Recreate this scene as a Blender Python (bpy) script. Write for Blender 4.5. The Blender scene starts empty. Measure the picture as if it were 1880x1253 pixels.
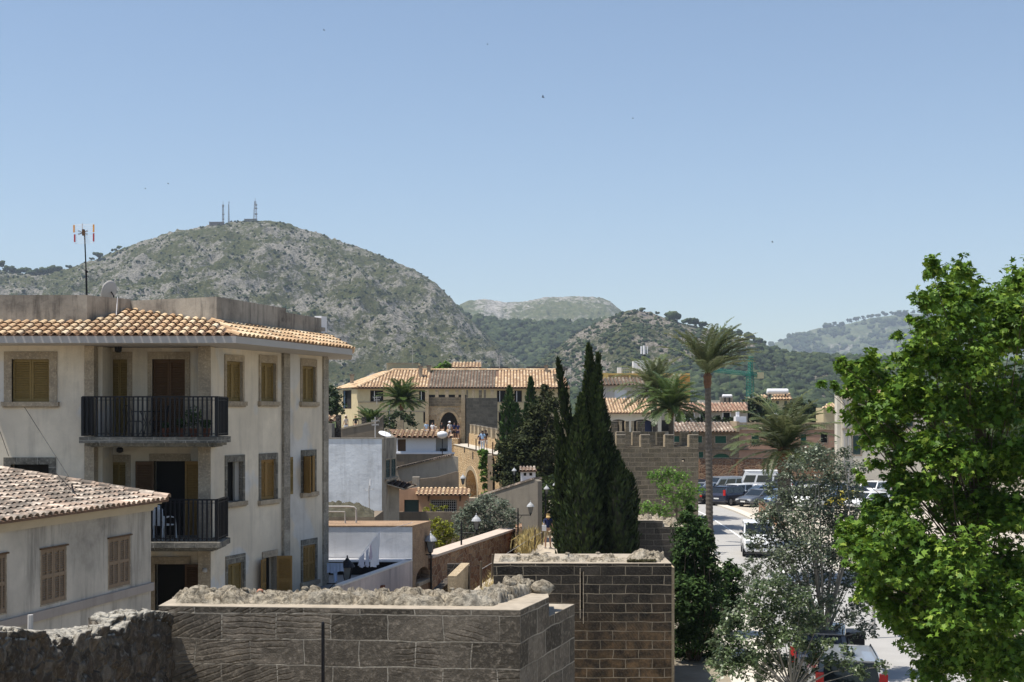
import bpy, math, random, time
import numpy as np
from mathutils import Vector, Matrix, noise
from mathutils.geometry import tessellate_polygon
random.seed(7); RNG = np.random.default_rng(7)
C = bpy.context.scene.collection
SC = bpy.context.scene
# ---------------------------------------------------------------- camera, world, sun, exposure
F, CX, HY, EYE = 2400.0, 940.0, 760.0, 7.9
cam_d = bpy.data.cameras.new('camera'); cam = bpy.data.objects.new('camera', cam_d); C.objects.link(cam)
cam_d.sensor_width = 36; cam_d.lens = 36 * F / 1880; cam_d.shift_y = (HY - 626.5) / 1880
cam_d.clip_start = .5; cam_d.clip_end = 20000
cam.location = (0, 0, EYE); cam.rotation_euler = (math.pi / 2, 0, 0); SC.camera = cam
SUN = Vector((-.37, -.10, 1)).normalized()
sun_d = bpy.data.lights.new('sun', 'SUN'); sun = bpy.data.objects.new('sun', sun_d); C.objects.link(sun)
sun_d.energy = 4.9; sun_d.angle = math.radians(.5); sun_d.color = (1, .94, .84)
sun.rotation_euler = (-SUN).to_track_quat('-Z', 'Y').to_euler(); sun.location = (-30, -20, 80)
W = bpy.data.worlds.new('World'); SC.world = W; W.use_nodes = True
_n = W.node_tree.nodes; _n.clear()
sky = _n.new('ShaderNodeTexSky'); sky.sky_type = 'NISHITA'; sky.sun_disc = False
sky.sun_elevation = math.asin(SUN.z); sky.sun_rotation = math.atan2(SUN.x, SUN.y)
sky.altitude = 0; sky.air_density = 1.0; sky.dust_density = .35; sky.ozone_density = 1.5
_b = _n.new('ShaderNodeBackground'); _b.inputs[1].default_value = .10
_o = _n.new('ShaderNodeOutputWorld')
W.node_tree.links.new(sky.outputs[0], _b.inputs[0]); W.node_tree.links.new(_b.outputs[0], _o.inputs[0])
vs = SC.view_settings; vs.view_transform = 'Standard'; vs.look = 'None'; vs.gamma = 1; vs.exposure = 0.5
SC.render.engine = 'CYCLES'
cy = SC.cycles; cy.use_denoising = True; cy.max_bounces = 6; cy.diffuse_bounces = 3; cy.glossy_bounces = 2
cy.transmission_bounces = 4; cy.volume_bounces = 0; cy.transparent_max_bounces = 6
cy.caustics_reflective = False; cy.caustics_refractive = False
# ---------------------------------------------------------------- helpers
def P(px, py, Y): return Vector(((px - CX) / F * Y, Y, EYE - (py - HY) / F * Y))
def PX(px, Y): return (px - CX) / F * Y
def PZ(py, Y): return EYE - (py - HY) / F * Y
WORLD = {}                                     # world position of every parent
def thing(name, label, cat, loc=(0, 0, 0), group=None, kind=None):
    o = bpy.data.objects.new(name, None); C.objects.link(o); o.location = loc
    o.empty_display_size = .2
    WORLD[o.name] = Vector(loc); return tag(o, label, cat, group, kind)
def tag(o, label=None, cat=None, group=None, kind=None):
    if label: o['label'] = label
    if cat: o['category'] = cat
    if group: o['group'] = group
    if kind: o['kind'] = kind
    return o
def link_mesh(me, name, mat, parent=None, base=False):
    o = bpy.data.objects.new(name, me); C.objects.link(o)
    if mat: me.materials.append(mat)
    WORLD[o.name] = Vector((0, 0, 0))
    if parent:
        o.parent = parent; o.matrix_parent_inverse = Matrix.Translation(-WORLD[parent.name])
    elif base and len(me.vertices):
        a = np.empty(len(me.vertices) * 3, 'f'); me.vertices.foreach_get('co', a); a = a.reshape(-1, 3)
        c = Vector(((a[:, 0].min() + a[:, 0].max()) / 2, (a[:, 1].min() + a[:, 1].max()) / 2, a[:, 2].min()))
        a -= np.array(c, 'f'); me.vertices.foreach_set('co', a.ravel()); o.location = c; WORLD[o.name] = c
        me.update()
    return o
def auto_uv(me):
    nl = len(me.loops); npoly = len(me.polygons)
    if not nl: return
    co = np.empty(len(me.vertices) * 3, 'f'); me.vertices.foreach_get('co', co); co = co.reshape(-1, 3)
    nr = np.empty(npoly * 3, 'f'); me.polygons.foreach_get('normal', nr); nr = nr.reshape(-1, 3)
    tot = np.empty(npoly, 'i'); me.polygons.foreach_get('loop_total', tot)
    vi = np.empty(nl, 'i'); me.loops.foreach_get('vertex_index', vi)
    t = np.stack([-nr[:, 1], nr[:, 0], np.zeros(npoly)], 1); L = np.linalg.norm(t, axis=1)
    flat = L < .05; t[flat] = (1, 0, 0); L[flat] = 1; t /= L[:, None]
    b = np.cross(nr, t)
    T = np.repeat(t, tot, 0); B = np.repeat(b, tot, 0); p = co[vi]
    uv = np.stack([(p * T).sum(1), (p * B).sum(1)], 1).astype('f')
    l = me.uv_layers.new(name='UVMap'); l.data.foreach_set('uv', uv.ravel())
class MB:
    def __init__(s): s.v = []; s.f = []; s.t = []
    def add(s, vs, fs, t=0.5):
        o = len(s.v); s.v += [tuple(v) for v in vs]
        for f in fs: s.f.append([i + o for i in f]); s.t.append(t)
        return s
    def obox(s, c, ax, ay, az, t=.5):
        c = Vector(c); ax, ay, az = Vector(ax), Vector(ay), Vector(az); q = []
        for k in (-1, 1):
            for j in (-1, 1):
                for i in (-1, 1): q.append(c + ax * i + ay * j + az * k)
        fs = [(0, 2, 3, 1), (4, 5, 7, 6), (0, 1, 5, 4), (2, 6, 7, 3), (0, 4, 6, 2), (1, 3, 7, 5)]
        if ax.cross(ay).dot(az) < 0: fs = [f[::-1] for f in fs]
        return s.add(q, fs, t)
    def box(s, x0, x1, y0, y1, z0, z1, t=.5):
        return s.obox(((x0 + x1) / 2, (y0 + y1) / 2, (z0 + z1) / 2), ((x1 - x0) / 2, 0, 0), (0, (y1 - y0) / 2, 0), (0, 0, (z1 - z0) / 2), t)
    def prism(s, poly, ext, t=.5):
        poly = [Vector(p) for p in poly]; ext = Vector(ext); n = len(poly)
        tri = tessellate_polygon([poly]); nn = Vector((0, 0, 0))
        for i in range(n): nn += poly[i].cross(poly[(i + 1) % n])
        flip = nn.dot(ext) > 0
        fs = [tuple(range(n))[::-1] if flip else tuple(range(n)), tuple(range(n, 2 * n)) if flip else tuple(range(2 * n - 1, n - 1, -1))]
        if n > 4:
            fs = []
            for a in tri:
                x, y, z = a; d = (poly[y] - poly[x]).cross(poly[z] - poly[x]).dot(ext) > 0
                fs.append((x, z, y) if d else (x, y, z)); fs.append((x + n, y + n, z + n) if d else (x + n, z + n, y + n))
        for i in range(n):
            j = (i + 1) % n; fs.append((i, j, j + n, i + n) if flip else (j, i, i + n, j + n))
        return s.add([*poly, *[p + ext for p in poly]], fs, t)
    def tube(s, pts, rad, n=8, cap=True, t=.5):
        pts = [Vector(p) for p in pts]
        if not isinstance(rad, (list, tuple)): rad = [rad] * len(pts)
        up = Vector((0, 0, 1)); vs = []; fs = []; u = None
        for i, p in enumerate(pts):
            d = (pts[min(i + 1, len(pts) - 1)] - pts[max(i - 1, 0)]).normalized()
            if u is None: u = d.orthogonal().normalized()
            u = (u - d * u.dot(d)).normalized(); w = d.cross(u)
            for k in range(n):
                a = 2 * math.pi * k / n; vs.append(p + (u * math.cos(a) + w * math.sin(a)) * rad[i])
        for i in range(len(pts) - 1):
            for k in range(n):
                a = i * n + k; b = i * n + (k + 1) % n; fs.append((a, b, b + n, a + n))
        if cap: fs.append(tuple(range(n))[::-1]); fs.append(tuple(range((len(pts) - 1) * n, len(pts) * n)))
        return s.add(vs, fs, t)
    def lathe(s, c, prof, n=12, t=.5, ang=0, half=False):
        c = Vector(c); vs = []; fs = []
        for r, z in prof:
            for k in range(n):
                a = 2 * math.pi * k / n + ang; vs.append(c + Vector((r * math.cos(a), r * math.sin(a), z)))
        m = len(prof)
        for i in range(m - 1):
            for k in range(n):
                a = i * n + k; b = i * n + (k + 1) % n; fs.append((a, b, b + n, a + n))
        fs.append(tuple(range(n))[::-1]); fs.append(tuple(range((m - 1) * n, m * n)))
        return s.add(vs, fs, t)
    def mesh(s, name, smooth=False, uv=True):
        me = bpy.data.meshes.new(name); me.from_pydata(s.v, [], s.f); me.update()
        if uv: auto_uv(me)
        a = me.attributes.new('tint', 'FLOAT', 'FACE'); a.data.foreach_set('value', s.t)
        if smooth: me.polygons.foreach_set('use_smooth', [True] * len(me.polygons))
        return me
    def build(s, name, mat, parent=None, smooth=False, label=None, cat=None, group=None, kind=None):
        o = link_mesh(s.mesh(name, smooth), name, mat, parent, base=(kind != 'structure'))
        return tag(o, label, cat, group, kind)
def raw_mesh(name, V, faces_k, loops, tint=None, smooth=False):
    """fast mesh: V (n,3); loops flat vertex ids; faces_k = vertices per face (int)"""
    me = bpy.data.meshes.new(name); me.vertices.add(len(V)); me.vertices.foreach_set('co', np.asarray(V, 'f').ravel())
    nl = len(loops); nf = nl // faces_k
    me.loops.add(nl); me.loops.foreach_set('vertex_index', np.asarray(loops, 'i'))
    me.polygons.add(nf); me.polygons.foreach_set('loop_start', np.arange(nf, dtype='i') * faces_k)
    me.polygons.foreach_set('loop_total', np.full(nf, faces_k, 'i'))
    me.update(calc_edges=True)
    if tint is not None:
        a = me.attributes.new('tint', 'FLOAT', 'FACE'); a.data.foreach_set('value', np.asarray(tint, 'f'))
    if smooth: me.polygons.foreach_set('use_smooth', np.ones(nf, bool))
    return me
class Wall:
    """a vertical wall plane running in plan from A to B (seen left to right)"""
    def __init__(s, pa, ya, pb, yb):
        s.A = Vector((PX(pa, ya), ya, 0)); s.B = Vector((PX(pb, yb), yb, 0)); d = s.B - s.A; s.L = d.length; s.d = d / s.L
        s.n = Vector((s.d.y, -s.d.x, 0))
        if s.n.dot(-s.A) < 0: s.n = -s.n
    def u(s, px, off=0):
        r = (px - CX) / F; A = s.A + s.n * off; t = (A.x * s.d.y - A.y * s.d.x) / (r * s.d.y - s.d.x)
        return (Vector((r * t, t, 0)) - A).dot(s.d), t
    def uz(s, px, py, off=0):
        u, t = s.u(px, off); return u, EYE - (py - HY) / F * t
    def pt(s, u, z, off=0): p = s.A + s.d * u + s.n * off; return Vector((p.x, p.y, z))
    def rect(s, x0, x1, yt, yb):
        u0, t = s.u(x0); u1, _ = s.u(x1); return (u0, u1, EYE - (yb - HY) / F * t, EYE - (yt - HY) / F * t)
    def box(s, mb, u0, u1, z0, z1, o0, o1, t=.5):
        c = s.pt((u0 + u1) / 2, (z0 + z1) / 2, (o0 + o1) / 2)
        return mb.obox(c, s.d * (u1 - u0) / 2, s.n * abs(o1 - o0) / 2, Vector((0, 0, (z1 - z0) / 2)), t)
    def panel(s, mb, outline, holes=(), thick=.3, front=0.0, t=.5):
        loops = [outline] + [h for h in holes]; pl = [[Vector((u, z, 0)) for u, z in l] for l in loops]
        flat = [p for l in pl for p in l]; tri = tessellate_polygon(pl)
        vf = [s.pt(p.x, p.y, front) for p in flat]; vb = [s.pt(p.x, p.y, front - thick) for p in flat]; n = len(flat); fs = []
        for a, b, c in tri:
            cr = (vf[b] - vf[a]).cross(vf[c] - vf[a])
            if cr.length < 1e-9: continue
            if cr.dot(s.n) < 0: b, c = c, b
            fs.append((a, b, c)); fs.append((a + n, c + n, b + n))
        o = 0
        for k, l in enumerate(pl):
            m = len(l); area = sum(l[i].x * l[(i + 1) % m].y - l[(i + 1) % m].x * l[i].y for i in range(m))
            cc = (area > 0) == (k == 0)
            rh = s.d.cross(Vector((0, 0, 1))).dot(s.n) > 0
            for i in range(m):
                a, b = o + i, o + (i + 1) % m
                q = (a, a + n, b + n, b)
                fs.append(q if (cc == rh) else q[::-1])
            o += m
        return mb.add(vf + vb, fs, t)
def R(u0, u1, z0, z1): return [(u0, z0), (u1, z0), (u1, z1), (u0, z1)]
def arch(u0, u1, z0, zs, za, n=10, pointed=False):
    """opening outline: jambs up to zs, arch to za"""
    c = (u0 + u1) / 2; pts = [(u0, z0), (u1, z0), (u1, zs)]
    for i in range(1, n):
        a = i / n
        if pointed:
            q = a * 2 if a <= .5 else (1 - a) * 2
            x = (u1 - u0) / 2 * (1 - q ** 1.55); sgn = 1 if a <= .5 else -1
            pts.append((c + sgn * x, zs + (za - zs) * math.sin(q * math.pi / 2) ** .95))
        else:
            pts.append((c + (u1 - u0) / 2 * math.cos(a * math.pi), zs + (za - zs) * math.sin(a * math.pi)))
    pts.append((u0, zs)); return pts
ORD = ['first', 'second', 'third', 'fourth', 'fifth', 'sixth', 'seventh', 'eighth', 'ninth', 'tenth', 'eleventh', 'twelfth', 'thirteenth', 'fourteenth', 'fifteenth']
# ---- copies
def copy_thing(root, loc, rotz=0, label=None, scale=1, **kw):
    r = root.copy(); C.objects.link(r); r.location = loc; r.rotation_euler = (0, 0, rotz); r.scale = (scale,) * 3
    WORLD[r.name] = Vector(loc)
    if label: r['label'] = label
    for k in kw: r[k] = kw[k]
    def rec(a, b):
        for ch in KIDS.get(a.name, list(a.children)):
            c = ch.copy(); C.objects.link(c); c.parent = b; rec(ch, c)
    rec(root, r); return r
KIDS = {}
# ---- materials
class NT:
    def __init__(s, name):
        s.m = bpy.data.materials.new(name); s.m.use_nodes = True; s.t = s.m.node_tree; s.t.nodes.clear()
        s.o = s.n('ShaderNodeOutputMaterial'); s.p = s.n('ShaderNodeBsdfPrincipled'); s.l(s.p.outputs[0], s.o.inputs[0])
        s.tc = s.n('ShaderNodeTexCoord')
    def n(s, typ, **kw):
        x = s.t.nodes.new(typ)
        for k, v in kw.items(): setattr(x, k, v)
        return x
    def l(s, a, b): s.t.links.new(a, b)
    def set(s, inp, v):
        if hasattr(v, 'is_output') or hasattr(v, 'links'): s.l(v, inp)
        else:
            if isinstance(v, (tuple, list)) and len(v) == 3 and inp.type == 'RGBA': v = (*v, 1)
            inp.default_value = v
    def coord(s, kind='Object', scale=(1, 1, 1), loc=(0, 0, 0)):
        mp = s.n('ShaderNodeMapping'); s.l(s.tc.outputs[kind], mp.inputs[0]); mp.inputs['Scale'].default_value = scale; mp.inputs['Location'].default_value = loc
        return mp.outputs[0]
    def noise(s, vec, scale, detail=5, rough=.6, dist=0):
        x = s.n('ShaderNodeTexNoise'); s.l(vec, x.inputs['Vector']); x.inputs['Scale'].default_value = scale
        x.inputs['Detail'].default_value = detail; x.inputs['Roughness'].default_value = rough; x.inputs['Distortion'].default_value = dist
        return x.outputs['Fac']
    def vor(s, vec, scale, feat='F1', out='Distance', rnd=1):
        x = s.n('ShaderNodeTexVoronoi', feature=feat); s.l(vec, x.inputs['Vector']); x.inputs['Scale'].default_value = scale
        x.inputs['Randomness'].default_value = rnd
        return x.outputs[out]
    def ramp(s, fac, stops):
        x = s.n('ShaderNodeValToRGB'); s.l(fac, x.inputs[0]); e = x.color_ramp.elements
        while len(e) < len(stops): e.new(.5)
        for q, (p, c) in zip(e, stops):
            q.position = p; q.color = (*c, 1) if isinstance(c, (tuple, list)) else (c, c, c, 1)
        return x.outputs[0]
    def mix(s, fac, a, b, mode='MIX'):
        x = s.n('ShaderNodeMix', data_type='RGBA', blend_type=mode); s.set(x.inputs[0], fac); s.set(x.inputs[6], a); s.set(x.inputs[7], b)
        return x.outputs[2]
    def math(s, op, a, b=0, clamp=False):
        x = s.n('ShaderNodeMath', operation=op, use_clamp=clamp); s.set(x.inputs[0], a); s.set(x.inputs[1], b); return x.outputs[0]
    def attr(s, name='tint'):
        x = s.n('ShaderNodeAttribute', attribute_name=name); return x.outputs['Fac']
    def geo(s, out): return s.n('ShaderNodeNewGeometry').outputs[out]
    def sep(s, vec):
        x = s.n('ShaderNodeSeparateXYZ'); s.l(vec, x.inputs[0]); return x.outputs
    def bump(s, h, strength=.5, dist=.02):
        x = s.n('ShaderNodeBump'); x.inputs['Strength'].default_value = strength; x.inputs['Distance'].default_value = dist
        s.l(h, x.inputs['Height']); s.l(x.outputs[0], s.p.inputs['Normal'])
    def done(s, col, rough=.9, metal=0, spec=.3):
        s.set(s.p.inputs['Base Color'], col); s.set(s.p.inputs['Roughness'], rough); s.p.inputs['Metallic'].default_value = metal
        s.p.inputs['Specular IOR Level'].default_value = spec; return s.m
def m_plain(name, col, rough=.6, metal=0, var=.15, scale=6, bump=0, spec=.3):
    t = NT(name); v = t.coord(); f = t.noise(v, scale, 5)
    c = t.mix(f, tuple(x * (1 - var) for x in col), tuple(min(1, x * (1 + var)) for x in col))
    if bump: t.bump(f, bump, .02)
    return t.done(c, rough, metal, spec)
def m_stucco(name, col, stain=(.12, .11, .10), amt=.5, patch=None, scale=1.0, streak=.5, bump=.25):
    t = NT(name); v = t.coord(); vs = t.coord(scale=(1.6, 1.6, .16))
    big = t.noise(v, .35 * scale, 6, .6); mid = t.noise(v, 1.8 * scale, 8, .7); fine = t.noise(v, 22, 4, .6)
    st = t.noise(vs, 1.5 * scale, 6, .7)
    c = t.mix(t.ramp(mid, [(.3, 0), (.7, 1)]), tuple(x * .86 for x in col), tuple(min(1, x * 1.08) for x in col))
    if patch: c = t.mix(t.ramp(t.noise(v, .55, 3, .45), [(.56, 0), (.6, 1)]), c, patch)
    f = t.math('MULTIPLY', t.ramp(big, [(.42, 0), (.68, 1)]), t.ramp(mid, [(.3, .2), (.62, 1)]))
    c = t.mix(t.math('MULTIPLY', f, amt), c, stain)
    c = t.mix(t.math('MULTIPLY', t.ramp(st, [(.5, 0), (.78, 1)]), streak), c, stain)
    c = t.mix(t.math('MULTIPLY', fine, .18), c, tuple(x * .55 for x in col))
    t.bump(t.math('ADD', fine, t.math('MULTIPLY', mid, 3)), bump, .02)
    return t.done(c, .93, spec=.15)
def m_ashlar(name, c1, c2, mortar, bw=.8, bh=.38, ms=.012, patina=(.03, .03, .03), pat=.6, bump=.6, lowtint=None, lowz=0, relief=0, mvis=1.0):
    t = NT(name); uv = t.coord('UV'); ob = t.coord()
    wob = t.n('ShaderNodeVectorMath', operation='MULTIPLY_ADD')
    nz = t.n('ShaderNodeTexNoise'); t.l(ob, nz.inputs['Vector']); nz.inputs['Scale'].default_value = 1.7; nz.inputs['Detail'].default_value = 6
    t.l(nz.outputs['Color'], wob.inputs[0]); wob.inputs[1].default_value = (.13, .075, 0); t.l(uv, wob.inputs[2])
    b = t.n('ShaderNodeTexBrick'); t.l(wob.outputs[0], b.inputs['Vector'])
    b.inputs['Color1'].default_value = (0, 0, 0, 1); b.inputs['Color2'].default_value = (1, 1, 1, 1); b.inputs['Mortar'].default_value = (.5, .5, .5, 1)
    b.inputs['Scale'].default_value = 1; b.inputs['Brick Width'].default_value = bw; b.inputs['Row Height'].default_value = bh
    b.inputs['Mortar Size'].default_value = ms; b.inputs['Mortar Smooth'].default_value = .35; b.inputs['Bias'].default_value = 0
    c = t.mix(b.outputs['Color'], c1, c2)
    big = t.noise(ob, .5, 6, .65); mid = t.noise(ob, 2.6, 8, .72); fine = t.noise(ob, 18, 6, .65)
    if lowtint:
        z = t.sep(t.geo('Position'))[2]; f = t.math('MULTIPLY_ADD', z, -.55); t.t.nodes[-1].inputs[2].default_value = .5 + .55 * lowz
        f2 = t.math('MULTIPLY', t.ramp(f, [(0, 0), (1, 1)]), t.ramp(mid, [(.35, .15), (.6, 1)])); c = t.mix(f2, c, lowtint)
    c = t.mix(t.math('MULTIPLY', t.ramp(mid, [(.38, 1), (.62, 0)]), pat), c, patina)
    c = t.mix(t.math('MULTIPLY', t.ramp(big, [(.45, 0), (.65, 1)]), pat * .7), c, patina)
    c = t.mix(t.math('MULTIPLY', t.ramp(fine, [(.5, 0), (.75, 1)]), .5), c, tuple(min(1, x * 1.9) for x in c2))
    mf = t.math('MULTIPLY', b.outputs['Fac'], t.ramp(t.noise(ob, 1.1, 5, .6), [(.3, .15), (.6, mvis)]))
    c = t.mix(mf, c, mortar)
    h = t.math('MULTIPLY_ADD', b.outputs['Fac'], -1.6); t.t.nodes[-1].inputs[2].default_value = 1
    h = t.math('ADD', h, t.math('MULTIPLY', fine, .8)); h = t.math('ADD', h, t.math('MULTIPLY', mid, 1.2))
    if relief:                                  # eroded diagonal ripples in the sandstone, another direction in every block
        x = t.n('ShaderNodeTexWave', wave_type='RINGS', rings_direction='Z'); sc = t.n('ShaderNodeVectorMath', operation='ADD'); t.l(uv, sc.inputs[0])
        cb = t.n('ShaderNodeVectorMath', operation='SCALE'); t.l(b.outputs['Color'], cb.inputs[0]); cb.inputs['Scale'].default_value = 5
        t.l(cb.outputs[0], sc.inputs[1]); t.l(sc.outputs[0], x.inputs['Vector']); x.inputs['Scale'].default_value = 4.2
        x.inputs['Distortion'].default_value = 2.5; x.inputs['Detail'].default_value = 3; x.inputs['Detail Scale'].default_value = 1.2
        r = t.math('MULTIPLY', t.ramp(x.outputs['Fac'], [(.0, 0), (.35, 1)]), t.ramp(t.noise(ob, .8, 3), [(.45, 0), (.6, relief)]))
        h = t.math('ADD', h, t.math('MULTIPLY', r, 1.5))
    t.bump(h, bump, .03)
    return t.done(c, .95, spec=.12)
def m_rubble(name, cols, mortar, scale=4, stretch=1.7, bump=.8, ms=.06, dark=.4):
    """irregular stones: voronoi cells on the wall's own uv"""
    t = NT(name); uv = t.coord('UV', scale=(1, stretch, 1)); ob = t.coord()
    nz = t.n('ShaderNodeTexNoise'); t.l(ob, nz.inputs['Vector']); nz.inputs['Scale'].default_value = scale * .8
    ad = t.n('ShaderNodeVectorMath', operation='MULTIPLY_ADD'); t.l(nz.outputs['Color'], ad.inputs[0]); ad.inputs[1].default_value = (.35 / scale,) * 3; t.l(uv, ad.inputs[2])
    v1 = t.n('ShaderNodeTexVoronoi', voronoi_dimensions='2D'); t.l(ad.outputs[0], v1.inputs['Vector']); v1.inputs['Scale'].default_value = scale
    v2 = t.n('ShaderNodeTexVoronoi', voronoi_dimensions='2D', feature='DISTANCE_TO_EDGE'); t.l(ad.outputs[0], v2.inputs['Vector']); v2.inputs['Scale'].default_value = scale
    rnd = t.sep(v1.outputs['Color'])[0]; n = len(cols)
    c = t.ramp(rnd, [(i / max(1, n - 1), q) for i, q in enumerate(cols)])
    mid = t.noise(ob, 6, 6, .7); big = t.noise(ob, .6, 4)
    c = t.mix(t.math('MULTIPLY', t.ramp(mid, [(.35, 1), (.65, 0)]), dark), c, tuple(x * .35 for x in cols[0]))
    c = t.mix(t.math('MULTIPLY', t.ramp(big, [(.45, 0), (.7, 1)]), .4), c, tuple(x * .6 for x in cols[-1]))
    e = t.ramp(v2.outputs['Distance'], [(0, 1), (ms, 0)])
    c = t.mix(t.math('MULTIPLY', e, .8), c, mortar)
    t.bump(t.math('ADD', t.ramp(v2.outputs['Distance'], [(0, 0), (.18, 1)]), t.math('MULTIPLY', mid, .7)), bump, .05)
    return t.done(c, .95, spec=.1)
def m_tile(name, stops, lichen=(.10, .09, .075), lam=.45, ns=2.5, cov=0.):
    t = NT(name); v = t.coord(); a = t.attr(); f = t.noise(v, 9, 5)
    c = t.ramp(a, stops)
    c = t.mix(t.math('MULTIPLY', f, .3), c, tuple(min(1, x * 1.3) for x in stops[-1][1]))
    g = t.math('MULTIPLY', t.ramp(t.noise(v, .5, 5, .65), [(.42 - cov, 0), (.62 - cov, 1)]), t.ramp(t.noise(v, ns * 3, 5, .7), [(.4 - cov * .4, 0), (.58 - cov * .4, 1)]))
    c = t.mix(t.math('MULTIPLY', g, lam), c, lichen)
    t.bump(f, .4, .01)
    return t.done(c, .9, spec=.15)
def m_leaf(name, stops, trans=.25, rough=.5, spec=.35, clump=.8, tcol=None):
    t = NT(name); v = t.coord(); a = t.attr(); c = t.ramp(a, stops)
    n = t.noise(v, clump, 3); c = t.mix(t.ramp(n, [(.35, .45), (.62, 0)]), c, tuple(x * .55 for x in stops[0][1]))
    t.done(c, rough, spec=spec)
    tr = t.n('ShaderNodeBsdfTranslucent'); t.l(t.mix(.5, c, tcol or stops[-1][1]), tr.inputs[0])
    mx = t.n('ShaderNodeMixShader'); mx.inputs[0].default_value = trans; t.l(t.p.outputs[0], mx.inputs[1]); t.l(tr.outputs[0], mx.inputs[2]); t.l(mx.outputs[0], t.o.inputs[0])
    return t.m
def m_glass(name, col=(.02, .025, .03), rough=.08):
    t = NT(name); f = t.noise(t.coord(), 1.5, 2); return t.done(t.mix(f, tuple(x * .7 for x in col), tuple(x * 1.3 for x in col)), rough, spec=.6)
# ---------------------------------------------------------------- ground, hills, haze
def m_hill(name, rock, scrub, scrub2, rs=.09, rt=.5, haze=0):
    t = NT(name); v = t.geo('Position'); sp = t.sep(v)
    cv = t.n('ShaderNodeMapping'); t.l(v, cv.inputs[0]); cv.inputs['Scale'].default_value = (1, .55, 1.5); v2 = cv.outputs[0]
    a = t.noise(v2, rs, 9, .8, .8); b = t.noise(v2, rs * .12, 4, .55); c0 = t.noise(v2, rs * 3, 4, .6)
    g = t.mix(t.ramp(t.noise(v2, rs * 1.3, 6, .7), [(.35, 0), (.65, 1)]), scrub, scrub2)
    m = t.math('ADD', a, t.math('MULTIPLY', t.math('SUBTRACT', b, .5), .75))
    rk = t.mix(t.ramp(c0, [(.35, 0), (.65, 1)]), tuple(x * .5 for x in rock), rock)
    c = t.mix(t.ramp(m, [(rt - .03, 0), (rt + .04, 1)]), g, rk)
    c = t.mix(t.ramp(t.noise(v2, rs * 2.1, 6, .75), [(.36, .9), (.5, 0)]), c, tuple(x * .45 for x in scrub))  # dark noise patches paint crevice and crag shade into the colour
    t.bump(t.math('ADD', a, t.math('MULTIPLY', c0, .3)), .9, 4)
    return t.done(c, .95, spec=.05)
def fbm(x, y, s, o=5, seed=0.0):
    return noise.fractal(Vector((x * s, y * s, seed)), .85, 2.1, o)
def hill(name, pts, r0, r1, pxa, pxb, step, nr, mat, amp=14, power=1.25, seed=0., rough=2.2, ridge_amp=.0, gul=130.):
    xs = np.arange(pxa, pxb + step, step); ys = np.interp(xs, [p[0] for p in pts], [p[1] for p in pts])
    n = len(xs); V = []; nb = 10
    for j in range(nr + nb):
        t = j / (nr - 1)
        for i in range(n):
            r = r0 + (r1 - r0) * t; x = (xs[i] - CX) / F * r
            H = (HY - ys[i]) / F * r1 + EYE
            if t <= 1:
                base = H * (t ** power); env = min(1, t * 5) * min(1, (1 - t) * 5 + ridge_amp)
                g = noise.ridged_multi_fractal(Vector((x / gul, r / (gul * 1.6), seed)), .9, 2.1, 4, 1, 2) - 1.1
                z = base + amp * g * env * min(1, H / 60) + rough * fbm(x, r, 1 / 13, 5, seed) * min(1, t * 4) * (.35 + .65 * min(1, (1 - t) * 8))
                # dz so that nothing in front rises over the ridge line
                lim = EYE + (HY - ys[i]) / F * r
                z = min(z, lim + (rough * .5 * fbm(x, r, 1 / 9, 3, seed + 5)))
            else:
                z = H - (t - 1) * (r1 - r0) * .6 + rough * fbm(x, r, 1 / 16, 3, seed)
            V.append((x, r, z if t > 0 else -2))
    m = nr + nb; I = np.arange(m * n).reshape(m, n)
    q = np.stack([I[:-1, :-1], I[:-1, 1:], I[1:, 1:], I[1:, :-1]], -1).reshape(-1)
    me = raw_mesh(name, V, 4, q, smooth=True)
    o = link_mesh(me, name, mat); o['kind'] = 'structure'
    return np.array(V).reshape(m, n, 3)[:nr], xs
HA = [(-120, 515), (0, 497), (60, 503), (120, 495), (180, 474), (240, 450), (320, 425), (400, 411), (470, 404), (520, 408), (580, 426), (640, 448), (700, 469), (760, 495), (800, 520), (830, 550), (850, 576), (885, 608), (920, 640), (960, 668), (1000, 690), (1080, 712), (1200, 730)]
HB = [(780, 590), (830, 566), (860, 552), (890, 549), (930, 555), (960, 554), (1000, 546), (1060, 544), (1100, 546), (1120, 553), (1138, 568), (1160, 590), (1200, 620), (1300, 660)]
HC = [(860, 745), (900, 722), (940, 700), (970, 684), (1000, 655), (1060, 611), (1100, 590), (1140, 574), (1165, 568), (1200, 577), (1240, 590), (1280, 600), (1330, 612), (1370, 622), (1400, 630), (1420, 640), (1450, 652), (1500, 656), (1560, 659), (1620, 661), (1950, 670)]
HF = [(800, 560), (850, 572), (885, 588), (920, 592), (960, 594), (1000, 596), (1060, 593), (1100, 591), (1150, 600), (1250, 640)]
HD = [(1340, 660), (1400, 640), (1440, 622), (1480, 610), (1500, 603), (1520, 601), (1560, 594), (1600, 584), (1640, 579), (1680, 576), (1750, 580), (1960, 570)]
gA, xA = hill('hill', HA, 850, 1800, -110, 1200, 2.2, 300, m_hill('hill_limestone', (.34, .32, .285), (.05, .066, .027), (.11, .108, .05), .17, .52), amp=30, seed=1.3, rough=6.5)
gB, xB = hill('hill', HB, 2300, 3400, 780, 1300, 2.5, 120, m_hill('hill_far_rock', (.40, .38, .35), (.07, .09, .04), (.12, .12, .06), .05, .53), amp=26, seed=4.1, rough=5)
gC, xC = hill('hill', HC, 800, 1400, 860, 1950, 2.2, 240, m_hill('hill_scrub_rock', (.34, .30, .26), (.05, .065, .028), (.10, .10, .045), .2, .525), amp=14, seed=7.7, rough=3.6)
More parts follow.
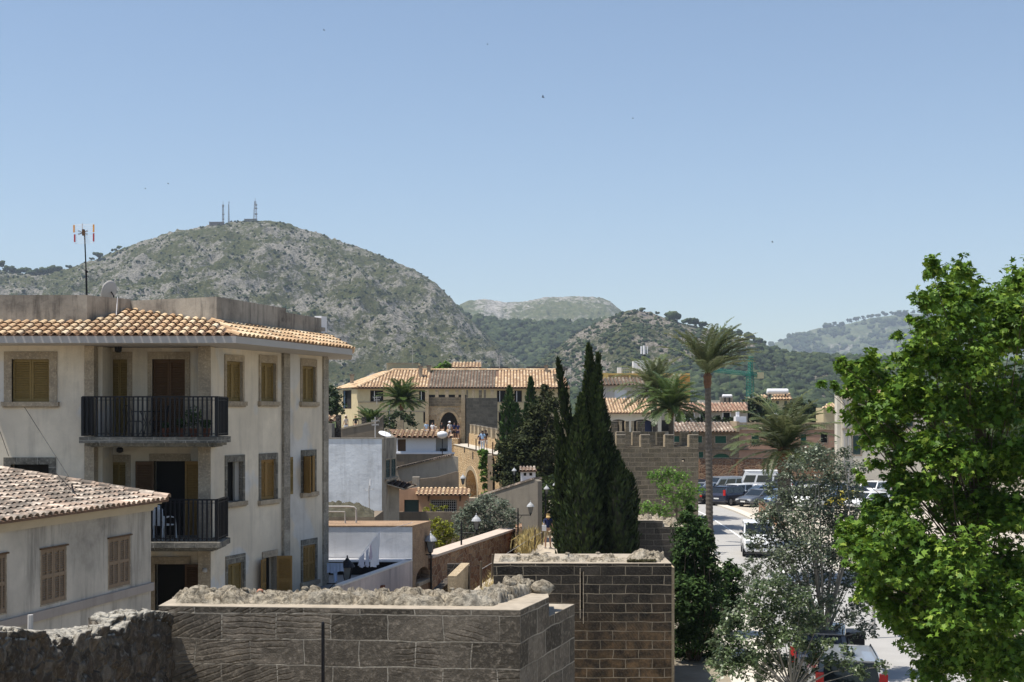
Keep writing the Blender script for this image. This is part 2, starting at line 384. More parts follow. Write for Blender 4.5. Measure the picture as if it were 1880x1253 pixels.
gF, xF = hill('hill', HF, 1300, 2100, 800, 1250, 2.5, 120, m_hill('hill_wooded', (.24, .22, .16), (.04, .06, .03), (.09, .10, .05), .06, .62), amp=10, seed=2.2, rough=3)
gD, xD = hill('hill', HD, 3600, 5200, 1340, 1960, 3, 120, m_hill('hill_far_green', (.30, .28, .25), (.07, .10, .05), (.13, .14, .08), .03, .60), amp=40, seed=9.1, rough=7)
# woods and bushes scattered on the slopes: low-poly irregular crowns
def blob_base():
    t = (1 + 5 ** .5) / 2
    v = np.array([(-1, t, 0), (1, t, 0), (-1, -t, 0), (1, -t, 0), (0, -1, t), (0, 1, t), (0, -1, -t), (0, 1, -t), (t, 0, -1), (t, 0, 1), (-t, 0, -1), (-t, 0, 1)], float)
    v /= np.linalg.norm(v[0])
    f = [(0, 11, 5), (0, 5, 1), (0, 1, 7), (0, 7, 10), (0, 10, 11), (1, 5, 9), (5, 11, 4), (11, 10, 2), (10, 7, 6), (7, 1, 8), (3, 9, 4), (3, 4, 2), (3, 2, 6), (3, 6, 8), (3, 8, 9), (4, 9, 5), (2, 4, 11), (6, 2, 10), (8, 6, 7), (9, 8, 1)]
    # one subdivision
    v = [tuple(p) for p in v]; cache = {}; nf = []
    def mid(a, b):
        k = (min(a, b), max(a, b))
        if k not in cache:
            m = np.array(v[a]) + np.array(v[b]); m /= np.linalg.norm(m); v.append(tuple(m)); cache[k] = len(v) - 1
        return cache[k]
    for a, b, c in f:
        x, y, z = mid(a, b), mid(b, c), mid(c, a); nf += [(a, x, z), (b, y, x), (c, z, y), (x, y, z)]
    return np.array(v), np.array(nf)
BV, BF = blob_base()
def blobs(name, pos, rad, mat, squash=.8, jit=.28, label=None):
    n = len(pos); k = len(BV); V = np.empty((n, k, 3))
    sc = 1 + RNG.normal(0, jit, (n, k, 1)); V[:] = BV[None] * sc * np.asarray(rad)[:, None, None]
    V[:, :, 2] *= squash; V += np.asarray(pos)[:, None, :]
    Fa = (BF[None] + (np.arange(n) * k)[:, None, None]).reshape(-1)
    me = raw_mesh(name, V.reshape(-1, 3), 3, Fa, tint=np.repeat(RNG.random(n), len(BF)), smooth=False)
    o = link_mesh(me, name, mat); o['kind'] = 'stuff'; o['label'] = label; o['category'] = 'woodland'; return o
M_WOOD = m_leaf('pine_wood', [(0, (.022, .036, .017)), (.6, (.045, .065, .028)), (1, (.075, .095, .04))], trans=.0, rough=.9, spec=.1, clump=.03)
def scatter(g, n, ok, rmin, rmax, lift=.5):
    m, k, _ = g.shape; P_, R_ = [], []
    tries = 0
    while len(P_) < n and tries < n * 30:
        tries += 1
        j = RNG.integers(0, m - 1); i = RNG.integers(0, k - 1); a, b = RNG.random(2)
        p = g[j, i] * (1 - a) * (1 - b) + g[j, i + 1] * a * (1 - b) + g[j + 1, i] * (1 - a) * b + g[j + 1, i + 1] * a * b
        px = CX + F * p[0] / p[1]; py = HY - F * (p[2] - EYE) / p[1]
        if RNG.random() > ok(px, py, p): continue
        r = RNG.uniform(rmin, rmax); P_.append((p[0], p[1], p[2] + r * lift)); R_.append(r)
    return P_, R_
def okC(px, py, p):
    n = noise.noise(Vector((px / 45., py / 25., 3.)))
    lim = 690 - (px - 1180) * .22 if px > 1180 else 730
    lim = max(lim, 622 + (px - 1340) * .1)
    if px > 1330: lim = min(lim, 640)
    if py > lim + n * 14: return 1
    return 0
def okF(px, py, p):
    n = noise.noise(Vector((px / 40., py / 22., 8.)))
    return 1 if n > -.32 else .1
def okA(px, py, p):
    if px > 850 and py < 640 - (px - 850) * -.3 and noise.noise(Vector((px / 20., py / 20., 1.))) > -.3: return .25
    return .2 if noise.noise(Vector((px / 26., py / 13., 5.))) > .02 else .03
ps, rs = scatter(gC, 9500, okC, 1.8, 4.6)
blobs('woodland', ps, rs, M_WOOD, label='dark green pine wood covering the right-hand hillside behind the town')
ps, rs = scatter(gC, 3800, lambda px, py, p: .5 if okC(px, py, p) == 0 and noise.noise(Vector((px / 22., py / 14., 6.))) > -.15 else .06, .7, 2.3)
blobs('scrub', ps, rs, M_WOOD, label='low dark bushes dotted over the rocky right-hand hill')
ps, rs = scatter(gF, 3600, okF, 4, 7.5)
blobs('woodland', ps, rs, M_WOOD, label='dark pine wood filling the valley between the two rocky hills')
ps, rs = scatter(gA, 9000, okA, .5, 1.9)
blobs('scrub', ps, rs, M_WOOD, label='scattered low dark bushes on the large limestone hill')
ps, rs = scatter(gD, 2600, lambda px, py, p: 1 if noise.noise(Vector((px / 50., py / 12., 3.))) > .02 else .06, 6, 13)
blobs('woodland', ps, rs, M_WOOD, label='bluish woods on the farthest hill at the right')
# ridge-line pines one can tell apart
def ridge_tree(px, pyb, Y, h, w, label, group):
    b = P(px, pyb, Y); t = thing('pine_tree', label, 'tree', b, group)
    mb = MB(); mb.tube([b - Vector((0, 0, 1)), b + Vector((w * .05, 0, h * .3)), b + Vector((0, 0, h * .7))], [h * .04, h * .03, h * .015], 6); mb.build('trunk', M_BARK, t)
    n = 9; pos = np.array([b + Vector((random.uniform(-.42, .42) * w, random.uniform(-.3, .3) * w, h * random.uniform(.42, .88))) for _ in range(n)])
    k = len(BV); rad = RNG.uniform(.16, .3, n) * w
    V = BV[None] * (1 + RNG.normal(0, .22, (n, k, 1))) * rad[:, None, None]; V[:, :, 2] *= .75; V += pos[:, None, :]
    me = raw_mesh('crown', V.reshape(-1, 3), 3, (BF[None] + (np.arange(n) * k)[:, None, None]).reshape(-1), tint=np.repeat(RNG.random(n), len(BF)))
    link_mesh(me, 'crown', M_WOOD, t)
M_BARK = m_plain('bark', (.11, .085, .06), .95, var=.4, scale=8, bump=.6)
for i_, (px, yb, h, w) in enumerate(sorted([(4, 493, 9, 13), (19, 501, 8, 14), (40, 504, 8, 15), (52, 505, 9, 12), (66, 506, 7, 16), (84, 504, 8, 17), (100, 500, 7, 15), (126, 494, 5, 8), (180, 474, 7, 12), (210, 464, 6, 7), (220, 461, 7, 8), (168, 478, 3, 6), (370, 420, 3, 5)])):
    ridge_tree(px, yb, 1780, h, w, ORD[i_] + ' small dark pine from the left along the skyline of the big hill', 'pines on the skyline of the big hill')
for i_, (px, yb, h, w) in enumerate(sorted([(1236, 591, 9, 16), (1262, 599, 8, 12), (1274, 601, 9, 11), (1290, 603, 7, 9), (1207, 579, 4, 5), (1180, 573, 4, 6), (1334, 615, 6, 12), (1350, 619, 7, 12), (1372, 625, 7, 12), (1390, 631, 6, 11)])):
    ridge_tree(px, yb, 1385, h, w, ORD[i_] + ' dark pine from the left on the skyline of the nearer right-hand hill', 'pines on the skyline of the nearer right hill')
for i_, px in enumerate(range(1520, 1700, 13)):
    yb = np.interp(px, [p[0] for p in HD], [p[1] for p in HD]) + 1
    ridge_tree(px, yb, 5150, random.uniform(14, 20), random.uniform(16, 26), ORD[i_] + ' tiny bluish pine from the left in the row along the farthest ridge', 'pines along the farthest ridge')
# ground
t = NT('dry_ground'); v = t.geo('Position')
c = t.mix(t.ramp(t.noise(v, .35, 7, .7), [(.35, 0), (.65, 1)]), (.19, .16, .12), (.30, .27, .21))
far = t.ramp(t.math('MULTIPLY', t.sep(v)[1], .002), [(.32, 0), (.42, 1)]); c = t.mix(far, c, (.08, .10, .045)); t.bump(t.noise(v, 6, 5), .4, .03)
M_GROUND = t.done(c, .95, spec=.1)
mb = MB(); mb.add([(-9000, -200, 0), (9000, -200, 0), (9000, 9000, 0), (-9000, 9000, 0)], [(0, 1, 2, 3)]); mb.build('ground', M_GROUND, kind='structure')
# masts and the low relay building on the summit
M_MAST = m_plain('mast_steel', (.25, .24, .25), .6, .2); M_MASTR = m_plain('mast_red', (.35, .16, .15), .6)
def lattice(mb, b, h, w, w2, n=9, t=.22):
    for k in range(4):
        sx, sy = [(-1, -1), (1, -1), (1, 1), (-1, 1)][k]
        mb.tube([b + Vector((sx * w, sy * w, 0)), b + Vector((sx * w2, sy * w2, h))], t, 4)
    for i in range(n):
        z0, z1 = h * i / n, h * (i + 1) / n; a = w + (w2 - w) * i / n; c_ = w + (w2 - w) * (i + 1) / n
        for k in range(4):
            s0 = [(-1, -1), (1, -1), (1, 1), (-1, 1)][k]; s1 = [(-1, -1), (1, -1), (1, 1), (-1, 1)][(k + 1) % 4]
            mb.tube([b + Vector((s0[0] * a, s0[1] * a, z0)), b + Vector((s1[0] * c_, s1[1] * c_, z1))], t * .7, 4)
            mb.tube([b + Vector((s0[0] * c_, s0[1] * c_, z1)), b + Vector((s1[0] * c_, s1[1] * c_, z1))], t * .7, 4)
for px, yb, yt, w, w2, lab, drums in [(409.5, 411, 370, 1.0, .8, 'thin lattice radio mast with drums, leftmost of the three on the summit', [(.42, 1.5), (.2, 1.2), (.8, 1.1)]), (420, 410, 370, .9, .35, 'plain slim mast in the middle of the three on the summit', [(.95, .5)]), (468.5, 406, 364, 2.4, .9, 'tallest lattice radio mast with red foot, rightmost on the summit', [(.3, 2), (.55, 1.7), (.7, 1.6)])]:
    b = P(px, yb, 1795); h = (yb - yt) / F * 1795; b.z -= 3
    t_ = thing('radio_mast', lab, 'mast', b, 'radio masts on the hill summit'); mb = MB(); lattice(mb, b, h * .85 + 3, w, w2); mb.build('lattice', M_MAST, t_)
    mb = MB(); mb.tube([b + Vector((0, 0, h * .85)), b + Vector((0, 0, h + 3))], .3, 6); mb.build('spire', M_MAST, t_)
    for q, r in drums:
        mb = MB(); mb.lathe(b + Vector((w * .5, 0, h * q + 2)), [(r * .6, 0), (r, .3), (r, 1.6), (r * .6, 2)], 10); mb.build('antenna_drum', M_MAST, t_)
b = P(397, 411, 1790); mb = MB(); mb.box(b.x - 9, b.x + 10, b.y - 3, b.y + 4, b.z - 3, b.z + 1.6); t_ = thing('relay_building', 'low flat relay building on the hill summit beside the leftmost mast', 'building', b)
mb.build('wall', m_plain('relay_wall', (.20, .16, .15), .9), t_); mb = MB(); mb.box(b.x - 9.5, b.x + 10.5, b.y - 3.5, b.y + 4.5, b.z + 1.6, b.z + 2.1); mb.build('roof', M_MAST, t_)
b = P(460, 405, 1792); mb = MB(); mb.box(b.x - 8, b.x + 8, b.y - 3, b.y + 4, b.z - 3, b.z + 1.2); t_ = thing('relay_building', 'low grey relay building at the foot of the tallest mast', 'building', b)
mb.build('wall', m_plain('relay_wall_grey', (.22, .20, .20), .9), t_); mb = MB(); mb.box(b.x - 8.5, b.x + 8.5, b.y - 3.5, b.y + 4.5, b.z + 1.2, b.z + 1.6); mb.build('roof', M_MAST, t_)
# air
t = NT('air'); t.t.nodes.remove(t.p); pv = t.n('ShaderNodeVolumePrincipled'); pv.inputs['Color'].default_value = (.72, .84, 1, 1)
pv.inputs['Density'].default_value = .00011; pv.inputs['Anisotropy'].default_value = 0.0; t.l(pv.outputs[0], t.o.inputs['Volume'])
t.m.cycles.homogeneous_volume = True if hasattr(t.m.cycles, 'homogeneous_volume') else True
mb = MB(); mb.box(-4200, 4200, -250, 6200, -3, 700); hz = mb.build('haze', t.m, kind='structure'); hz['kind'] = 'stuff'; hz['label'] = 'thin pale blue haze filling the air over the town and hills'
# ---------------------------------------------------------------- shared building materials and builders
M_WALL = m_stucco('wall_cream', (.78, .69, .56), stain=(.22, .20, .18), amt=.5, patch=(.68, .66, .63), streak=.4)
M_WALL2 = m_stucco('wall_weathered', (.44, .42, .39), stain=(.13, .125, .12), amt=.6, streak=.6)
M_CONC = m_stucco('parapet_concrete', (.40, .36, .305), stain=(.05, .045, .043), amt=.9, streak=1.0, scale=2.2)
M_FASC = m_plain('fascia_grey', (.42, .40, .38), .9, var=.12, scale=2)
M_STONE = m_ashlar('marés_trim', (.38, .31, .225), (.46, .38, .28), (.40, .34, .27), bw=.9, bh=.45, patina=(.12, .11, .10), pat=.45, bump=.3, mvis=.5)
M_STONED = m_ashlar('dark_trim', (.20, .18, .15), (.27, .25, .21), (.34, .32, .28), bw=.6, bh=.4, patina=(.06, .06, .055), pat=.8, bump=.4)
M_SHUT = m_plain('shutter_ochre', (.235, .165, .06), .7, var=.25, scale=12)
M_SHUTO = m_plain('shutter_orange', (.27, .16, .05), .65, var=.25, scale=12)
M_SHUTB = m_plain('shutter_brown', (.115, .065, .035), .75, var=.3, scale=10)
M_SHUTP = m_plain('shutter_tan', (.25, .18, .12), .8, var=.25, scale=9)
M_IRON = m_plain('black_iron', (.012, .012, .015), .45, .3)
M_DARK = m_plain('dark_room', (.012, .011, .010), .9)
M_GLASS = m_glass('window_glass')
M_QUOIN = m_ashlar('quoin_stone', (.24, .21, .17), (.40, .36, .30), (.34, .31, .26), bw=.5, bh=.35, patina=(.12, .11, .10), pat=.5, bump=.3)
M_WHITE = m_plain('white_paint', (.72, .72, .74), .6, var=.06)
M_PLASTIC = m_plain('white_plastic', (.78, .80, .82), .35, var=.03)
TILE_STOPS = [(0, (.26, .14, .07)), (.25, (.42, .25, .13)), (.55, (.55, .37, .21)), (.8, (.60, .45, .28)), (1, (.64, .53, .38))]
M_TILE = m_tile('clay_tile', TILE_STOPS, lam=.5)
M_TILEP = m_tile('clay_tile_bleached', [(0, (.30, .19, .13)), (.3, (.46, .33, .25)), (.6, (.60, .46, .36)), (1, (.70, .60, .50))], lichen=(.12, .105, .09), lam=.95, ns=1.2, cov=.12)
M_TILEG = m_tile('clay_tile_grey', [(0, (.13, .10, .08)), (.4, (.22, .18, .14)), (.8, (.33, .27, .21)), (1, (.40, .34, .27))], lichen=(.07, .065, .055), lam=.85, cov=.1)
M_TILEO = m_tile('clay_tile_orange', [(0, (.34, .20, .11)), (.4, (.50, .33, .19)), (.8, (.60, .43, .27)), (1, (.66, .52, .36))], lam=.25)
M_PAN = m_plain('tile_channel', (.16, .10, .07), .95, var=.35, scale=5)
def inside(p, poly):
    x, y = p; r = False; n = len(poly); j = n - 1
    for i in range(n):
        xi, yi = poly[i]; xj, yj = poly[j]
        if (yi > y) != (yj > y) and x < (xj - xi) * (y - yi) / (yj - yi) + xi: r = not r
        j = i
    return r
def tile_roof(name, pts, parent, mat, sp=.25, row=.38, thick=.05, seg=5, label=None, cat=None, tmin=0., tmax=1., group=None, ridges=()):
    """pts: planar polygon, pts[0]->pts[1] is the eave. Barrel tiles laid up the slope, over a thin deck"""
    pts = [Vector(p) for p in pts]; e = (pts[1] - pts[0]).normalized()
    nn = Vector((0, 0, 0))
    for i in range(len(pts)): nn += pts[i].cross(pts[(i + 1) % len(pts)])
    nn.normalize(); nn = nn if nn.z > 0 else -nn
    s = nn.cross(e)
    if s.z < 0: s = -s
    poly = [((p - pts[0]).dot(e), (p - pts[0]).dot(s)) for p in pts]
    u0, u1 = min(p[0] for p in poly), max(p[0] for p in poly); v0, v1 = min(p[1] for p in poly), max(p[1] for p in poly)
    deck = MB(); deck.prism([p - nn * thick for p in pts], nn * thick)
    d = deck.build(name, M_PAN, parent, label=label, cat=cat, group=group)
    mb = MB(); r = sp * .36
    nu = int((u1 - u0) / sp) + 1; nv = int((v1 - v0) / row) + 2
    for i in range(nu):
        wob = random.uniform(-.006, .006)
        for j in range(nv):
            uc = u0 + (i + .5) * sp + wob + random.uniform(-.006, .006); va = v0 + j * row - .06; vc = va + row * .5
            if not inside((uc, max(vc, .02 + v0)), poly): continue
            vb = va + row * 1.12; t = random.uniform(tmin, tmax); vs = []
            lift0 = .028 + random.uniform(0, .008); lift1 = .008
            for (vv, rr, lf) in ((va, r * 1.12, lift0), (vb, r * .92, lift1)):
                for k in range(seg + 1):
                    a = math.pi * k / seg
                    vs.append(pts[0] + e * (uc - math.cos(a) * rr) + s * vv + nn * (math.sin(a) * rr * .85 + lf - .01))
            fs = [(k, k + 1, k + seg + 2, k + seg + 1) for k in range(seg)]
            mb.add(vs, fs, t)
    for a, b in ridges: ridge_caps(mb, Vector(a), Vector(b), nn, sp * .42, row, tmin, tmax)
    mb.build('roof_tiles', mat, d, smooth=False)
    return d
def ridge_caps(mb, a, b, nn, r, row, tmin=0, tmax=1):
    d = (b - a); L = d.length; d.normalize(); w = nn.cross(d).normalized(); n = max(1, int(L / row))
    for j in range(n):
        p0 = a + d * (L * j / n); p1 = a + d * (L * (j + 1.1) / n); vs = []
        for p, rr in ((p0, r * 1.1), (p1, r * .92)):
            for k in range(6):
                an = math.pi * k / 5; vs.append(p + w * math.cos(an) * rr + nn * (math.sin(an) * rr + .01))
        mb.add(vs, [(k, k + 1, k + 7, k + 6) for k in range(5)], random.uniform(tmin, tmax))
def leaf(mb, org, a, n, w, z0, z1, mid=True, slat=.05):
    """louvred leaf: org (x,y) hinge, a direction along the leaf, n out of the face"""
    def bx(a0, a1, zz0, zz1, d0, d1, tilt=0):
        c = org + a * (a0 + a1) / 2 + n * (d0 + d1) / 2; c = Vector((c.x, c.y, (zz0 + zz1) / 2))
        ay = n * (d1 - d0) / 2; az = Vector((0, 0, (zz1 - zz0) / 2))
        if tilt: ay, az = n * (.018) + Vector((0, 0, -.014)), Vector((0, 0, .004)) + n * .003
        mb.obox(c, a * (a1 - a0) / 2, ay, az)
    st = min(.055, w * .14)
    bx(0, st, z0, z1, 0, .035); bx(w - st, w, z0, z1, 0, .035)
    rails = [(z0, z0 + .09), (z1 - .08, z1)] + ([((z0 + z1) / 2 - .04, (z0 + z1) / 2 + .04)] if mid else [])
    for r0, r1 in rails: bx(st + .001, w - st - .001, r0, r1, .001, .034)
    zz = z0 + .11
    while zz < z1 - .09:
        if not any(r0 - .02 < zz < r1 + .02 for r0, r1 in rails): bx(st + .001, w - st - .001, zz, zz + .01, .0, .03, 1)
        zz += slat
    bx(st + .002, w - st - .002, z0 + .05, z1 - .05, .002, .006)
def closed(Wl, parent, r, mat, off=-.08, leaves=2, mid=True, double=False, slat=.05):
    u0, u1, z0, z1 = r; w = (u1 - u0) / leaves
    for k in range(leaves):
        mb = MB(); p = Wl.pt(u0 + k * w + .004, 0, off); leaf(mb, Vector((p.x, p.y, 0)), Wl.d, Wl.n, w - .008, z0, z1, mid, slat)
        if double:
            c = Wl.pt(u0 + (k + .5) * w, (z0 + z1) / 2, off + .018); mb.obox(c, Wl.d * .02, Wl.n * .019, Vector((0, 0, (z1 - z0) / 2 - .03)))
        mb.build('shutter', mat, parent)
def opened(Wl, parent, uh, z0, z1, w, ang, side, mat, off=.05):
    """leaf hinged at uh swung out by ang degrees; side -1 opens to the left"""
    a = math.radians(ang); dv = Wl.d * side; av = dv * math.cos(a) + Wl.n * math.sin(a); nv = Wl.n * math.cos(a) - dv * math.sin(a)
    p = Wl.pt(uh, 0, off); mb = MB(); leaf(mb, Vector((p.x, p.y, 0)), av, nv, w, z0, z1, True); mb.build('shutter', mat, parent)
def window(Wl, parent, r, bl=.12, bt=.2, mat=None, sill=True, dark=True, smat=None, proud=.035, name='window'):
    u0, u1, z0, z1 = r; mb = MB()
    Wl.panel(mb, R(u0 - bl, u1 + bl, z0 - (.0 if sill else bl), z1 + bt), [R(u0, u1, z0 + .001, z1)] , .2, proud)
    w = mb.build(name, mat or M_STONE, parent)
    if sill:
        mb = MB(); Wl.box(mb, u0 - bl - .06, u1 + bl + .06, z0 - .13, z0 - .002, -.15, .11); Wl.box(mb, u0 - bl - .03, u1 + bl + .03, z0 - .17, z0 - .132, -.15, .07); mb.build('sill', smat or M_STONE, w)
    mb = MB(); Wl.box(mb, u0 - .02, u1 + .02, z0 - .02, z1 + .02, -.3, -.24); mb.build('pane', M_DARK if dark else M_GLASS, w)
    return w
def railing(mb, a, b, z0, z1, n, t=.021, ends=True):
    a = Vector(a); b = Vector(b); d = b - a; dn = d.normalized(); w = dn.cross(Vector((0, 0, 1)))
    m = (a + b) / 2
    for z, h in ((z1, .02), (z0 + .06, .012), (z1 - .09, .008)): mb.obox((m.x, m.y, z), d / 2, w * .02, Vector((0, 0, h)))
    for i in range(n + 1):
        p = a + d * i / n; tt = t * (1.8 if ends and i in (0, n) else 1); mb.obox((p.x, p.y, (z0 + z1) / 2), dn * tt, w * tt, Vector((0, 0, (z1 - z0) / 2 - .001)))
def leafcloud(name, pos, size, mat, parent=None, up=.4, shape='leaf', nrm=None, tint=None, aspect=.5):
    """many small leaves as one fast mesh"""
    pos = np.asarray(pos, float); n = len(pos); size = np.broadcast_to(np.asarray(size, float), (n,))
    q = RNG.normal(size=(n, 3)) if nrm is None else np.asarray(nrm) + RNG.normal(0, .55, (n, 3)); q[:, 2] = q[:, 2] + up if nrm is None else q[:, 2]
    q /= np.linalg.norm(q, axis=1)[:, None]
    a = RNG.normal(size=(n, 3)); a -= (a * q).sum(1)[:, None] * q; a /= np.linalg.norm(a, axis=1)[:, None]; b = np.cross(q, a)
    if shape == 'leaf': sh = [(-1, 0, 0), (-.25, -aspect, .08), (1, 0, 0), (-.25, aspect, .08)]
    elif shape == 'plane':
        sh = []
        for k, (ang, r) in enumerate([(-150, .45), (-112, .95), (-88, .5), (-58, 1.05), (-32, .55), (0, 1.25), (32, .55), (58, 1.05), (88, .5), (112, .95), (150, .45)]):
            sh.append((r * math.cos(math.radians(ang)), r * math.sin(math.radians(ang)), -.12 * r if k % 2 else .05))
    sh = np.array(sh); k = len(sh)
    V = pos[:, None, :] + size[:, None, None] * (a[:, None, :] * sh[None, :, 0:1] + b[:, None, :] * sh[None, :, 1:2] + q[:, None, :] * sh[None, :, 2:3])
    me = raw_mesh(name, V.reshape(-1, 3), k, np.arange(n * k), tint=RNG.random(n) if tint is None else tint)
    return link_mesh(me, name, mat, parent)
# ---------------------------------------------------------------- the three-storey apartment house at the left
big = thing('apartment_house', 'three-storey cream apartment house with balconies and clay tile eaves at the left edge', 'house', (-12, 38, 0))
W1 = Wall(-70, 37.4, 156, 37.4); W2 = Wall(399, 38.5, 600, 44.7); WB = Wall(150, 38.7, 396, 38.7)
ZT = EYE + 1.95
mb = MB()
rU = W1.rect(22, 91, 660, 738); rL = W1.rect(20, 90, 853, 925)
W1.panel(mb, R(0, W1.L, 0, ZT), [R(*rU), R(*rL)], .25)
W1.box(mb, 0, .3, 0, ZT, -6, -.252)
bw = [(203, 234, 660, 800), (280, 340, 660, 800), (203, 231, 849, 990), (283, 341, 847, 992), (285, 341, 1036, 1180)]
br = [WB.rect(*q) for q in bw]
WB.panel(mb, R(0, WB.L, 0, ZT), [R(*q) for q in br], .25)
w2 = {}
for k, q in dict(A1=(415, 444, 663, 737), B1=(478, 505, 666, 737), C1=(554, 578, 672, 738), A2=(416, 445, 849, 923), B2=(478, 506, 845, 919), C2=(555, 577, 838, 905),
                 A3=(417, 446, 1037, 1120), B3=(484, 506, 1025, 1115), C3=(555, 579, 1003, 1070)).items(): w2[k] = W2.rect(*q)
W2.panel(mb, R(0, W2.L, 0, ZT), [R(*q) for q in w2.values()], .25)
pc = W2.pt(0, 0); mb.add([], [])
mb.build('wall', M_WALL, big)
# far side wall so the house is closed
mb = MB(); e0 = W2.pt(W2.L, 0, -.26); mb.prism([e0 + Vector((0, .01, 0)), e0 + Vector((-7, 3.2, 0)), e0 + Vector((-7, 3.5, 0)), e0 + Vector((0, .3, 0))], (0, 0, ZT)); mb.build('side_wall', M_WALL, big)
# stone pilasters either side of the loggia, rain-pipe pilaster and corner quoins
mb = MB(); mb.box(PX(156, 37.4) + .002, PX(174, 37.4), 37.33, 38.69, 0, ZT - .01); mb.build('pilaster', M_STONE, big)
mb = MB(); mb.box(PX(174, 37.4) + .002, PX(182, 37.4), 37.7, 38.69, 0, ZT - .01); mb.build('return_wall', M_WALL, big)
mb = MB(); x1 = PX(399, 38.5); mb.box(PX(366, 37.7), PX(388, 37.7), 37.55, 38.69, 0, ZT - .01); mb.build('pilaster', M_STONE, big)
mb = MB(); mb.prism([(PX(388, 37.7) + .003, 37.62, 0), (x1 + .06, 38.42, 0), (x1 - .05, 38.69, 0), (PX(388, 37.7) + .003, 38.69, 0)], (0, 0, ZT - .02)); mb.build('corner_pier', M_WALL, big)
mb = MB(); u0, _ = W2.u(517); u1, _ = W2.u(528); W2.box(mb, u0, u1, 0, ZT - .01, .002, .10); mb.build('rain_pipe_strip', M_QUOIN, big)
mb = MB(); u0, _ = W2.u(592); W2.box(mb, u0, W2.L + .04, 0, ZT - .01, -.3, .05); mb.build('corner_strip', M_QUOIN, big)
# windows
w = window(W1, big, rU, .22, .22); closed(W1, w, rU, M_SHUT, -.1, mid=False)
w = window(W1, big, rL, .2, .2, M_STONED)
D = [('A1', .1, .19, M_STONE), ('B1', .1, .24, M_STONE), ('C1', .1, .24, M_STONE), ('B2', .1, .2, M_STONED), ('A2', .1, .2, M_STONED), ('C2', .1, .2, M_STONED), ('A3', .1, .25, M_STONED), ('B3', .1, .2, M_STONE), ('C3', .1, .2, M_STONED)]
wn = {}
for k, bl, bt, m in D: wn[k] = window(W2, big, w2[k], bl, bt, m)
for k in ('A1', 'B1', 'C1'): closed(W2, wn[k], w2[k], M_SHUT, -.1, mid=False)
closed(W2, wn['B2'], w2['B2'], M_SHUTO, -.1, mid=False); closed(W2, wn['A3'], w2['A3'], M_SHUT, -.1, mid=False); closed(W2, wn['C3'], w2['C3'], M_SHUTO, -.05, double=True)
u0, u1, z0, z1 = w2['C2']; opened(W2, wn['C2'], u0, z0, z1, .42, 60, -1, M_SHUTO); opened(W2, wn['C2'], u1, z0, z1, .34, 160, 1, M_SHUTO, .02)
uu, _ = W2.u(535); opened(W2, wn['C2'], uu, z0, z1, .28, 4, -1, M_SHUT, .03)
u0, u1, z0, z1 = w2['B3']; opened(W2, wn['B3'], u0, z0, z1, .52, 18, -1, M_SHUTO); opened(W2, wn['B3'], u1, z0, z1, .48, 62, 1, M_SHUTO)
u0, u1, z0, z1 = w2['A2']; mb = MB(); W2.box(mb, u1 - .22, u1 - .01, z0 + .01, z1 - .01, -.2, -.12); mb.build('reveal_leaf', M_WALL2, wn['A2'])
for i, q in enumerate(br):
    w = window(WB, big, q, .14, .22, M_STONE, sill=False)
    if i < 3: closed(WB, w, q, M_SHUTB if i == 1 else M_SHUT, -.1, mid=True)
    if i == 3: opened(WB, w, q[0], q[2], q[3], .52, 8, -1, M_SHUTB); opened(WB, w, q[1], q[2], q[3], .46, 5, 1, M_SHUTO)
    if i == 4: opened(WB, w, q[1], q[2], q[3], .44, 6, 1, M_SHUTB)
# balconies
def balcony(zt, zb, x0, x1, yf, rz, front, nbars, curved=False):
    mb = MB(); n = 12
    for (o, a, b) in ((0, zb + .12, zt), (.12, zb + .04, zb + .119), (.24, zb, zb + .039)):
        if curved: poly = [(x0 + o, 38.44, a)] + [(x0 + o + (x1 - x0 - 2 * o) * i / n, yf + o + .34 * (2 * abs(i / n - .5)) ** 3, a) for i in range(n + 1)] + [(x1 - o, 37.7, a), (-8.7, 38.44, a)]
        else: poly = [(x0 + o, 38.44, a), (x0 + o, yf + o, a), (x1 - o, yf + o, a), (x1 - o, 37.7, a), (-8.7, 38.44, a)]
        mb.prism(poly, (0, 0, b - a))
    bal = mb.build('balcony', M_STONED, big); mb = MB()
    xa, xb = front; y = yf + .16; ns = nbars
    railing(mb, (xa, y, 0), (xb, y, 0), zt + .03, rz, ns); railing(mb, (xb + .01, y + .03, 0), (xb + .01, 37.75, 0), zt + .03, rz, 7); railing(mb, (xa - .01, y + .03, 0), (xa - .01, 37.3, 0), zt + .03, rz, 5)
    mb.build('railing', M_IRON, bal); return bal
zb1 = PZ(803, 36.3)
balcony(zb1, PZ(822, 36.3), PX(145, 36.3), PX(404, 36.3), 36.3, PZ(729, 36.46), (PX(152, 36.46), PX(397, 36.46)), 29)
zb2 = PZ(995, 36.5)
balcony(zb2, PZ(1013, 36.5), PX(145, 36.5), PX(406, 36.5), 36.3, PZ(918, 36.46), (PX(152, 36.46), PX(397, 36.46)), 29)
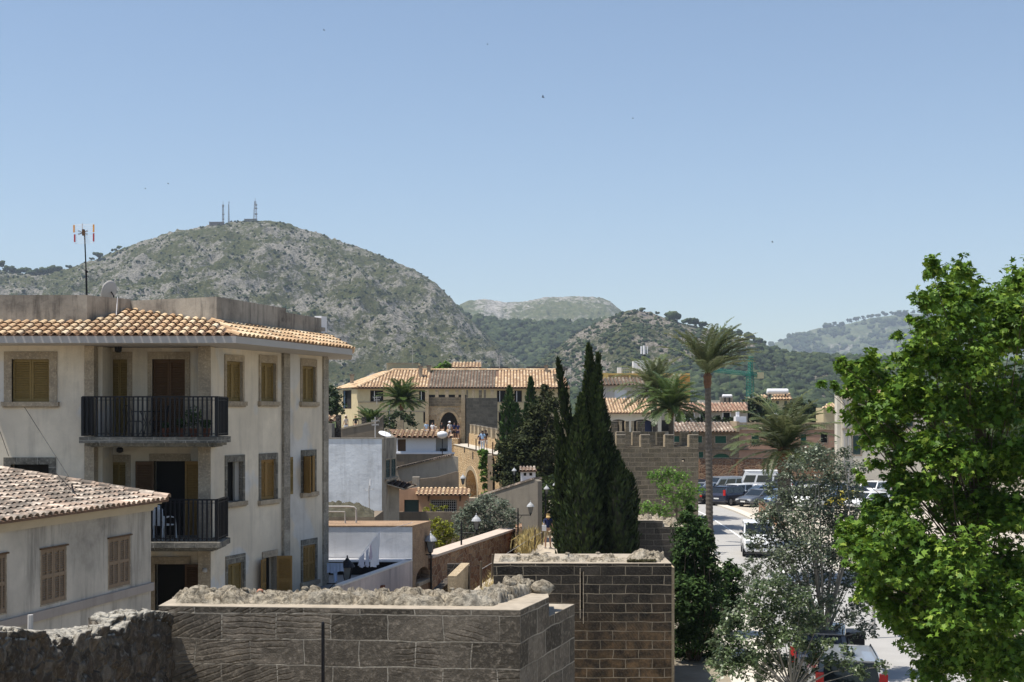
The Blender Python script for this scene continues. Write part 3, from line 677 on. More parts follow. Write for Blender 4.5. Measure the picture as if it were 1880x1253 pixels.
# eave slab, fascia, roof
zE = PZ(616, 36.0); zs = PZ(630, 36.0)
E0 = Vector((PX(-70, 36), 36, zE)); E1 = Vector((PX(433, 36), 36, zE)); E2 = Vector((PX(647, 43.4), 43.4, zE))
mb = MB(); pl = [E0, E1, E2, Vector((-5.8, 47.2, zE)), Vector((-18, 46.2, zE))]; mb.prism([Vector((p.x, p.y, zs)) for p in pl], (0, 0, zE - zs - .02)); mb.build('eaves', M_FASC, big)
sl = .335
def on(px, Y): return Vector((PX(px, Y), Y, zE + (Y - 36) * sl))
k0 = on(398, 37.4)
rf = tile_roof('roof', [E0, E1, k0, on(240, 38.75), on(160, 37.4), on(-70, 37.4)], big, M_TILE, tmin=.1)
pR = Vector((PX(600, 44.5), 44.5, 0)); ed = (E2 - E1).normalized(); nB = (k0 - E1).cross(ed).normalized(); nB = nB if nB.z > 0 else -nB
def onB(p): q = Vector(p); q.z = E1.z - (nB.x * (q.x - E1.x) + nB.y * (q.y - E1.y)) / nB.z; return q
top = onB(pR)
tile_roof('roof', [E1, E2, top, k0], big, M_TILE, tmin=.1)
tile_roof('roof', [E2, Vector((-5.8, 47.2, zE)), top], big, M_TILE)
zP = PZ(542, 37.4)
def pw(a, b, z0, z1, th=.2, mat=M_CONC):
    w_ = Wall(a[0], a[1], b[0], b[1]); mb = MB(); w_.panel(mb, R(0, w_.L, z0, z1), [], th); return mb.build('parapet', mat, big)
pw((-70, 37.4), (160, 37.4), zE, zP); pw((160.2, 37.41), (240, 38.7), zE, zP - .005); pw((240, 38.7), (397.6, 37.39), zE, zP - .05)
w_ = Wall(398, 37.4, 600, 44.5); us, _ = w_.u(525); ue, _ = w_.u(590)
for a, b, z1, m in ((0, us, EYE + 3.35, M_CONC), (us + .002, ue, EYE + 3.22, M_CONC), (ue + .002, w_.L, EYE + 3.3, M_WHITE)):
    mb = MB(); w_.panel(mb, R(a, b, zE, z1), [], .25); mb.build('parapet', m, big)
mb = MB(); mb.prism([(PX(-70, 37.6), 37.65, zP - .6), (PX(160, 37.6), 37.65, zP - .6), (PX(240, 38.9), 38.95, zP - .6), (PX(398, 37.7), 37.75, zP - .6), (PX(598, 44.4), 44.3, zP - .6), (-17, 44.3, zP - .6)], (0, 0, .12)); mb.build('roof_terrace', M_CONC, big)
# lamps under the eaves
mb = MB(); q = P(217, 639, 38.0); mb.lathe(q - Vector((0, 0, .14)), [(.05, 0), (.1, .04), (.11, .2), (.05, .26), (.02, .4)], 10); mb.build('wall_lantern', M_IRON, big)
mb = MB(); q = P(220, 827, 38.2); mb.lathe(q - Vector((0, 0, .08)), [(.04, 0), (.1, .04), (.1, .12), (.03, .2)], 10); mb.build('wall_lantern', M_IRON, big)
mb = MB(); q = P(376, 1048, 37.5); mb.lathe(q - Vector((0, 0, .06)), [(.03, 0), (.07, .03), (.07, .1), (.03, .13)], 10); mb.build('wall_lantern', M_FASC, big)
# cables across the facade
def cable(pts, label, r=.008, mat=M_IRON, sag=0):
    mb = MB(); q = []
    for a, b in zip(pts[:-1], pts[1:]):
        for i in range(9): s_ = i / 8; p = Vector(a).lerp(Vector(b), s_); p.z -= sag * 4 * s_ * (1 - s_); q.append(p)
    mb.tube(q, r, 5); return mb.build('cable', mat, None, label=label, cat='cable')
cable([P(45, 748, 37.25), P(128, 878, 34.4)], 'thin black cable slanting from the upper left window to the low tiled roof')
cable([P(-8, 770, 37.2), P(16, 838, 37.1)], 'thin short cable slanting down the cream wall at the left edge')
# rooftop aerial and dish
aer = thing('tv_aerial', 'tall roof aerial with orange and red tips on a black mast above the parapet', 'aerial', P(160, 541, 38.4))
mb = MB(); a0, a1 = P(160, 545, 38.4), P(155, 424, 38.4); mb.tube([a0 - Vector((0, 0, .5)), a0.lerp(a1, .4), a0.lerp(a1, .4)], .03, 8); mb.tube([a0.lerp(a1, .4), a1], .02, 8); mb.tube([P(158, 499, 38.4), P(159.5, 497, 38.4)], .06, 8); mb.build('mast', M_IRON, aer)
mb = MB(); ca = P(155, 429, 38.35)
def q_(dx, dz, dy=0): return Vector((ca.x + dx * 38.4 / F, ca.y + dy, ca.z + dz * 38.4 / F))
for z in (17, 13.5, 10, 6.5, 3, -3.5, -7, -10.5, -14, -17): mb.tube([q_(-18, z - (abs(z) > 15) * 1.5, -.02), q_(18, z, -.02)], .005, 5)
for x in (-18.5, 17.5):
    mb.tube([q_(x, 17, -.02), q_(x, 1, -.02)], .006, 4); mb.tube([q_(x, -1, -.02), q_(x + (2 if x < 0 else 0), -17, -.02)], .006, 4)
mb.obox(q_(-2.5, 9, -.06), (.014, 0, 0), (0, .012, 0), (0, 0, .14)); mb.build('reflector', M_WHITE, aer)
mb = MB()
for s_ in (-1, 1):
    for z in (5, 2.5, -2, -4): mb.tube([q_(0, 0, -.12), q_(s_ * 9, z, -.14)], .008, 4)
mb.obox(q_(0, 1, -.08), (.03, 0, 0), (0, .05, 0), (0, 0, .09)); mb.build('dipole', M_SHUTB, aer)
mo, mr = m_plain('tip_orange', (.8, .36, .08), .5), m_plain('tip_red', (.45, .06, .07), .5)
for x, z0, z1, m in ((-18.5, 15, 1.5, mo), (17.5, 16, 2, mo), (-18, -2, -16, mr), (17.5, 0, -15, mr)):
    mb = MB(); mb.obox(q_(x + (.8 if m is mr and x < 0 else 0), (z0 + z1) / 2, -.03), (.022, 0, 0), (0, .01, 0), (0, 0, abs(z1 - z0) / 2 * 38.4 / F)); mb.build('tip', m, aer)
def dish(c, r, nrm, label, mat=None, parent_mast=None):
    t_ = thing('satellite_dish', label, 'dish', c); c = Vector(c); nrm = Vector(nrm).normalized(); a = nrm.orthogonal().normalized(); b = nrm.cross(a); vs = []; fs = []; n = 20
    for i in range(6):
        rr = r * i / 5
        for k in range(n): an = 2 * math.pi * k / n; vs.append(c + a * rr * math.cos(an) + b * rr * math.sin(an) + nrm * (.22 * r * (i / 5) ** 2))
    for i in range(6):
        rr = r * i / 5
        for k in range(n): an = 2 * math.pi * k / n; vs.append(c + a * rr * math.cos(an) + b * rr * math.sin(an) + nrm * (.22 * r * (i / 5) ** 2 - .02))
    for i in range(5):
        for k in range(n):
            p, q = i * n + k, i * n + (k + 1) % n; fs.append((p, q, q + n, p + n)); o = 6 * n; fs.append((p + o, p + n + o, q + n + o, q + o))
    for k in range(n): p, q = 5 * n + k, 5 * n + (k + 1) % n; fs.append((p, q, q + 6 * n, p + 6 * n))
    mb = MB(); mb.add(vs, fs); mb.build('reflector', mat or M_FASC, t_, smooth=True)
    mb = MB(); mb.tube([c - Vector((0, 0, r)) + nrm * .1, c + nrm * r * .9], .012, 5); mb.tube([c - nrm * .03, c - nrm * .12 - Vector((0, 0, .1)), c - nrm * .12 - Vector((0, 0, r + .4))], .02, 6)
    mb.box(*[v for p in zip(c + nrm * r * .9 - Vector((.04, .04, .04)), c + nrm * r * .9 + Vector((.04, .04, .04))) for v in p]); mb.build('arm', M_IRON, t_); return t_
dish(P(203, 536, 38.9), .33, (-.85, .35, .25), 'large pale satellite dish peeking over the dark parapet beside the aerial')
cable([P(216, 545, 38.2), P(215, 558, 38.2), P(213.5, 579, 38.1)], 'short white cable hanging down the dark parapet beside the dish', .015, M_WHITE)
# things on the balconies
def plastic_chair(loc, rz, label, mat=M_PLASTIC, group=None):
    t_ = thing('garden_chair', label, 'chair', (0, 0, 0), group); rr = lambda *a: a
    mb = MB(); mb.box(-.22, .22, -.22, .22, .40, .43); mb.build('seat', mat, t_)
    mb = MB()
    for i in range(7):
        a = -.75 + 1.5 * i / 6; x = .22 * math.sin(a); mb.obox((x, .22 + .05 * math.cos(a), .66), (.018, 0, 0), (0, .01, 0), (0, .04, .22))
    pts = [(-.22, .2, .43), (-.23, .24, .8), (-.12, .28, .9), (0, .29, .92), (.12, .28, .9), (.23, .24, .8), (.22, .2, .43)]; mb.tube(pts, .02, 6); mb.build('backrest', mat, t_)
    for sx in (-1, 1):
        mb = MB(); mb.tube([(sx * .25, -.24, 0), (sx * .24, -.2, .62), (sx * .25, .0, .66), (sx * .24, .22, .62)], .022, 6); mb.build('armrest', mat, t_)
        mb = MB(); mb.tube([(sx * .26, .28, 0), (sx * .22, .2, .43)], .022, 6); mb.build('leg', mat, t_)
    t_.location = loc; t_.rotation_euler = (0, 0, rz); WORLD[t_.name] = Vector(loc); return t_
plastic_chair((PX(300, 37.2), 37.25, zb2), 2.5, 'white plastic garden chair with slatted back on the lower balcony')
plastic_chair((PX(275, 37.5), 37.6, zb2), -.3, 'white plastic garden chair standing half hidden at the left end of the lower balcony')
def round_table(loc, label):
    t_ = thing('patio_table', label, 'table'); mb = MB(); mb.lathe((0, 0, .7), [(.42, 0), (.44, .015), (.42, .03)], 20); mb.build('tabletop', M_IRON, t_)
    for k in range(3): a = k * 2.1; mb = MB(); mb.tube([(.35 * math.cos(a), .35 * math.sin(a), 0), (.06 * math.cos(a), .06 * math.sin(a), .4), (.25 * math.cos(a), .25 * math.sin(a), .7)], .014, 6); mb.build('leg', M_IRON, t_)
    t_.location = loc
def iron_chair(loc, rz, label):
    t_ = thing('iron_chair', label, 'chair', (0, 0, 0), 'dark chairs on the upper balcony'); mb = MB(); mb.lathe((0, 0, .42), [(.19, 0), (.2, .02), (.19, .03)], 16); mb.build('seat', M_IRON, t_)
    mb = MB(); mb.tube([(-.2, .18, .43), (-.22, .24, .75), (-.12, .26, .88), (.12, .26, .88), (.22, .24, .75), (.2, .18, .43)], .012, 6)
    for x in (-.09, 0, .09): mb.tube([(x, .19, .43), (x, .26, .87)], .007, 4)
    mb.build('backrest', M_IRON, t_)
    for sx in (-1, 1):
        for sy in (-1, 1): mb = MB(); mb.tube([(sx * .2, sy * .2, 0), (sx * .14, sy * .14, .42)], .012, 6); mb.build('leg', M_IRON, t_)
    t_.location = loc; t_.rotation_euler = (0, 0, rz)
round_table((PX(268, 37.4), 37.5, zb1), 'small round dark patio table on the upper balcony behind the railing')
iron_chair((PX(245, 37.3), 37.4, zb1), 1.3, 'dark wire chair left of the round table on the upper balcony')
iron_chair((PX(292, 37.4), 37.4, zb1), -1.4, 'dark wire chair right of the round table on the upper balcony')
M_POT = m_plain('terracotta', (.20, .08, .045), .85); M_PLANT = m_leaf('potted_green', [(0, (.02, .04, .015)), (.6, (.045, .09, .03)), (1, (.12, .20, .06))])
def pot_plant(c, h, r, label, n=160, mat=None, spread=1.0, group='potted plants on the upper balcony'):
    t_ = thing('potted_plant', label, 'plant', c, group); mb = MB(); mb.lathe(c, [(.08, 0), (.12, .2), (.135, .2), (.135, .24), (.1, .24)], 12); mb.build('pot', M_POT, t_)
    p = RNG.normal(0, 1, (n, 3)); p /= np.linalg.norm(p, axis=1)[:, None]; p *= (RNG.random(n) ** .4)[:, None] * [r * spread, r * spread, h / 2]; p += np.array(c) + [0, 0, .24 + h / 2]
    leafcloud('foliage', p, .05, mat or M_PLANT, t_)
pot_plant(Vector((PX(355, 36.9), 36.95, zb1)), .65, .26, 'tall leafy plant in a pot at the right end of the upper balcony', 260)
pot_plant(Vector((PX(330, 36.9), 37.1, zb1)), .3, .16, 'small bushy plant in a pot left of the tall leafy one on the upper balcony')
pot_plant(Vector((PX(304, 36.9), 36.9, zb1)), .15, .12, 'low plant in a terracotta pot in the middle of the upper balcony')
pot_plant(Vector((PX(378, 36.9), 36.95, zb1)), .25, .18, 'round low plant in a pot rightmost on the upper balcony')

# ---------------------------------------------------------------- the low tile-roofed house in front of it
low = thing('low_house', 'low weathered grey house with tan louvred shutters and a lichened tile roof at the left', 'house', (-11, 30, 0))
W3 = Wall(0, 26.9, 277, 33.0); ul = -6.0; zc = EYE - 2.22
S = {}
S['a'] = W3.rect(-18, 11, 1022, 1132); S['b'] = W3.rect(75, 121, 1010, 1112); S['c'] = W3.rect(199, 238.5, 990, 1082)
mb = MB(); W3.panel(mb, R(ul, W3.L, 0, zc), [R(*q) for q in S.values()], .25); mb.build('wall', m_stucco('wall_grey_white', (.62, .56, .48), stain=(.08, .075, .07), amt=.7, streak=.9, scale=1.1), low)
mb = MB(); q0 = W3.pt(W3.L - .251, 0, -.251); W3.box(mb, W3.L - .25, W3.L, 0, zc - .05, -5.5, -.252); mb.build('end_wall', M_WALL2, low)
zb = EYE - 4.26; mb = MB(); W3.box(mb, ul, W3.L + .05, zb - .2, zb, -.2, .07); mb.build('string_course', m_stucco('band_pinkish', (.44, .38, .34), amt=.3, streak=.4), low)
mb = MB()
for o0, z0, z1 in ((.06, zc - .22, zc - .14), (.12, zc - .14 + .001, zc - .06), (.2, zc - .059, zc + .01)): W3.box(mb, ul, W3.L + o0, z0, z1, -.2, o0)
mb.build('cornice', m_plain('cornice_cream', (.50, .42, .31), .9, var=.15, scale=3), low)
for k, q in S.items():
    w = window(W3, low, q, .03, .03, M_STONE, sill=False, proud=.004); closed(W3, w, q, M_SHUTP, -.04, double=True)
    mb = MB(); W3.box(mb, q[0] - .05, q[1] + .05, q[3], q[3] + .035, .0, .05); mb.build('lintel_rail', M_SHUTB, w)
up = -W3.n; rise = .138
cr = W3.pt(W3.L + .3, zc + .04, .34); a_ = W3.pt(ul, zc + .04, .34)
far1 = cr + up * 6.2 + Vector((0, 0, rise * 6.2)); far0 = a_ + up * 6.2 + Vector((0, 0, rise * 6.2))
tile_roof('roof', [a_, cr, far1, far0], low, M_TILEP, sp=.235, row=.40, ridges=[(cr + Vector((0, 0, .04)), far1 + Vector((0, 0, .04)))])
mb = MB(); p = P(137, 908, 31.5); mb.tube([p, p + Vector((-.1, .1, .22))], .02, 5); mb.build('bracket', M_IRON, low)
cable([P(102, 868, 33.5), P(143, 911, 31.0)], 'thin guy wire fixed to the lichened tile roof', .01)
# ---------------------------------------------------------------- ruined town wall: foreground and the towers beyond
M_ASH1 = m_ashlar('ashlar_near', (.07, .06, .047), (.23, .195, .155), (.40, .36, .30), bw=.72, bh=.335, ms=.012, patina=(.055, .048, .04), pat=.6, bump=1.0, relief=1, mvis=.85)
M_ASH2 = m_ashlar('ashlar_dark', (.035, .03, .026), (.085, .073, .06), (.33, .28, .21), bw=.75, bh=.27, ms=.014, patina=(.012, .012, .011), pat=.7, bump=.8, lowtint=(.17, .11, .06), lowz=EYE - 5.9, relief=.4)
M_ASH3 = m_ashlar('ashlar_grey', (.06, .053, .045), (.115, .10, .085), (.20, .18, .15), bw=.75, bh=.26, ms=.014, patina=(.03, .028, .025), pat=.6, bump=.6)
M_ASH4 = m_ashlar('ashlar_tower', (.13, .11, .075), (.22, .185, .135), (.30, .25, .185), bw=.85, bh=.30, ms=.02, patina=(.05, .045, .04), pat=.55, bump=.6)
M_PALE_LIT = m_ashlar('ashlar_pale', (.36, .28, .18), (.46, .37, .25), (.50, .42, .31), bw=.6, bh=.3, patina=(.2, .16, .11), pat=.4, bump=.4, mvis=.6)  # pale stone; also paints sunlight on merlon and corner edges
M_TOP = m_plain('pale_top', (.35, .30, .235), .95, var=.5, scale=5, bump=.5)  # paler mottled stone than the wall faces below
M_RUB = m_rubble('rubble_orange', [(.42, .27, .14), (.56, .38, .20), (.64, .46, .26), (.50, .36, .22)], (.68, .56, .38), scale=2.4, stretch=1.9, ms=.09)
M_RUBR = m_rubble('rubble_red', [(.18, .08, .05), (.38, .21, .12), (.26, .15, .10), (.48, .32, .20)], (.46, .35, .24), scale=2.5, stretch=1.6, ms=.09, dark=.6)
M_RUBG = m_rubble('rubble_grey', [(.07, .06, .05), (.12, .10, .085), (.16, .14, .12), (.09, .08, .07)], (.19, .17, .15), scale=4.2, stretch=1.5, ms=.09, dark=.8)
t = NT('rough_core'); v = t.coord(); a = t.noise(v, 3.5, 9, .75); b = t.noise(v, 14, 6, .7); g = t.vor(v, 9)
c = t.mix(t.ramp(a, [(.3, 0), (.65, 1)]), (.24, .20, .15), (.52, .46, .36)); c = t.mix(t.ramp(b, [(.38, .8), (.55, 0)]), c, (.07, .06, .045))
c = t.mix(t.math('MULTIPLY', t.ramp(t.noise(v, 1.3, 4), [(.5, 0), (.66, 1)]), .5), c, (.5, .48, .43))  # whitish highlights and dark holes are painted in by noise
t.bump(t.math('ADD', t.math('ADD', a, b), g), 1.0, .05); M_CORE = t.done(c, .97, spec=.05)
def rough(name, poly_top, base, h, mat, parent=None, step=.05, amp=.07, seed=0, prof=None, edge=.12, lump=.0, **kw):
    """rubble mass on a quad footprint base=[p0,p1,p2,p3] (plan corners, front-left, front-right, back-right, back-left); z0; h(u,v)"""
    p0, p1, p2, p3, z0 = [Vector((p[0], p[1], 0)) for p in base[:4]] + [base[4]]
    nu = max(4, int((p1 - p0).length / step)); nv = max(4, int((p3 - p0).length / step)); V = []
    for j in range(nv + 1):
        for i in range(nu + 1):
            u, w = i / nu, j / nv; p = (p0 * (1 - u) + p1 * u) * (1 - w) + (p3 * (1 - u) + p2 * u) * w
            de = min(u * nu, (nu - i), w * nv, (nv - j)) * step; e = min(1, de / edge); e = e * e * (3 - 2 * e) if False else e ** .55
            q = Vector((p.x, p.y, seed))
            qw = q + noise.noise_vector(q * 3) * .05; dd, pp = noise.voronoi(qw * 4.2); d2, p2_ = noise.voronoi(qw * 10.)
            n1 = noise.fractal(q * 2.3, .8, 2, 4); n2 = noise.cell(Vector(pp[0]) * 7.3); n3 = noise.cell(Vector(p2_[0]) * 5.1)
            cr = min(1, (dd[1] - dd[0]) * 5.5) - 1; c2 = min(1, (d2[1] - d2[0]) * 4) - 1
            tl = (qw.x * 4.2 - pp[0].x) * (n2 - .5) * .10 + (qw.y * 4.2 - pp[0].y) * (n3 - .5) * .08
            hh = h(u, w) * e; z = z0 + hh + (n1 * amp * .35 + (n2 - .5) * amp * 1.7 + (n3 - .5) * amp * .5 + cr * amp * 1.1 + c2 * amp * .35 + tl) * e
            off = noise.noise_vector(q * 9) * amp * .35 * (1 if 0 < de else .4)
            V.append((p.x + off.x, p.y + off.y, max(z, z0 - .02 if e < .01 else z0)))
    I = np.arange((nu + 1) * (nv + 1)).reshape(nv + 1, nu + 1); q = np.stack([I[:-1, :-1], I[:-1, 1:], I[1:, 1:], I[1:, :-1]], -1).reshape(-1)
    # make sure the faces look up
    me = raw_mesh(name, V, 4, q, smooth=False)
    if me.polygons[len(me.polygons) // 2].normal.z < 0: me.flip_normals()
    return tag(link_mesh(me, name, mat, parent), **kw)
# -- tower 1 (foreground)
t1 = thing('ruined_tower', 'big dark ashlar tower stump with rippled blocks and a rubble top, nearest in the foreground', 'tower wall', (-2.2, 18, 0))
z1 = EYE - 2.5; A1 = Vector((PX(291, 17.0), 17.0, 0)); B1 = Vector((PX(955, 16.62), 16.62, 0)); C1_ = Vector((PX(1008, 17.80), 17.80, 0)); D1 = Vector((PX(291, 17), 19.2, 0))
mb = MB(); zc1 = z1 - .0
mb.prism([A1 + Vector((0, 0, 0)), B1, C1_, C1_ + Vector((.0, .9, 0)), Vector((PX(905, 18.7), 18.7, 0)), Vector((PX(880, 17.95), 17.95, 0)), Vector((A1.x, 17.95, 0))], (0, 0, z1 - .006)); mb.build('wall', M_ASH1, t1)
mb = MB(); mb.prism([Vector((p.x, p.y, z1 - .005)) for p in (A1 + Vector((0, .004, 0)), B1 + Vector((-.004, .004, 0)), C1_ + Vector((-.004, 0, 0)), C1_ + Vector((-.004, .89, 0)), Vector((PX(905, 18.7) + .01, 18.69, 0)), Vector((PX(880, 17.95) + .006, 17.942, 0)), Vector((A1.x + .004, 17.942, 0)))], (0, 0, .008)); mb.build('pale_top', M_TOP, t1)
E1_ = Vector((PX(1055, 18.95), 18.95, 0)); z1b = EYE - 2.77
dv = (C1_ - B1).normalized()
mb = MB(); mb.prism([C1_ + dv * .003 + Vector((-.0, 0, 0)), E1_, E1_ + Vector((-1.4, .12, 0)), C1_ + Vector((-1.0, .95, 0)), C1_ + Vector((-.01, .93, 0))], (0, 0, z1b)); mb.build('lower_wall', M_ASH1, t1)
mb = MB(); mb.prism([Vector((p.x, p.y, z1b + .002)) for p in (C1_ + dv * .01, E1_ + Vector((-.004, 0, 0)), E1_ + Vector((-1.39, .115, 0)), C1_ + Vector((-.98, .955, 0)), C1_ + Vector((-.01, .935, 0)))], (0, 0, .008)); mb.build('pale_top', M_TOP, t1)
def hcore(u, w):
    return .145 + .012 * math.sin(u * 17) + (.05 if u > .93 and w > .3 else 0) - (.1 * max(0, (.04 - u) / .04))
rough('rubble_core', None, [(PX(318, 17.1), 17.22), (PX(905, 16.9), 16.95), (PX(945, 17.75), 17.75), (PX(316, 17.85), 17.85), z1], hcore, M_CORE, t1, step=.022, amp=.034, seed=2.2, edge=.035, lump=.05)
rough('rubble_core', None, [(PX(872, 17.4), 17.42), (PX(925, 17.3), 17.3), (PX(984, 18.35), 18.35), (PX(930, 18.5), 18.5), z1], lambda u, w: .15 + .05 * w, M_CORE, t1, step=.022, amp=.034, seed=4.4, edge=.035, lump=.05)
# loose stones lying on the core
def stone(c, r, label, mat=None, group=None, sq=.6):
    V = BV * (1 + RNG.normal(0, .12, (len(BV), 1))) * r; V[:, 2] *= sq; V += np.array(c)
    me = raw_mesh('loose_stone', V, 3, BF.reshape(-1)); o = link_mesh(me, 'loose_stone', mat or M_CORE, None, base=True); return tag(o, label, 'stone', group)
for i_, (px, yy, r) in enumerate([(392, 17.5, .07), (450, 17.6, .05), (560, 17.6, .08), (575, 17.5, .06), (745, 17.6, .06), (830, 17.6, .05), (938, 18.15, .13), (965, 18.3, .11)]):
    stone((PX(px, yy), yy, z1 + .14), r * .8, ORD[i_] + ' loose grey stone from the left on top of the nearest tower', group='loose stones on the nearest tower')
stone((PX(477, 17.45), 17.45, z1 + .135), .045, 'small reddish brick fragment on the nearest tower top', m_plain('brick_bit', (.42, .20, .13), .9))
stone((PX(996, 18.3), 18.3, z1b + .33), .18, 'rounded grey boulder at the right end of the nearest tower top')
# -- left parapet wall, stepping up towards the tower
t0 = thing('parapet_wall', 'low dark rubble parapet wall with a broken sunlit top, running into the nearest tower at bottom left', 'wall', (-5, 14, 0))
P0 = Vector((PX(-30, 12.2), 12.2, 0)); P1 = Vector((PX(322, 16.95), 16.95, 0)); wd = (P1 - P0).normalized(); wn_ = Vector((wd.y, -wd.x, 0)); wn_ = wn_ if wn_.dot(-P0) > 0 else -wn_
topp = [(-30, 1148), (88, 1152), (94, 1168), (150, 1160), (178, 1150), (232, 1143), (240, 1128), (290, 1118), (318, 1130), (324, 1134)]
L0 = (P1 - P0).length; N = 270; V = []; Wp = Wall(-30, 12.2, 322, 16.95)
rows = 100
for i in range(N + 1):
    u = L0 * i / N; p = Wp.A + Wp.d * u; px = CX + F * p.x / p.y; yt = np.interp(px, [q[0] for q in topp], [q[1] for q in topp]); zt = PZ(yt, p.y) - .02
    for j in range(rows + 1):
        s = j / rows
        if s < .72: zz = zt * (s / .72) if s / .72 < .5 else zt * (.5 + (s / .72 - .5)); zz = zt - (1 - s / .72) ** 1.0 * 2.2; o = 0
        elif s < .95: zz = zt; o = -(s - .72) / .23 * .5
        else: zz = zt - (s - .95) / .05 * 2.2; o = -.5
        q = p + Wp.n * o; qq = Vector((q.x, q.y, zz)); n1 = noise.noise_vector(qq * 3) * .02 + noise.noise_vector(qq * 12) * .012; dd, pp = noise.voronoi(Vector((qq.x, qq.y, qq.z * 1.3)) * 4.4 + noise.noise_vector(qq * 4) * .25)
        cr = min(1, (dd[1] - dd[0]) * 5) - 1; ce = noise.cell(Vector(pp[0]) * 6.1) - .5; n1 += Wp.n * (cr * .02 + ce * .026) * (1 if s < .8 else -1)
        rg = (ce * .04 + cr * .018 + noise.fractal(qq * 5, .8, 2, 3) * .015) if s >= .70 else 0
        V.append((qq.x + n1.x, qq.y + n1.y, qq.z + n1.z * .7 + rg))
I = np.arange((N + 1) * (rows + 1)).reshape(N + 1, rows + 1); q = np.stack([I[:-1, :-1], I[:-1, 1:], I[1:, 1:], I[1:, :-1]], -1).reshape(-1)
me = raw_mesh('rubble_wall', V, 4, q)
c_ = me.polygons[10].normal
if c_.dot(Wp.n) < 0: me.flip_normals()
auto_uv(me)
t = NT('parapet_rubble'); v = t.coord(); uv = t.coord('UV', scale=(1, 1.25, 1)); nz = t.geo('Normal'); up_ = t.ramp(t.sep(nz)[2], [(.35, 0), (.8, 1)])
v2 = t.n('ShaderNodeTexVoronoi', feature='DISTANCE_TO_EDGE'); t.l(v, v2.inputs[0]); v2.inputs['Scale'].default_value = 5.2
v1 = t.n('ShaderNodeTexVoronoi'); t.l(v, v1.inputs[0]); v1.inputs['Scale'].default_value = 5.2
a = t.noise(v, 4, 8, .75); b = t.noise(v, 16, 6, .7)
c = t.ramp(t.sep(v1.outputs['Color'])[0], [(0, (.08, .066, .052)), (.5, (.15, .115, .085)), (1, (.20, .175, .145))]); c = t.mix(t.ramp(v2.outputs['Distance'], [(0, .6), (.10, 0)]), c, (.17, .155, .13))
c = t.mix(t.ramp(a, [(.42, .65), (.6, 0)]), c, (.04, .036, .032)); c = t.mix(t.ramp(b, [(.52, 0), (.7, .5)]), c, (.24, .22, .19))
topc = t.mix(t.ramp(b, [(.36, 0), (.52, 1)]), (.12, .11, .09), (.46, .43, .37)); c = t.mix(up_, c, topc)  # upward faces painted paler, for the sunlit top
t.bump(t.math('ADD', t.math('ADD', t.ramp(v2.outputs['Distance'], [(0, 0), (.12, 1)]), a), b), .9, .04)
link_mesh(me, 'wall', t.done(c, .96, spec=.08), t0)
mb = MB(); cc = P(56, 1145, 13.6); mb.tube([Vector((cc.x, cc.y, cc.z - .35)), cc + Vector((0, 0, .09))], [.035, .028], 7); mb.build('wooden_peg', M_FASC, None, label='short weathered peg standing up behind the broken parapet at bottom left', cat='peg')
mb = MB(); cc = P(593, 1142, 15.6); mb.tube([Vector((cc.x, cc.y, 0)), cc - Vector((0, 0, .02)), cc], [.02, .02, .012], 8); mb.build('metal_post', M_IRON, None, label='thin dark metal post in front of the nearest ashlar wall', cat='post')
# -- tower 2
t2 = thing('ruined_tower', 'nearly black ashlar tower stump with pale mortar lines and rubble top, behind the nearest tower', 'tower wall', (3, 39, 0))
z2 = EYE - 4.36; mb = MB(); xa, xb = PX(906, 38), PX(1233, 38)
Wt = Wall(906, 38, 1233, 38); s0, _ = Wt.u(1066.5); s1, _ = Wt.u(1070)
sl_z = PZ(1120, 38), PZ(1050, 38)
Wt.panel(mb, R(0, Wt.L, 0, z2), [[(s0, sl_z[0]), (s1, sl_z[0]), (s1 - .01, sl_z[1]), (s0 + .01, sl_z[1])]], .45)
mb.box(xa, xa + .45, 38.452, 40.3, 0, z2); mb.box(xa, xb, 40.3, 40.7, 0, z2); mb.build('wall', M_ASH2, t2)
mb = MB(); mb.prism([(xb + .001, 38.0, 0), (xb + .1, 38.14, 0), (xb + .12, 40.6, 0), (xb + .001, 40.6, 0)], (0, 0, z2 - .12)); mb.build('corner_strip', M_PALE_LIT, t2)  # narrow pale strip along the right corner
mb = MB(); mb.box(xa + .003, xb - .003, 38.003, 40.6, z2 + .001, z2 + .012); mb.build('pale_top', M_TOP, t2)
mb = MB(); Wt.box(mb, s0 - .035, s0 - .005, sl_z[0] - .25, sl_z[1] + .1, -.001, .012); Wt.box(mb, s1 + .005, s1 + .03, sl_z[0] - .4, sl_z[1], -.001, .01); mb.build('slit_edge', M_STONE, t2)
rough('rubble_core', None, [(PX(915, 38.3), 38.35), (PX(1212, 38.3), 38.3), (PX(1222, 39.3), 39.5), (PX(918, 39), 39.4), z2], lambda u, w: .12 + (.18 * min(1, max(0, (u - .80) / .06))) * (1 if w > .35 else .3) + .04 * math.sin(u * 31), M_CORE, t2, step=.035, amp=.045, seed=5.5, edge=.06, lump=.06)
moss = m_leaf('moss', [(0, (.05, .05, .02)), (.6, (.09, .08, .03)), (1, (.15, .13, .05))], trans=.1)
p = RNG.uniform(-1, 1, (600, 3)) * [.42, .10, .03] + np.array([PX(1178, 38.25), 38.27, z2 + .06]); tag(leafcloud('moss', p, .035, moss, None, up=1.5), 'brownish green moss tuft on the dark tower top beside the rubble', 'moss', kind='stuff')
for i_, (px, yy, r) in enumerate([(952, 38.8, .06), (984, 38.9, .09), (1042, 38.9, .07), (1098, 39, .07), (1195, 38.9, .1)]): stone((PX(px, yy), yy, z2 + .2), r, ORD[i_] + ' loose stone from the left on top of the nearly black tower', group='loose stones on the black tower')
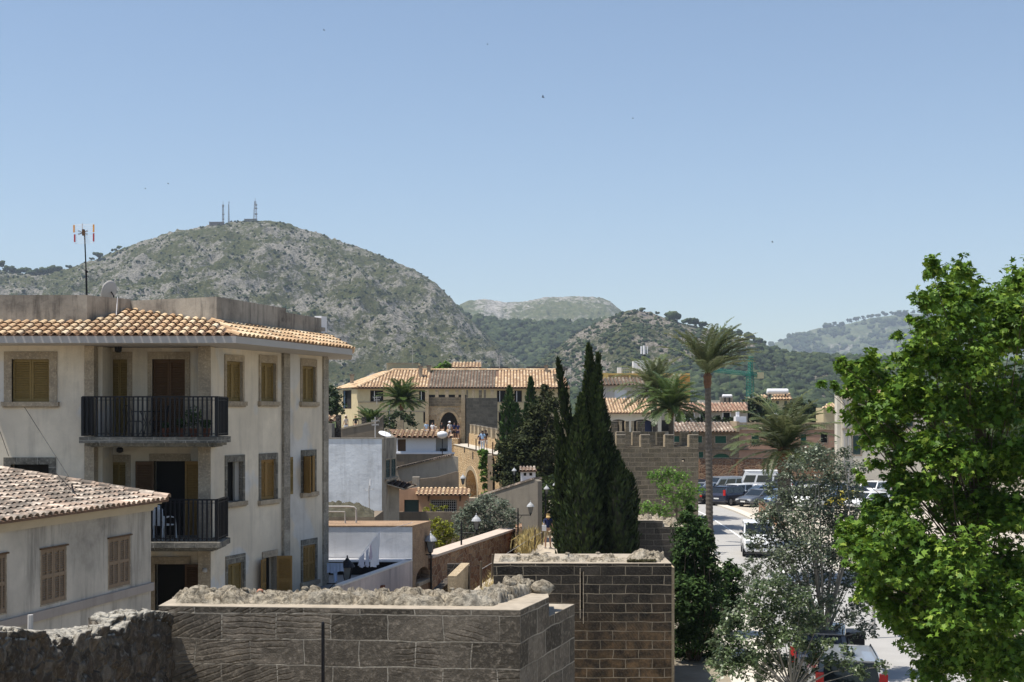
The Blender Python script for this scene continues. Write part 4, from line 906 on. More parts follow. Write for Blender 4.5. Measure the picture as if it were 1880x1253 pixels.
# -- tower 3
t3 = thing('ruined_tower', 'smaller grey ashlar tower stump right of the tall cypress, with a stepped broken top', 'tower wall', (6, 59, 0))
Y3 = 58; zz = PZ(957, Y3); zl = PZ(968, Y3); mb = MB(); mb.box(PX(1160, Y3), PX(1217, Y3), Y3, Y3 + 2.5, 0, zz); mb.box(PX(1217, Y3) + .001, PX(1258, Y3), Y3 + .001, Y3 + 2.5, 0, zl); mb.box(PX(1146, Y3), PX(1160, Y3) - .001, Y3 + .6, Y3 + 2.5, 0, PZ(942, Y3 + .6)); mb.build('wall', M_ASH3, t3)
mb = MB(); mb.box(PX(1160, Y3) + .003, PX(1217, Y3) - .003, Y3 + .003, Y3 + 2.49, zz + .001, zz + .015); mb.box(PX(1217, Y3) + .005, PX(1258, Y3) - .003, Y3 + .003, Y3 + 2.49, zl + .001, zl + .015); mb.build('pale_top', M_TOP, t3)
rough('rubble_core', None, [(PX(1161, Y3), Y3 + .15), (PX(1250, Y3), Y3 + .2), (PX(1246, Y3), Y3 + 2.0), (PX(1166, Y3), Y3 + 2.0), zl], lambda u, w: .45 + .05 * math.sin(u * 23) - (.1 if u > .62 else 0), M_CORE, t3, step=.06, amp=.09, seed=8.1, edge=.12, lump=.08)
# -- tower 4, crenellated
def merlon(parent, x0, x1, y0, y1, z0, z1, mat, cap=True, edge=False):
    mb = MB(); mb.box(x0, x1, y0, y1, z0, z1 - .05); m_ = mb.build('merlon', mat, parent)
    if edge: mb = MB(); mb.box(x0 - .05, x0 - .001, y0 + .01, y1 + .25, z0, z1 - .05); mb.build('sunlit_edge', M_PALE_LIT, m_)  # pale slab paints sunlight onto the merlon's left side
    if cap: mb = MB(); mb.box(x0 - .02, x1 + .02, y0 - .02, y1 + .02, z1 - .049, z1); mb.build('cap', M_TOP, m_)
t4 = thing('battlement_tower', 'square dark ashlar tower with merlons in front of the tall palms', 'tower', (7.3, 88, 0))
Y4 = 85; zm, zcr = PZ(798, Y4), PZ(821, Y4); x0, x1 = PX(1132, Y4), PX(1282, Y4); Y4b = 89.6
W4 = Wall(1132, Y4, 1282, Y4); hole1 = W4.rect(1161, 1167, 907, 914); hole2 = W4.rect(1252, 1257, 843, 848)
mb = MB(); W4.panel(mb, R(0, W4.L, 0, zcr), [R(*hole1), R(*hole2)], .5); mb.box(x0, x0 + .5, Y4 + .502, Y4b - .002, 0, zcr); mb.box(x1 - .5, x1, Y4 + .502, Y4b - .002, 0, zcr); mb.box(x0, x1, Y4b, Y4b + .5, 0, zcr); mb.build('wall', M_ASH4, t4)
mb = MB(); mb.box(x0 + .5, x1 - .5, Y4 + .5, Y4b, zcr - 1.2, zcr - 1.0); mb.build('deck', M_TOP, t4)
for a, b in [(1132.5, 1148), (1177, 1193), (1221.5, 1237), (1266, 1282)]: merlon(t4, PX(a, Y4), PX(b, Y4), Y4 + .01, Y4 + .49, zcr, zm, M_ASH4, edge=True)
for a, b in [(1132.5, 1146), (1162, 1176), (1206.5, 1221), (1251, 1265), (1272, 1282)]:
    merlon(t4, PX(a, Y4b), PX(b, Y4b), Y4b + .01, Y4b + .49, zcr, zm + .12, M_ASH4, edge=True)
mb = MB(); mb.box(x0 - .12, x0 - .002, Y4 + .05, Y4 + .6, 0, zcr - .05); mb.build('corner_strip', M_PALE_LIT, t4)  # pale strip paints the sunlit left corner of the tower
mb = MB(); Y5 = 97
t5 = thing('battlement_wall', 'short crenellated wall just behind and left of the square tower with merlons', 'wall', (6.5, Y5, 0))
mb.box(PX(1120, Y5), PX(1204, Y5), Y5, Y5 + .6, 0, PZ(793, Y5)); mb.build('wall', M_ASH4, t5)
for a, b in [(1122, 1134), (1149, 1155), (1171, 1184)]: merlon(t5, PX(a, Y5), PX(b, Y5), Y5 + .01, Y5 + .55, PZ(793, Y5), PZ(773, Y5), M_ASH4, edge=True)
for a, b in [(1137, 1142), (1160, 1164)]: merlon(t5, PX(a, Y5), PX(b, Y5), Y5 + .01, Y5 + .55, PZ(793, Y5), PZ(773, Y5), M_PALE_LIT)

# ---------------------------------------------------------------- gatehouse and wall walk
gt = thing('gatehouse', 'medieval stone gatehouse with pointed archway and crenellated top beyond the wall walk', 'gate tower', (-6, 140, 0))
YG = 138; WG = Wall(781, YG, 854, YG); zt = PZ(730, YG)
o0, _ = WG.u(807); o1, _ = WG.u(841); d0 = WG.rect(787, 797.5, 771, 795)
mb = MB(); WG.panel(mb, R(0, WG.L, 0, zt), [arch(o0, o1, PZ(815, YG), PZ(782, YG), PZ(757, YG), 14, True), R(*d0)], .8); mb.build('wall', m_rubble('gate_rubble', [(.40, .31, .20), (.52, .42, .28), (.60, .50, .35), (.46, .38, .27)], (.62, .53, .39), scale=2.2, stretch=1.8), gt)
mb = MB(); ring = arch(o0 - .28, o1 + .28, PZ(815, YG), PZ(784, YG), PZ(751, YG), 14, True); WG.panel(mb, ring, [arch(o0 + .001, o1 - .001, PZ(814.9, YG), PZ(782, YG), PZ(757, YG), 14, True)], .1, .06); mb.build('arch_surround', M_PALE_LIT, gt)
mb = MB(); WG.box(mb, WG.u(787)[0], WG.u(848)[0], PZ(746, YG), PZ(730, YG) + .01, .002, .12); mb.build('dark_band', M_ASH4, gt)
for a, b in ((781, 787.5), (847, 854)):
    mb = MB(); ua, ub = WG.u(a)[0], WG.u(b)[0]; WG.box(mb, ua, ub, 0, PZ(716, YG), .003, .45); mb.build('buttress', M_PALE_LIT, gt)
for a, b in [(799, 805), (817.5, 823.5), (835.5, 841.5)]: merlon(gt, PX(a, YG), PX(b, YG), YG - .1, YG + .5, zt, PZ(716, YG), M_PALE_LIT)
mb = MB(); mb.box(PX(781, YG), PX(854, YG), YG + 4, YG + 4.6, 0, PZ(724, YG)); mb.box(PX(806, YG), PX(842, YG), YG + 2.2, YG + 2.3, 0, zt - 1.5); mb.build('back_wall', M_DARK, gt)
gr = thing('battlement_tower', 'dark blockwork tower with merlons joined to the right of the gatehouse', 'tower', (-2.2, 135, 0))
YR = 134; mb = MB(); mb.box(PX(856, YR), PX(912.5, YR), YR, YR + 4.5, 0, PZ(731, YR)); mb.build('wall', m_ashlar('ashlar_dark_tower', (.08, .075, .065), (.14, .13, .11), (.14, .13, .11), bw=.6, bh=.33, ms=.02, patina=(.04, .04, .035), pat=.5, mvis=.6), gr)
for a, b in [(856, 859), (867, 871), (879, 884.5), (888, 892), (901, 907)]: merlon(gr, PX(a, YR), PX(b, YR), YR + .01, YR + .5, PZ(731, YR), PZ(716, YR), M_PALE_LIT if a in (867, 901) else M_ASH4)
# wall walk
wk = thing('wall_walk', 'sunlit orange rubble town wall with arch below and walkway on top', 'wall', (-3, 115, 0))
WW = Wall(828.5, 134, 917, 97); zw = EYE - 3.08
ua, ub = WW.u(855.5)[0], WW.u(876.5)[0]
mb = MB(); WW.panel(mb, R(0, WW.L, 0, zw), [arch(ua, ub, 0.01, PZ(895, 116), PZ(863, 116), 14)], 1.9); mb.build('wall', M_RUB, wk)
mb = MB(); WW.panel(mb, arch(ua - .9, ub + .9, 0.02, PZ(895, 116), PZ(855, 116), 14), [arch(ua, ub, 0.021, PZ(895, 116), PZ(863, 116), 14)], .12, .06); mb.build('arch_surround', M_PALE_LIT, wk)
mb = MB(); WW.box(mb, 0, WW.L, zw + .001, zw + .02, -1.85, .06); mb.build('walkway', m_plain('walk_paving', (.46, .42, .36), .95, var=.2, scale=3), wk)
for px, y0, y1 in ((853, 824, 835), (868.5, 829, 843)):
    u, _ = WW.u(px); mb = MB(); WW.box(mb, u - .25, u + .25, PZ(y1, 115), PZ(y0, 115), .0, .04); mb.build('drain_hole', M_DARK, wk)
WPp = Wall(861, 132, 926, 105); mb = MB(); zq = EYE - 2.0
WPp.panel(mb, [(0, 0), (WPp.L, 0), (WPp.L, EYE - 2.25), (0, EYE - 1.95)], [], .4); mb.build('parapet', M_RUB, wk)
nm_ = 8
for i in range(nm_):
    u = WPp.L * (i + .28) / nm_; zb_ = EYE - 1.95 - .3 * u / WPp.L; mb = MB(); WPp.box(mb, u, u + 1.25, zb_, zb_ + .85, -.4, 0); m_ = mb.build('merlon', M_PALE_LIT, wk)
    mb = MB(); WPp.box(mb, u - .03, u + 1.28, zb_ + .851, zb_ + .9, -.43, .03); mb.build('cap', M_TOP, m_)
for i, (px, y0, y1) in enumerate([(844, 802, 816), (860, 806, 821), (874, 809, 827), (904.5, 815, 836)]):
    Yp = 3.02 * F / (y1 - 760); b = P(px, y1, Yp); mb = MB(); mb.tube([b, Vector((b.x, b.y, b.z + .95))], .05, 6); mb.build('railing_post', M_SHUTB, None, label=['first', 'second', 'third', 'fourth'][i] + ' rusty post along the walkway edge counted from the gatehouse', cat='post', group='rusty posts along the wall walk')
# stone pier, vine at the end of the arch wall
mb = MB(); mb.box(PX(896, 101), PX(905, 101), 99.5, 101.4, 0, PZ(835, 101)); mb.build('stone_pier', M_STONE, None, label='pale stone pier at the near end of the arched wall beside the vine', cat='pier')
# ---------------------------------------------------------------- houses between the apartment block and the wall walk
M_WASH = m_stucco('whitewash_blue', (.80, .83, .87), stain=(.16, .155, .15), amt=.5, streak=.45, scale=1.3, bump=.5)
M_GRIM = m_stucco('grimy_grey', (.40, .36, .30), stain=(.06, .055, .05), amt=.9, streak=.7)
M_GRIMD = m_stucco('grimy_dark', (.26, .21, .155), stain=(.05, .045, .04), amt=.7, streak=.7)
M_GREEN = m_plain('green_shutter', (.03, .06, .055), .6, var=.2, scale=6)
M_GREENB = m_plain('green_shutter_bright', (.02, .10, .06), .6, var=.2, scale=6)
M_ORANGE = m_stucco('wall_orange', (.56, .34, .22), stain=(.2, .13, .09), amt=.35, streak=.4)
M_CREAM = m_stucco('wall_yellow_cream', (.60, .50, .31), stain=(.3, .25, .17), amt=.25, streak=.2)
M_TAN = m_ashlar('tan_block', (.30, .20, .13), (.36, .25, .16), (.30, .23, .17), bw=.9, bh=.3, patina=(.16, .11, .08), pat=.5, bump=.3, mvis=.4)
M_PINK = m_stucco('wall_pinkish', (.68, .57, .52), stain=(.12, .10, .10), amt=.4, streak=.7)
def wallpart(Wl, outline, holes, mat, parent, th=.3, name='wall'):
    mb = MB(); Wl.panel(mb, outline, holes, th); return mb.build(name, mat, parent)
def boxpart(x0, x1, y0, y1, z0, z1, mat, parent, name='wall', **kw):
    mb = MB(); mb.box(min(x0, x1), max(x0, x1), y0, y1, z0, z1); return mb.build(name, mat, parent, **kw)
def simple_win(Wl, parent, r, mat, shut=True, bl=.06, name='window', smat=None):
    w = window(Wl, parent, r, bl, bl, smat or M_STONE, sill=False, proud=.02)
    if shut: closed(Wl, w, r, mat, -.05, slat=.09)
    return w
# whitewashed house
h = thing('town_house', 'flat-roofed whitewashed house with peeling bluish wall and dark green side shutters', 'house', (-9, 76, 0))
Wa = Wall(590, 72, 701, 72); zt = PZ(806, 72); wallpart(Wa, R(0, Wa.L, 0, zt), [], M_WASH, h)
Ws = Wall(701, 72, 727.5, 76.4); r1 = Ws.rect(708, 715.5, 845, 878); r2 = Ws.rect(718, 725.8, 843.5, 876)
mb = MB(); Ws.panel(mb, R(.001, Ws.L, 0, zt + .02), [R(*r1), R(*r2)], .3); mb.build('side_wall', M_GRIM, h)
for r in (r1, r2): simple_win(Ws, h, r, M_GREEN)
mb = MB(); Ws.box(mb, Ws.u(706)[0], Ws.u(727)[0], r1[2] - .18, r1[2] - .05, .002, .12); mb.build('sill', M_STONE, h)
mb = MB(); mb.prism([Wa.pt(0, zt - .3, -.31), Wa.pt(Wa.L - .1, zt - .3, -.31), Ws.pt(Ws.L, zt - .3, -.31), Vector((-11, 76.6, zt - .3))], (0, 0, .1)); mb.build('flat_roof', M_CONC, h)
mb = MB(); Wa.box(mb, 0, Wa.L - .01, zt + .001, zt + .06, -.3, .03); mb.build('coping', M_CONC, h)
p = P(706, 799, 72.6); dish(p, .36, (.3, -.3, .9), 'white satellite dish on the flat roof corner of the whitewashed house', M_WHITE)
# leaning aerial before the whitewashed wall
ae = thing('tv_aerial', 'thin aerial mast with small crossbars in front of the whitewashed wall', 'aerial', P(679, 950, 70))
mb = MB(); mb.tube([P(679, 958, 70), P(677, 899, 70), P(680, 880, 70)], [.03, .025, .03], 6); mb.build('mast', M_FASC, ae)
mb = MB(); mb.tube([P(672, 903, 70), P(671.5, 898, 69.9)], .015, 5); mb.tube([P(685, 900, 70), P(684, 896, 69.9)], .015, 5); mb.tube([P(672, 901, 70), P(685, 898, 70)], .012, 5); mb.tube([P(680, 892, 69.9), P(680, 881, 69.9)], .05, 6); mb.build('antenna', M_WHITE, ae)
# dark gabled wall behind, with pale coping, pillars and tile-capped block at the left
h = thing('gable_wall', 'dark brown stained wall with slanting pale coping rising behind the whitewashed house', 'wall', (-9, 79, 0))
Wd = Wall(626, 79, 703, 79); q = [(626, 789), (690, 776.5), (703, 765)]; ol = [(Wd.uz(*p)) for p in q]; wallpart(Wd, [(0, 0), (Wd.L, 0)] + ol[::-1], [], M_GRIMD, h)
mb = MB()
for a, b in zip(ol[:-1], ol[1:]): mb.prism([Wd.pt(a[0], a[1] + .001, .04), Wd.pt(b[0], b[1] + .001, .04), Wd.pt(b[0], b[1] + .1, .04), Wd.pt(a[0], a[1] + .1, .04)], Wd.n * -.4)
mb.build('coping', M_STONE, h)
h = thing('garden_wall', 'grey wall with brick pillars behind the whitewashed house roof', 'wall', (-12, 84, 0))
boxpart(PX(598, 84), PX(704, 84), 84, 84.4, 0, PZ(786, 84), M_RUBG, h); boxpart(PX(598, 83), PX(613, 83), 82, 83.4, 0, PZ(778, 83), M_GRIM, h, 'block')
for a, b, yt in ((617, 625, 762), (664, 671, 766), (690, 703, 766)): boxpart(PX(a, 83.5), PX(b, 83.5), 83.4, 83.98, 0, PZ(yt, 83.5), M_RUBG, h, 'pillar')
tile_roof('tile_cap', [P(598, 773, 83), P(616, 773, 83), P(616, 764, 84.6), P(598, 764, 84.6)], h, M_TILEO, sp=.38, tmin=.2)
for a, b, yt, lab in ((729, 740, 772, 'pale square stone pillar on the terrace below the small palm'),): boxpart(PX(a, 95), PX(b, 95), 95, 95.6, 0, PZ(yt, 95), M_PALE_LIT, None, 'stone_pillar', label=lab, cat='pillar')
# low white house with tiled roof
h = thing('low_white_house', 'low white house with tiled roof and brown door on top of a stained wall', 'house', (-6, 92, 0))
Wh = Wall(728, 90, 829, 90); r1, r2 = Wh.rect(730, 745, 807, 829), Wh.rect(800, 822, 805, 829)
wallpart(Wh, R(0, Wh.L, PZ(831, 90), PZ(802, 90)), [R(*r1), R(*r2)], M_WHITE, h, .5); mb = MB(); Wh.box(mb, r1[0], r1[1], r1[2], r1[3], -.3, -.2); mb.build('door', M_SHUTB, h)
mb = MB(); Wh.box(mb, r2[0], r2[1], r2[2], r2[3], -.45, -.3); mb.build('alcove', M_FASC, h); mb = MB(); Wh.box(mb, r2[0] + .3, r2[1] - .1, r2[2], r2[2] + .2, -.25, .02); mb.build('air_conditioner', M_IRON, h)
tile_roof('roof', [P(726, 803.5, 89.5), P(829.5, 803.5, 89.5), P(829, 794, 92), P(714, 788, 92)], h, M_TILEO, sp=.36)
mb = MB(); Wh.box(mb, -.1, Wh.L + .2, PZ(834, 90), PZ(831, 90) - .001, -.5, .15); mb.build('plinth', M_WHITE, h)
boxpart(PX(728, 90), PX(830, 90), 89.9, 93, 0, PZ(834.2, 90), M_GRIMD, h, 'lower_wall')
ds = thing('antenna_post', 'white round antenna on a thin pole before the low white house', 'antenna', P(812, 858, 87)); mb = MB(); mb.tube([P(812, 858, 87), P(812, 797, 87)], .03, 6); mb.build('pole', M_IRON, ds)
mb = MB(); c = P(812, 798, 86.9); mb.lathe(c - Vector((0, 0, .28)), [(.05, 0), (.28, .1), (.36, .28), (.3, .42), (.06, .5)], 14); mb.build('dome', M_WHITE, ds, smooth=True)
# wall with slanting tile coping
h = thing('sloping_wall', 'pale grey end wall with slanting tile-capped top below the low white house', 'wall', (-6, 86, 0))
Wc = Wall(728, 85, 841, 85); ol = [Wc.uz(*p) for p in ((728, 861), (828, 837), (841, 839))]; wallpart(Wc, [(0, 0), (Wc.L, 0)] + ol[::-1], [], m_stucco('end_wall_grey', (.50, .43, .34), amt=.4, streak=.4), h)
mb = MB(); nn = Vector((0, -.1, 1)).normalized()
for k in range(24):
    s = (k + .5) / 24; a = Vector(P(728 + 100 * s, 861 - 24 * s, 84.9)); mb.obox(a + Vector((0, .15, .06)), (.11, 0, .03), (0, .26, 0), (-.01, 0, .055), random.random())
mb.build('tile_coping', M_TILEP, h)
h = thing('rubble_wall', 'dark stained rubble wall with uneven sloping top above the orange house', 'wall', (-5, 83, 0))
Wc = Wall(742, 82.5, 842, 82.5); ol = [Wc.uz(*p) for p in ((742, 888), (765, 880), (800, 877), (838, 866), (842, 868))]; wallpart(Wc, [(0, 0), (Wc.L, 0)] + ol[::-1], [], M_GRIMD, h)
boxpart(PX(757, 82), PX(770, 82), 81.8, 82.4, 0, PZ(876, 82), M_GRIM, h, 'pier')
h = thing('side_house', 'narrow grey stained house end with a small dark lean-to roof beside the whitewashed wall', 'house', (-7, 75, 0))
Wc = Wall(701.5, 74, 733, 74.5); ol = [Wc.uz(*p) for p in ((701.5, 888), (733, 898))]; wallpart(Wc, [(0, 0), (Wc.L, 0)] + ol[::-1], [], M_GRIM, h)
tile_roof('roof', [P(700, 887, 73.6), P(743, 899, 73.6), P(764, 891, 77), P(720, 880, 77)], h, m_tile('clay_tile_dark', [(0, (.08, .045, .03)), (1, (.16, .09, .06))]), sp=.3)  # tile colour darkened to paint a roof surface in shade
mb = MB(); mb.tube([P(700, 886.5, 73.5), P(742, 898.5, 73.5)], .05, 5); mb.tube([P(742, 898.5, 73.5), P(764, 890.5, 77)], .05, 5); mb.build('eave_edge', M_STONE, h)
# orange house
h = thing('orange_house', 'small orange house with a strip of barrel tiles, dark doorway and grated window', 'house', (-5, 81, 0))
Wo = Wall(733, 80, 861, 80); r1, r2 = Wo.rect(742, 769, 918, 948), Wo.rect(791, 838, 919, 941)
ol = [Wo.uz(*p) for p in ((861, 907), (766, 907), (766, 896), (733, 899))]
wallpart(Wo, [(0, 0), (Wo.L, 0)] + ol, [R(*r1), R(*r2)], M_ORANGE, h)
mb = MB(); Wo.box(mb, r1[0], r1[1], r1[2], r1[3], -.28, -.2); mb.build('door', M_GREEN, h)
w = window(Wo, h, r2, .05, .05, M_STONE, sill=False, proud=.02); mb = MB()
for i in range(13): u = r2[0] + (r2[1] - r2[0]) * (i + .5) / 13; Wo.box(mb, u - .012, u + .012, r2[2], r2[3], -.08, -.05)
for i in range(5): z = r2[2] + (r2[3] - r2[2]) * (i + .5) / 5; Wo.box(mb, r2[0], r2[1], z - .012, z + .012, -.079, -.051)
mb.build('grille', M_FASC, w)
tile_roof('roof', [P(765, 909.5, 79.4), P(862, 909.5, 79.4), P(861, 897, 81.2), P(765, 897, 81.2)], h, M_TILEO, sp=.19 * 80 / 72 + .05, tmin=.3)
mb = MB()
for px in (787, 845): mb.obox(P(px, 915, 79.8), (.05, 0, 0), (0, .2, .1), (0, 0, .08))
mb.build('bracket', M_SHUTB, h)
boxpart(PX(733, 77), PX(878, 77), 76.8, 77.1, 0, PZ(940, 77), M_GRIMD, None, 'garden_wall', label='dark mossy low wall in front of the orange house', cat='wall')
boxpart(PX(862, 84), PX(878, 84), 83, 84, 0, PZ(913, 84), M_STONE, None, 'stone_pier', label='small pale capped pier below the wall arch', cat='pier')
# block wall with white front, laundry terrace
h = thing('terrace_house', 'block-shaped outbuilding with bluish white front, tan side and small arched niche', 'house', (-5, 49, 0))
Wt_ = Wall(590, 48, 757, 48); zt = PZ(968, 48); wallpart(Wt_, R(0, Wt_.L, 0, zt), [], m_stucco('front_bluish', (.80, .80, .82), stain=(.16, .15, .15), amt=.3, streak=.3), h, .2)
Wr = Wall(757, 48, 790.5, 50.2); r = Wr.rect(764, 788, 1046, 1071); a = arch(r[0], r[1], r[2], r[2] + .12, r[3], 10)
wallpart(Wr, R(.001, Wr.L, 0, zt), [a], M_TAN, h, .3, 'side_wall'); mb = MB(); Wr.box(mb, r[0] - .1, r[1] + .1, 0, zt - .5, -.7, -.5); mb.build('niche', M_DARK, h)
mb = MB(); Wr.box(mb, r[0] - .05, r[1] + .05, r[2] - .12, r[2] + .01, .002, .12); mb.build('sill', M_STONE, h)
mb = MB(); mb.prism([Wt_.pt(0, zt + .002, .02), Wt_.pt(Wt_.L, zt + .002, .02), Wr.pt(Wr.L, zt + .002, .02), Vector((PX(590, 50.2), 50.2, zt + .002))], (0, 0, .05)); mb.build('coping', M_TAN, h)
h = thing('laundry_terrace', 'sunken roof terrace with white coping, grey floor and stained pinkish outer wall', 'terrace', (-6, 45, 0))
Wd = Wall(628, 40.7, 757, 47.6); zt = EYE - 5.36; wallpart(Wd, R(0, Wd.L - .02, 0, zt), [], M_PINK, h, .22, 'outer_wall')
mb = MB(); Wd.box(mb, 0, Wd.L - .02, zt + .001, zt + .05, -.23, .02); mb.build('coping', m_plain('white_coping', (.66, .62, .58), .9), h)
mb = MB(); Wd.box(mb, Wd.u(698)[0], Wd.u(702)[0], zt - .62, zt - .45, .002, .1); mb.build('spout', M_POT, h)
boxpart(PX(590, 47.6), PX(755, 47.6), 47.5, 47.9, 0, zt - .02, M_DARK, h, 'back_kerb'); boxpart(PX(590, 47.6), PX(755, 47.6), 47.4, 47.92, zt - .019, zt + .05, M_WHITE, h, 'kerb_coping')  # near-black kerb face paints the shadow below its coping
fl = m_plain('terrace_floor', (.20, .20, .20), .9, var=.25, scale=1.2); zf = EYE - 5.85
mb = MB(); mb.prism([Vector((-8.2, 40.8, 0)), Wd.pt(0, 0, -.23), Wd.pt(Wd.L - .1, 0, -.23), Vector((PX(590, 47.4), 47.49, 0))], (0, 0, zf)); mb.build('floor', fl, h)
boxpart(-8.5, -6.6, 40.2, 40.79, 0, zt - .6, M_PINK, h, 'front_wall')
# laundry
M_SHEET = m_leaf('white_sheet', [(0, (.86, .86, .90)), (1, (.92, .92, .95))], trans=.45, rough=.9, spec=.1, clump=.1); M_BLUEC = m_plain('blue_cloth', (.36, .46, .66), .9, var=.08); M_GREYC = m_plain('grey_cloth', (.40, .44, .55), .9, var=.08)
cable([P(757, 960, 47.9), P(697, 976, 45.5), P(655, 1030, 42.5)], 'sagging clothes line strung diagonally over the laundry terrace', .008, M_WHITE)
def cloth(a, b, drop, mat, label, cat='laundry', folds=3, group='laundry hanging over the terrace', taper=0):
    a, b = Vector(a), Vector(b); n, m = 18, 12; vs = []; fs = []; d = (b - a); w = Vector((d.y, -d.x, 0)).normalized()
    for i in range(n + 1):
        s = i / n; dd = drop[0] * (1 - s) + drop[1] * s
        for j in range(m + 1):
            t_ = j / m; p = a + d * s + w * math.sin(s * folds * math.pi * 2 + t_) * .05 * t_ + Vector((0, 0, -dd * t_)) ; p += (a + d * .5 - (a + d * s)) * taper * t_; p.z = (a + d * s).z - dd * t_ + .03 * math.sin(s * 9) * t_; vs.append(p)
    for i in range(n):
        for j in range(m): k = i * (m + 1) + j; fs.append((k, k + 1, k + m + 2, k + m + 1))
    mb = MB(); mb.add(vs, fs); return mb.build('laundry', mat, None, smooth=True, label=label, cat=cat, group=group)
cloth(P(698, 976, 45.5), P(680, 1000, 44.2), (1.15, .8), M_SHEET, 'large white sheet hanging from the top of the clothes line', taper=.2)
cloth(P(682, 998, 44.3), P(679, 1003, 44.1), (.5, .45), m_plain('pinkish_cloth', (.55, .48, .56), .9), 'narrow pinkish cloth hanging left of the big white sheet')
cloth(P(677, 1006, 43.9), P(672, 1012, 43.5), (.65, .5), M_GREYC, 'slim dark grey garment hanging between blue cloth and sheet')
cloth(P(669, 1015, 43.3), P(659, 1026, 42.8), (.5, .25), M_GREYC, 'greyish blue towel at the low end of the clothes line')
cloth(P(630, 1034, 42), P(600, 1034, 42.4), (.28, .35), M_BLUEC, 'pale blue cloth pegged on a level line beside the apartment house corner', folds=5)
cloth(P(619, 1041, 42.2), P(612, 1041, 42.2), (.5, .45), M_BLUEC, 'narrow blue sleeve hanging below the pale blue cloth', folds=1)
# pipes and mossy heap
mb = MB(); mb.tube([P(596, 930.5, 49), P(640, 930.5, 49), P(650, 931.5, 49), P(653.5, 935, 49), P(654, 960, 49)], .035, 8); mb.tube([P(596, 939.5, 49), P(633, 940, 49), P(634, 963, 49)], .03, 8); mb.build('pipe_railing', M_FASC, None, label='pale bent pipe railing standing on the block-shaped outbuilding', cat='railing')
h = thing('mossy_shed', 'dark mossy rounded roof heap in front of the whitewashed house', 'shed', (-7.5, 62, 0)); boxpart(PX(590, 60), PX(688, 60), 60, 64, 0, PZ(950, 60), M_GRIMD, h)
rough('mossy_roof', None, [(PX(590, 60), 60), (PX(687, 60), 60), (PX(683, 63), 64), (PX(590, 64), 64), PZ(950, 60)], lambda u, w: .38 * (1 - u ** 4) + .1, m_plain('moss_dark', (.07, .065, .045), .95, var=.6, scale=4), h, step=.1, amp=.09, seed=3, edge=.3)
# red wall beside the path
h = thing('rubble_wall', 'reddish rubble wall with wide pale sloping coping beside the path', 'wall', (-1, 56, 0))
Wd = Wall(790.8, 49.9, 946, 62); wallpart(Wd, R(0, Wd.L, 0, EYE - 5.52), [], M_RUBR, h, .6)
mb = MB(); Wd.box(mb, 0, Wd.L + .05, EYE - 5.519, EYE - 5.42, -.65, .08); mb.build('coping', M_RUB if 0 else m_plain('coping_pink', (.50, .41, .34), .95, var=.3, scale=5, bump=.5), h)
boxpart(PX(946.5, 61), PX(958, 61), 60.4, 62.6, 0, PZ(966, 61), M_RUBR, h, 'end_pier')
h = thing('ruined_stub', 'broken low stub wall with slanting top in front of the reddish rubble wall', 'wall', (-2, 45, 0))
for (a, b, Ya, Yb, ya, yb, m) in ((806, 832, 44.5, 45.5, 1086, 1062, M_RUBG), (838, 862, 44.0, 46.5, 1058, 1034, M_PALE_LIT), (821, 845, 47, 47, 1036, 1036, M_RUBG)):
    Wq = Wall(a, Ya, b, Yb); ol = [Wq.uz(a, ya), (Wq.L, PZ(yb, Yb))]; mb = MB(); Wq.panel(mb, [(0, 0), (Wq.L, 0), ol[1], ol[0]], [], .3); mb.build('wall', m, h)
# raised path on the old wall
mb = MB(); mb.prism([(-1.75, 40.72, 0), (3.3, 40.72, 0), (4.6, 64, 0), (4.6, 76, 0), (2.1, 76, 0), (1.45, 64, 0), (-1.35, 47, 0)], (0, 0, EYE - 6.3)); mb.build('path', m_plain('path_earth', (.42, .36, .28), .95, var=.3, scale=2.5, bump=.5), kind='structure')
for i, (px, y0, y1, lab) in enumerate([(861, 1038, 1090, 'weathered'), (883, 1030, 1080, 'reddish'), (903, 1018, 1064, 'leaning'), (969.5, 980, 1016, 'short'), (982, 972, 1011, 'tall'), (995, 968, 1001, 'slim')]):
    Yp = 6.3 * F / (y1 - 760); b = P(px, y1, Yp); top = P(px + (1.5 if i == 2 else 0), y0, Yp); mb = MB(); mb.tube([b - Vector((0, 0, .3)), top - Vector((0, 0, .02)), top], [.05, .045, .03], 7)
    mb.build('fence_post', M_BARK, None, label=lab + ' wooden fence post beside the path, number %s from the camera' % ['one', 'two', 'three', 'four', 'five', 'six'][i], cat='post', group='wooden posts along the path')
wr = []
for px, y1, yy in ((883, 1080, 1046), (903, 1064, 1034), (969.5, 1016, 992), (982, 1011, 984), (995, 1001, 978)): wr.append(P(px, yy, 6.3 * F / (y1 - 760)))
cable(wr, 'thin wire running between the wooden posts beside the path', .008, M_FASC)
# grey gable with white chimney
h = thing('gable_house', 'grey rendered gable end with sloping roof edge and small white chimney', 'house', (0, 65, 0))
Wg = Wall(878, 67, 987.5, 64); ol = [Wg.uz(*p) for p in ((987.5, 884), (981, 880.5), (878, 913))]; wallpart(Wg, [(0, 0), (Wg.L, 0)] + ol, [], m_stucco('gable_grey', (.22, .195, .16), stain=(.09, .08, .07), amt=.5, streak=.5), h)
mb = MB()
for a, b in zip(ol[1:-1], ol[2:]): mb.prism([Wg.pt(a[0], a[1] + .001, .05), Wg.pt(b[0], b[1] + .001, .05), Wg.pt(b[0], b[1] + .1, .05), Wg.pt(a[0], a[1] + .1, .05)], Wg.n * -.6)
mb.build('roof', M_TILEP, h)
ch = boxpart(PX(956, 65.5), PX(983, 65.5), 65.2, 66, PZ(893, 65), PZ(865, 65), M_WHITE, h, 'chimney')
mb = MB()
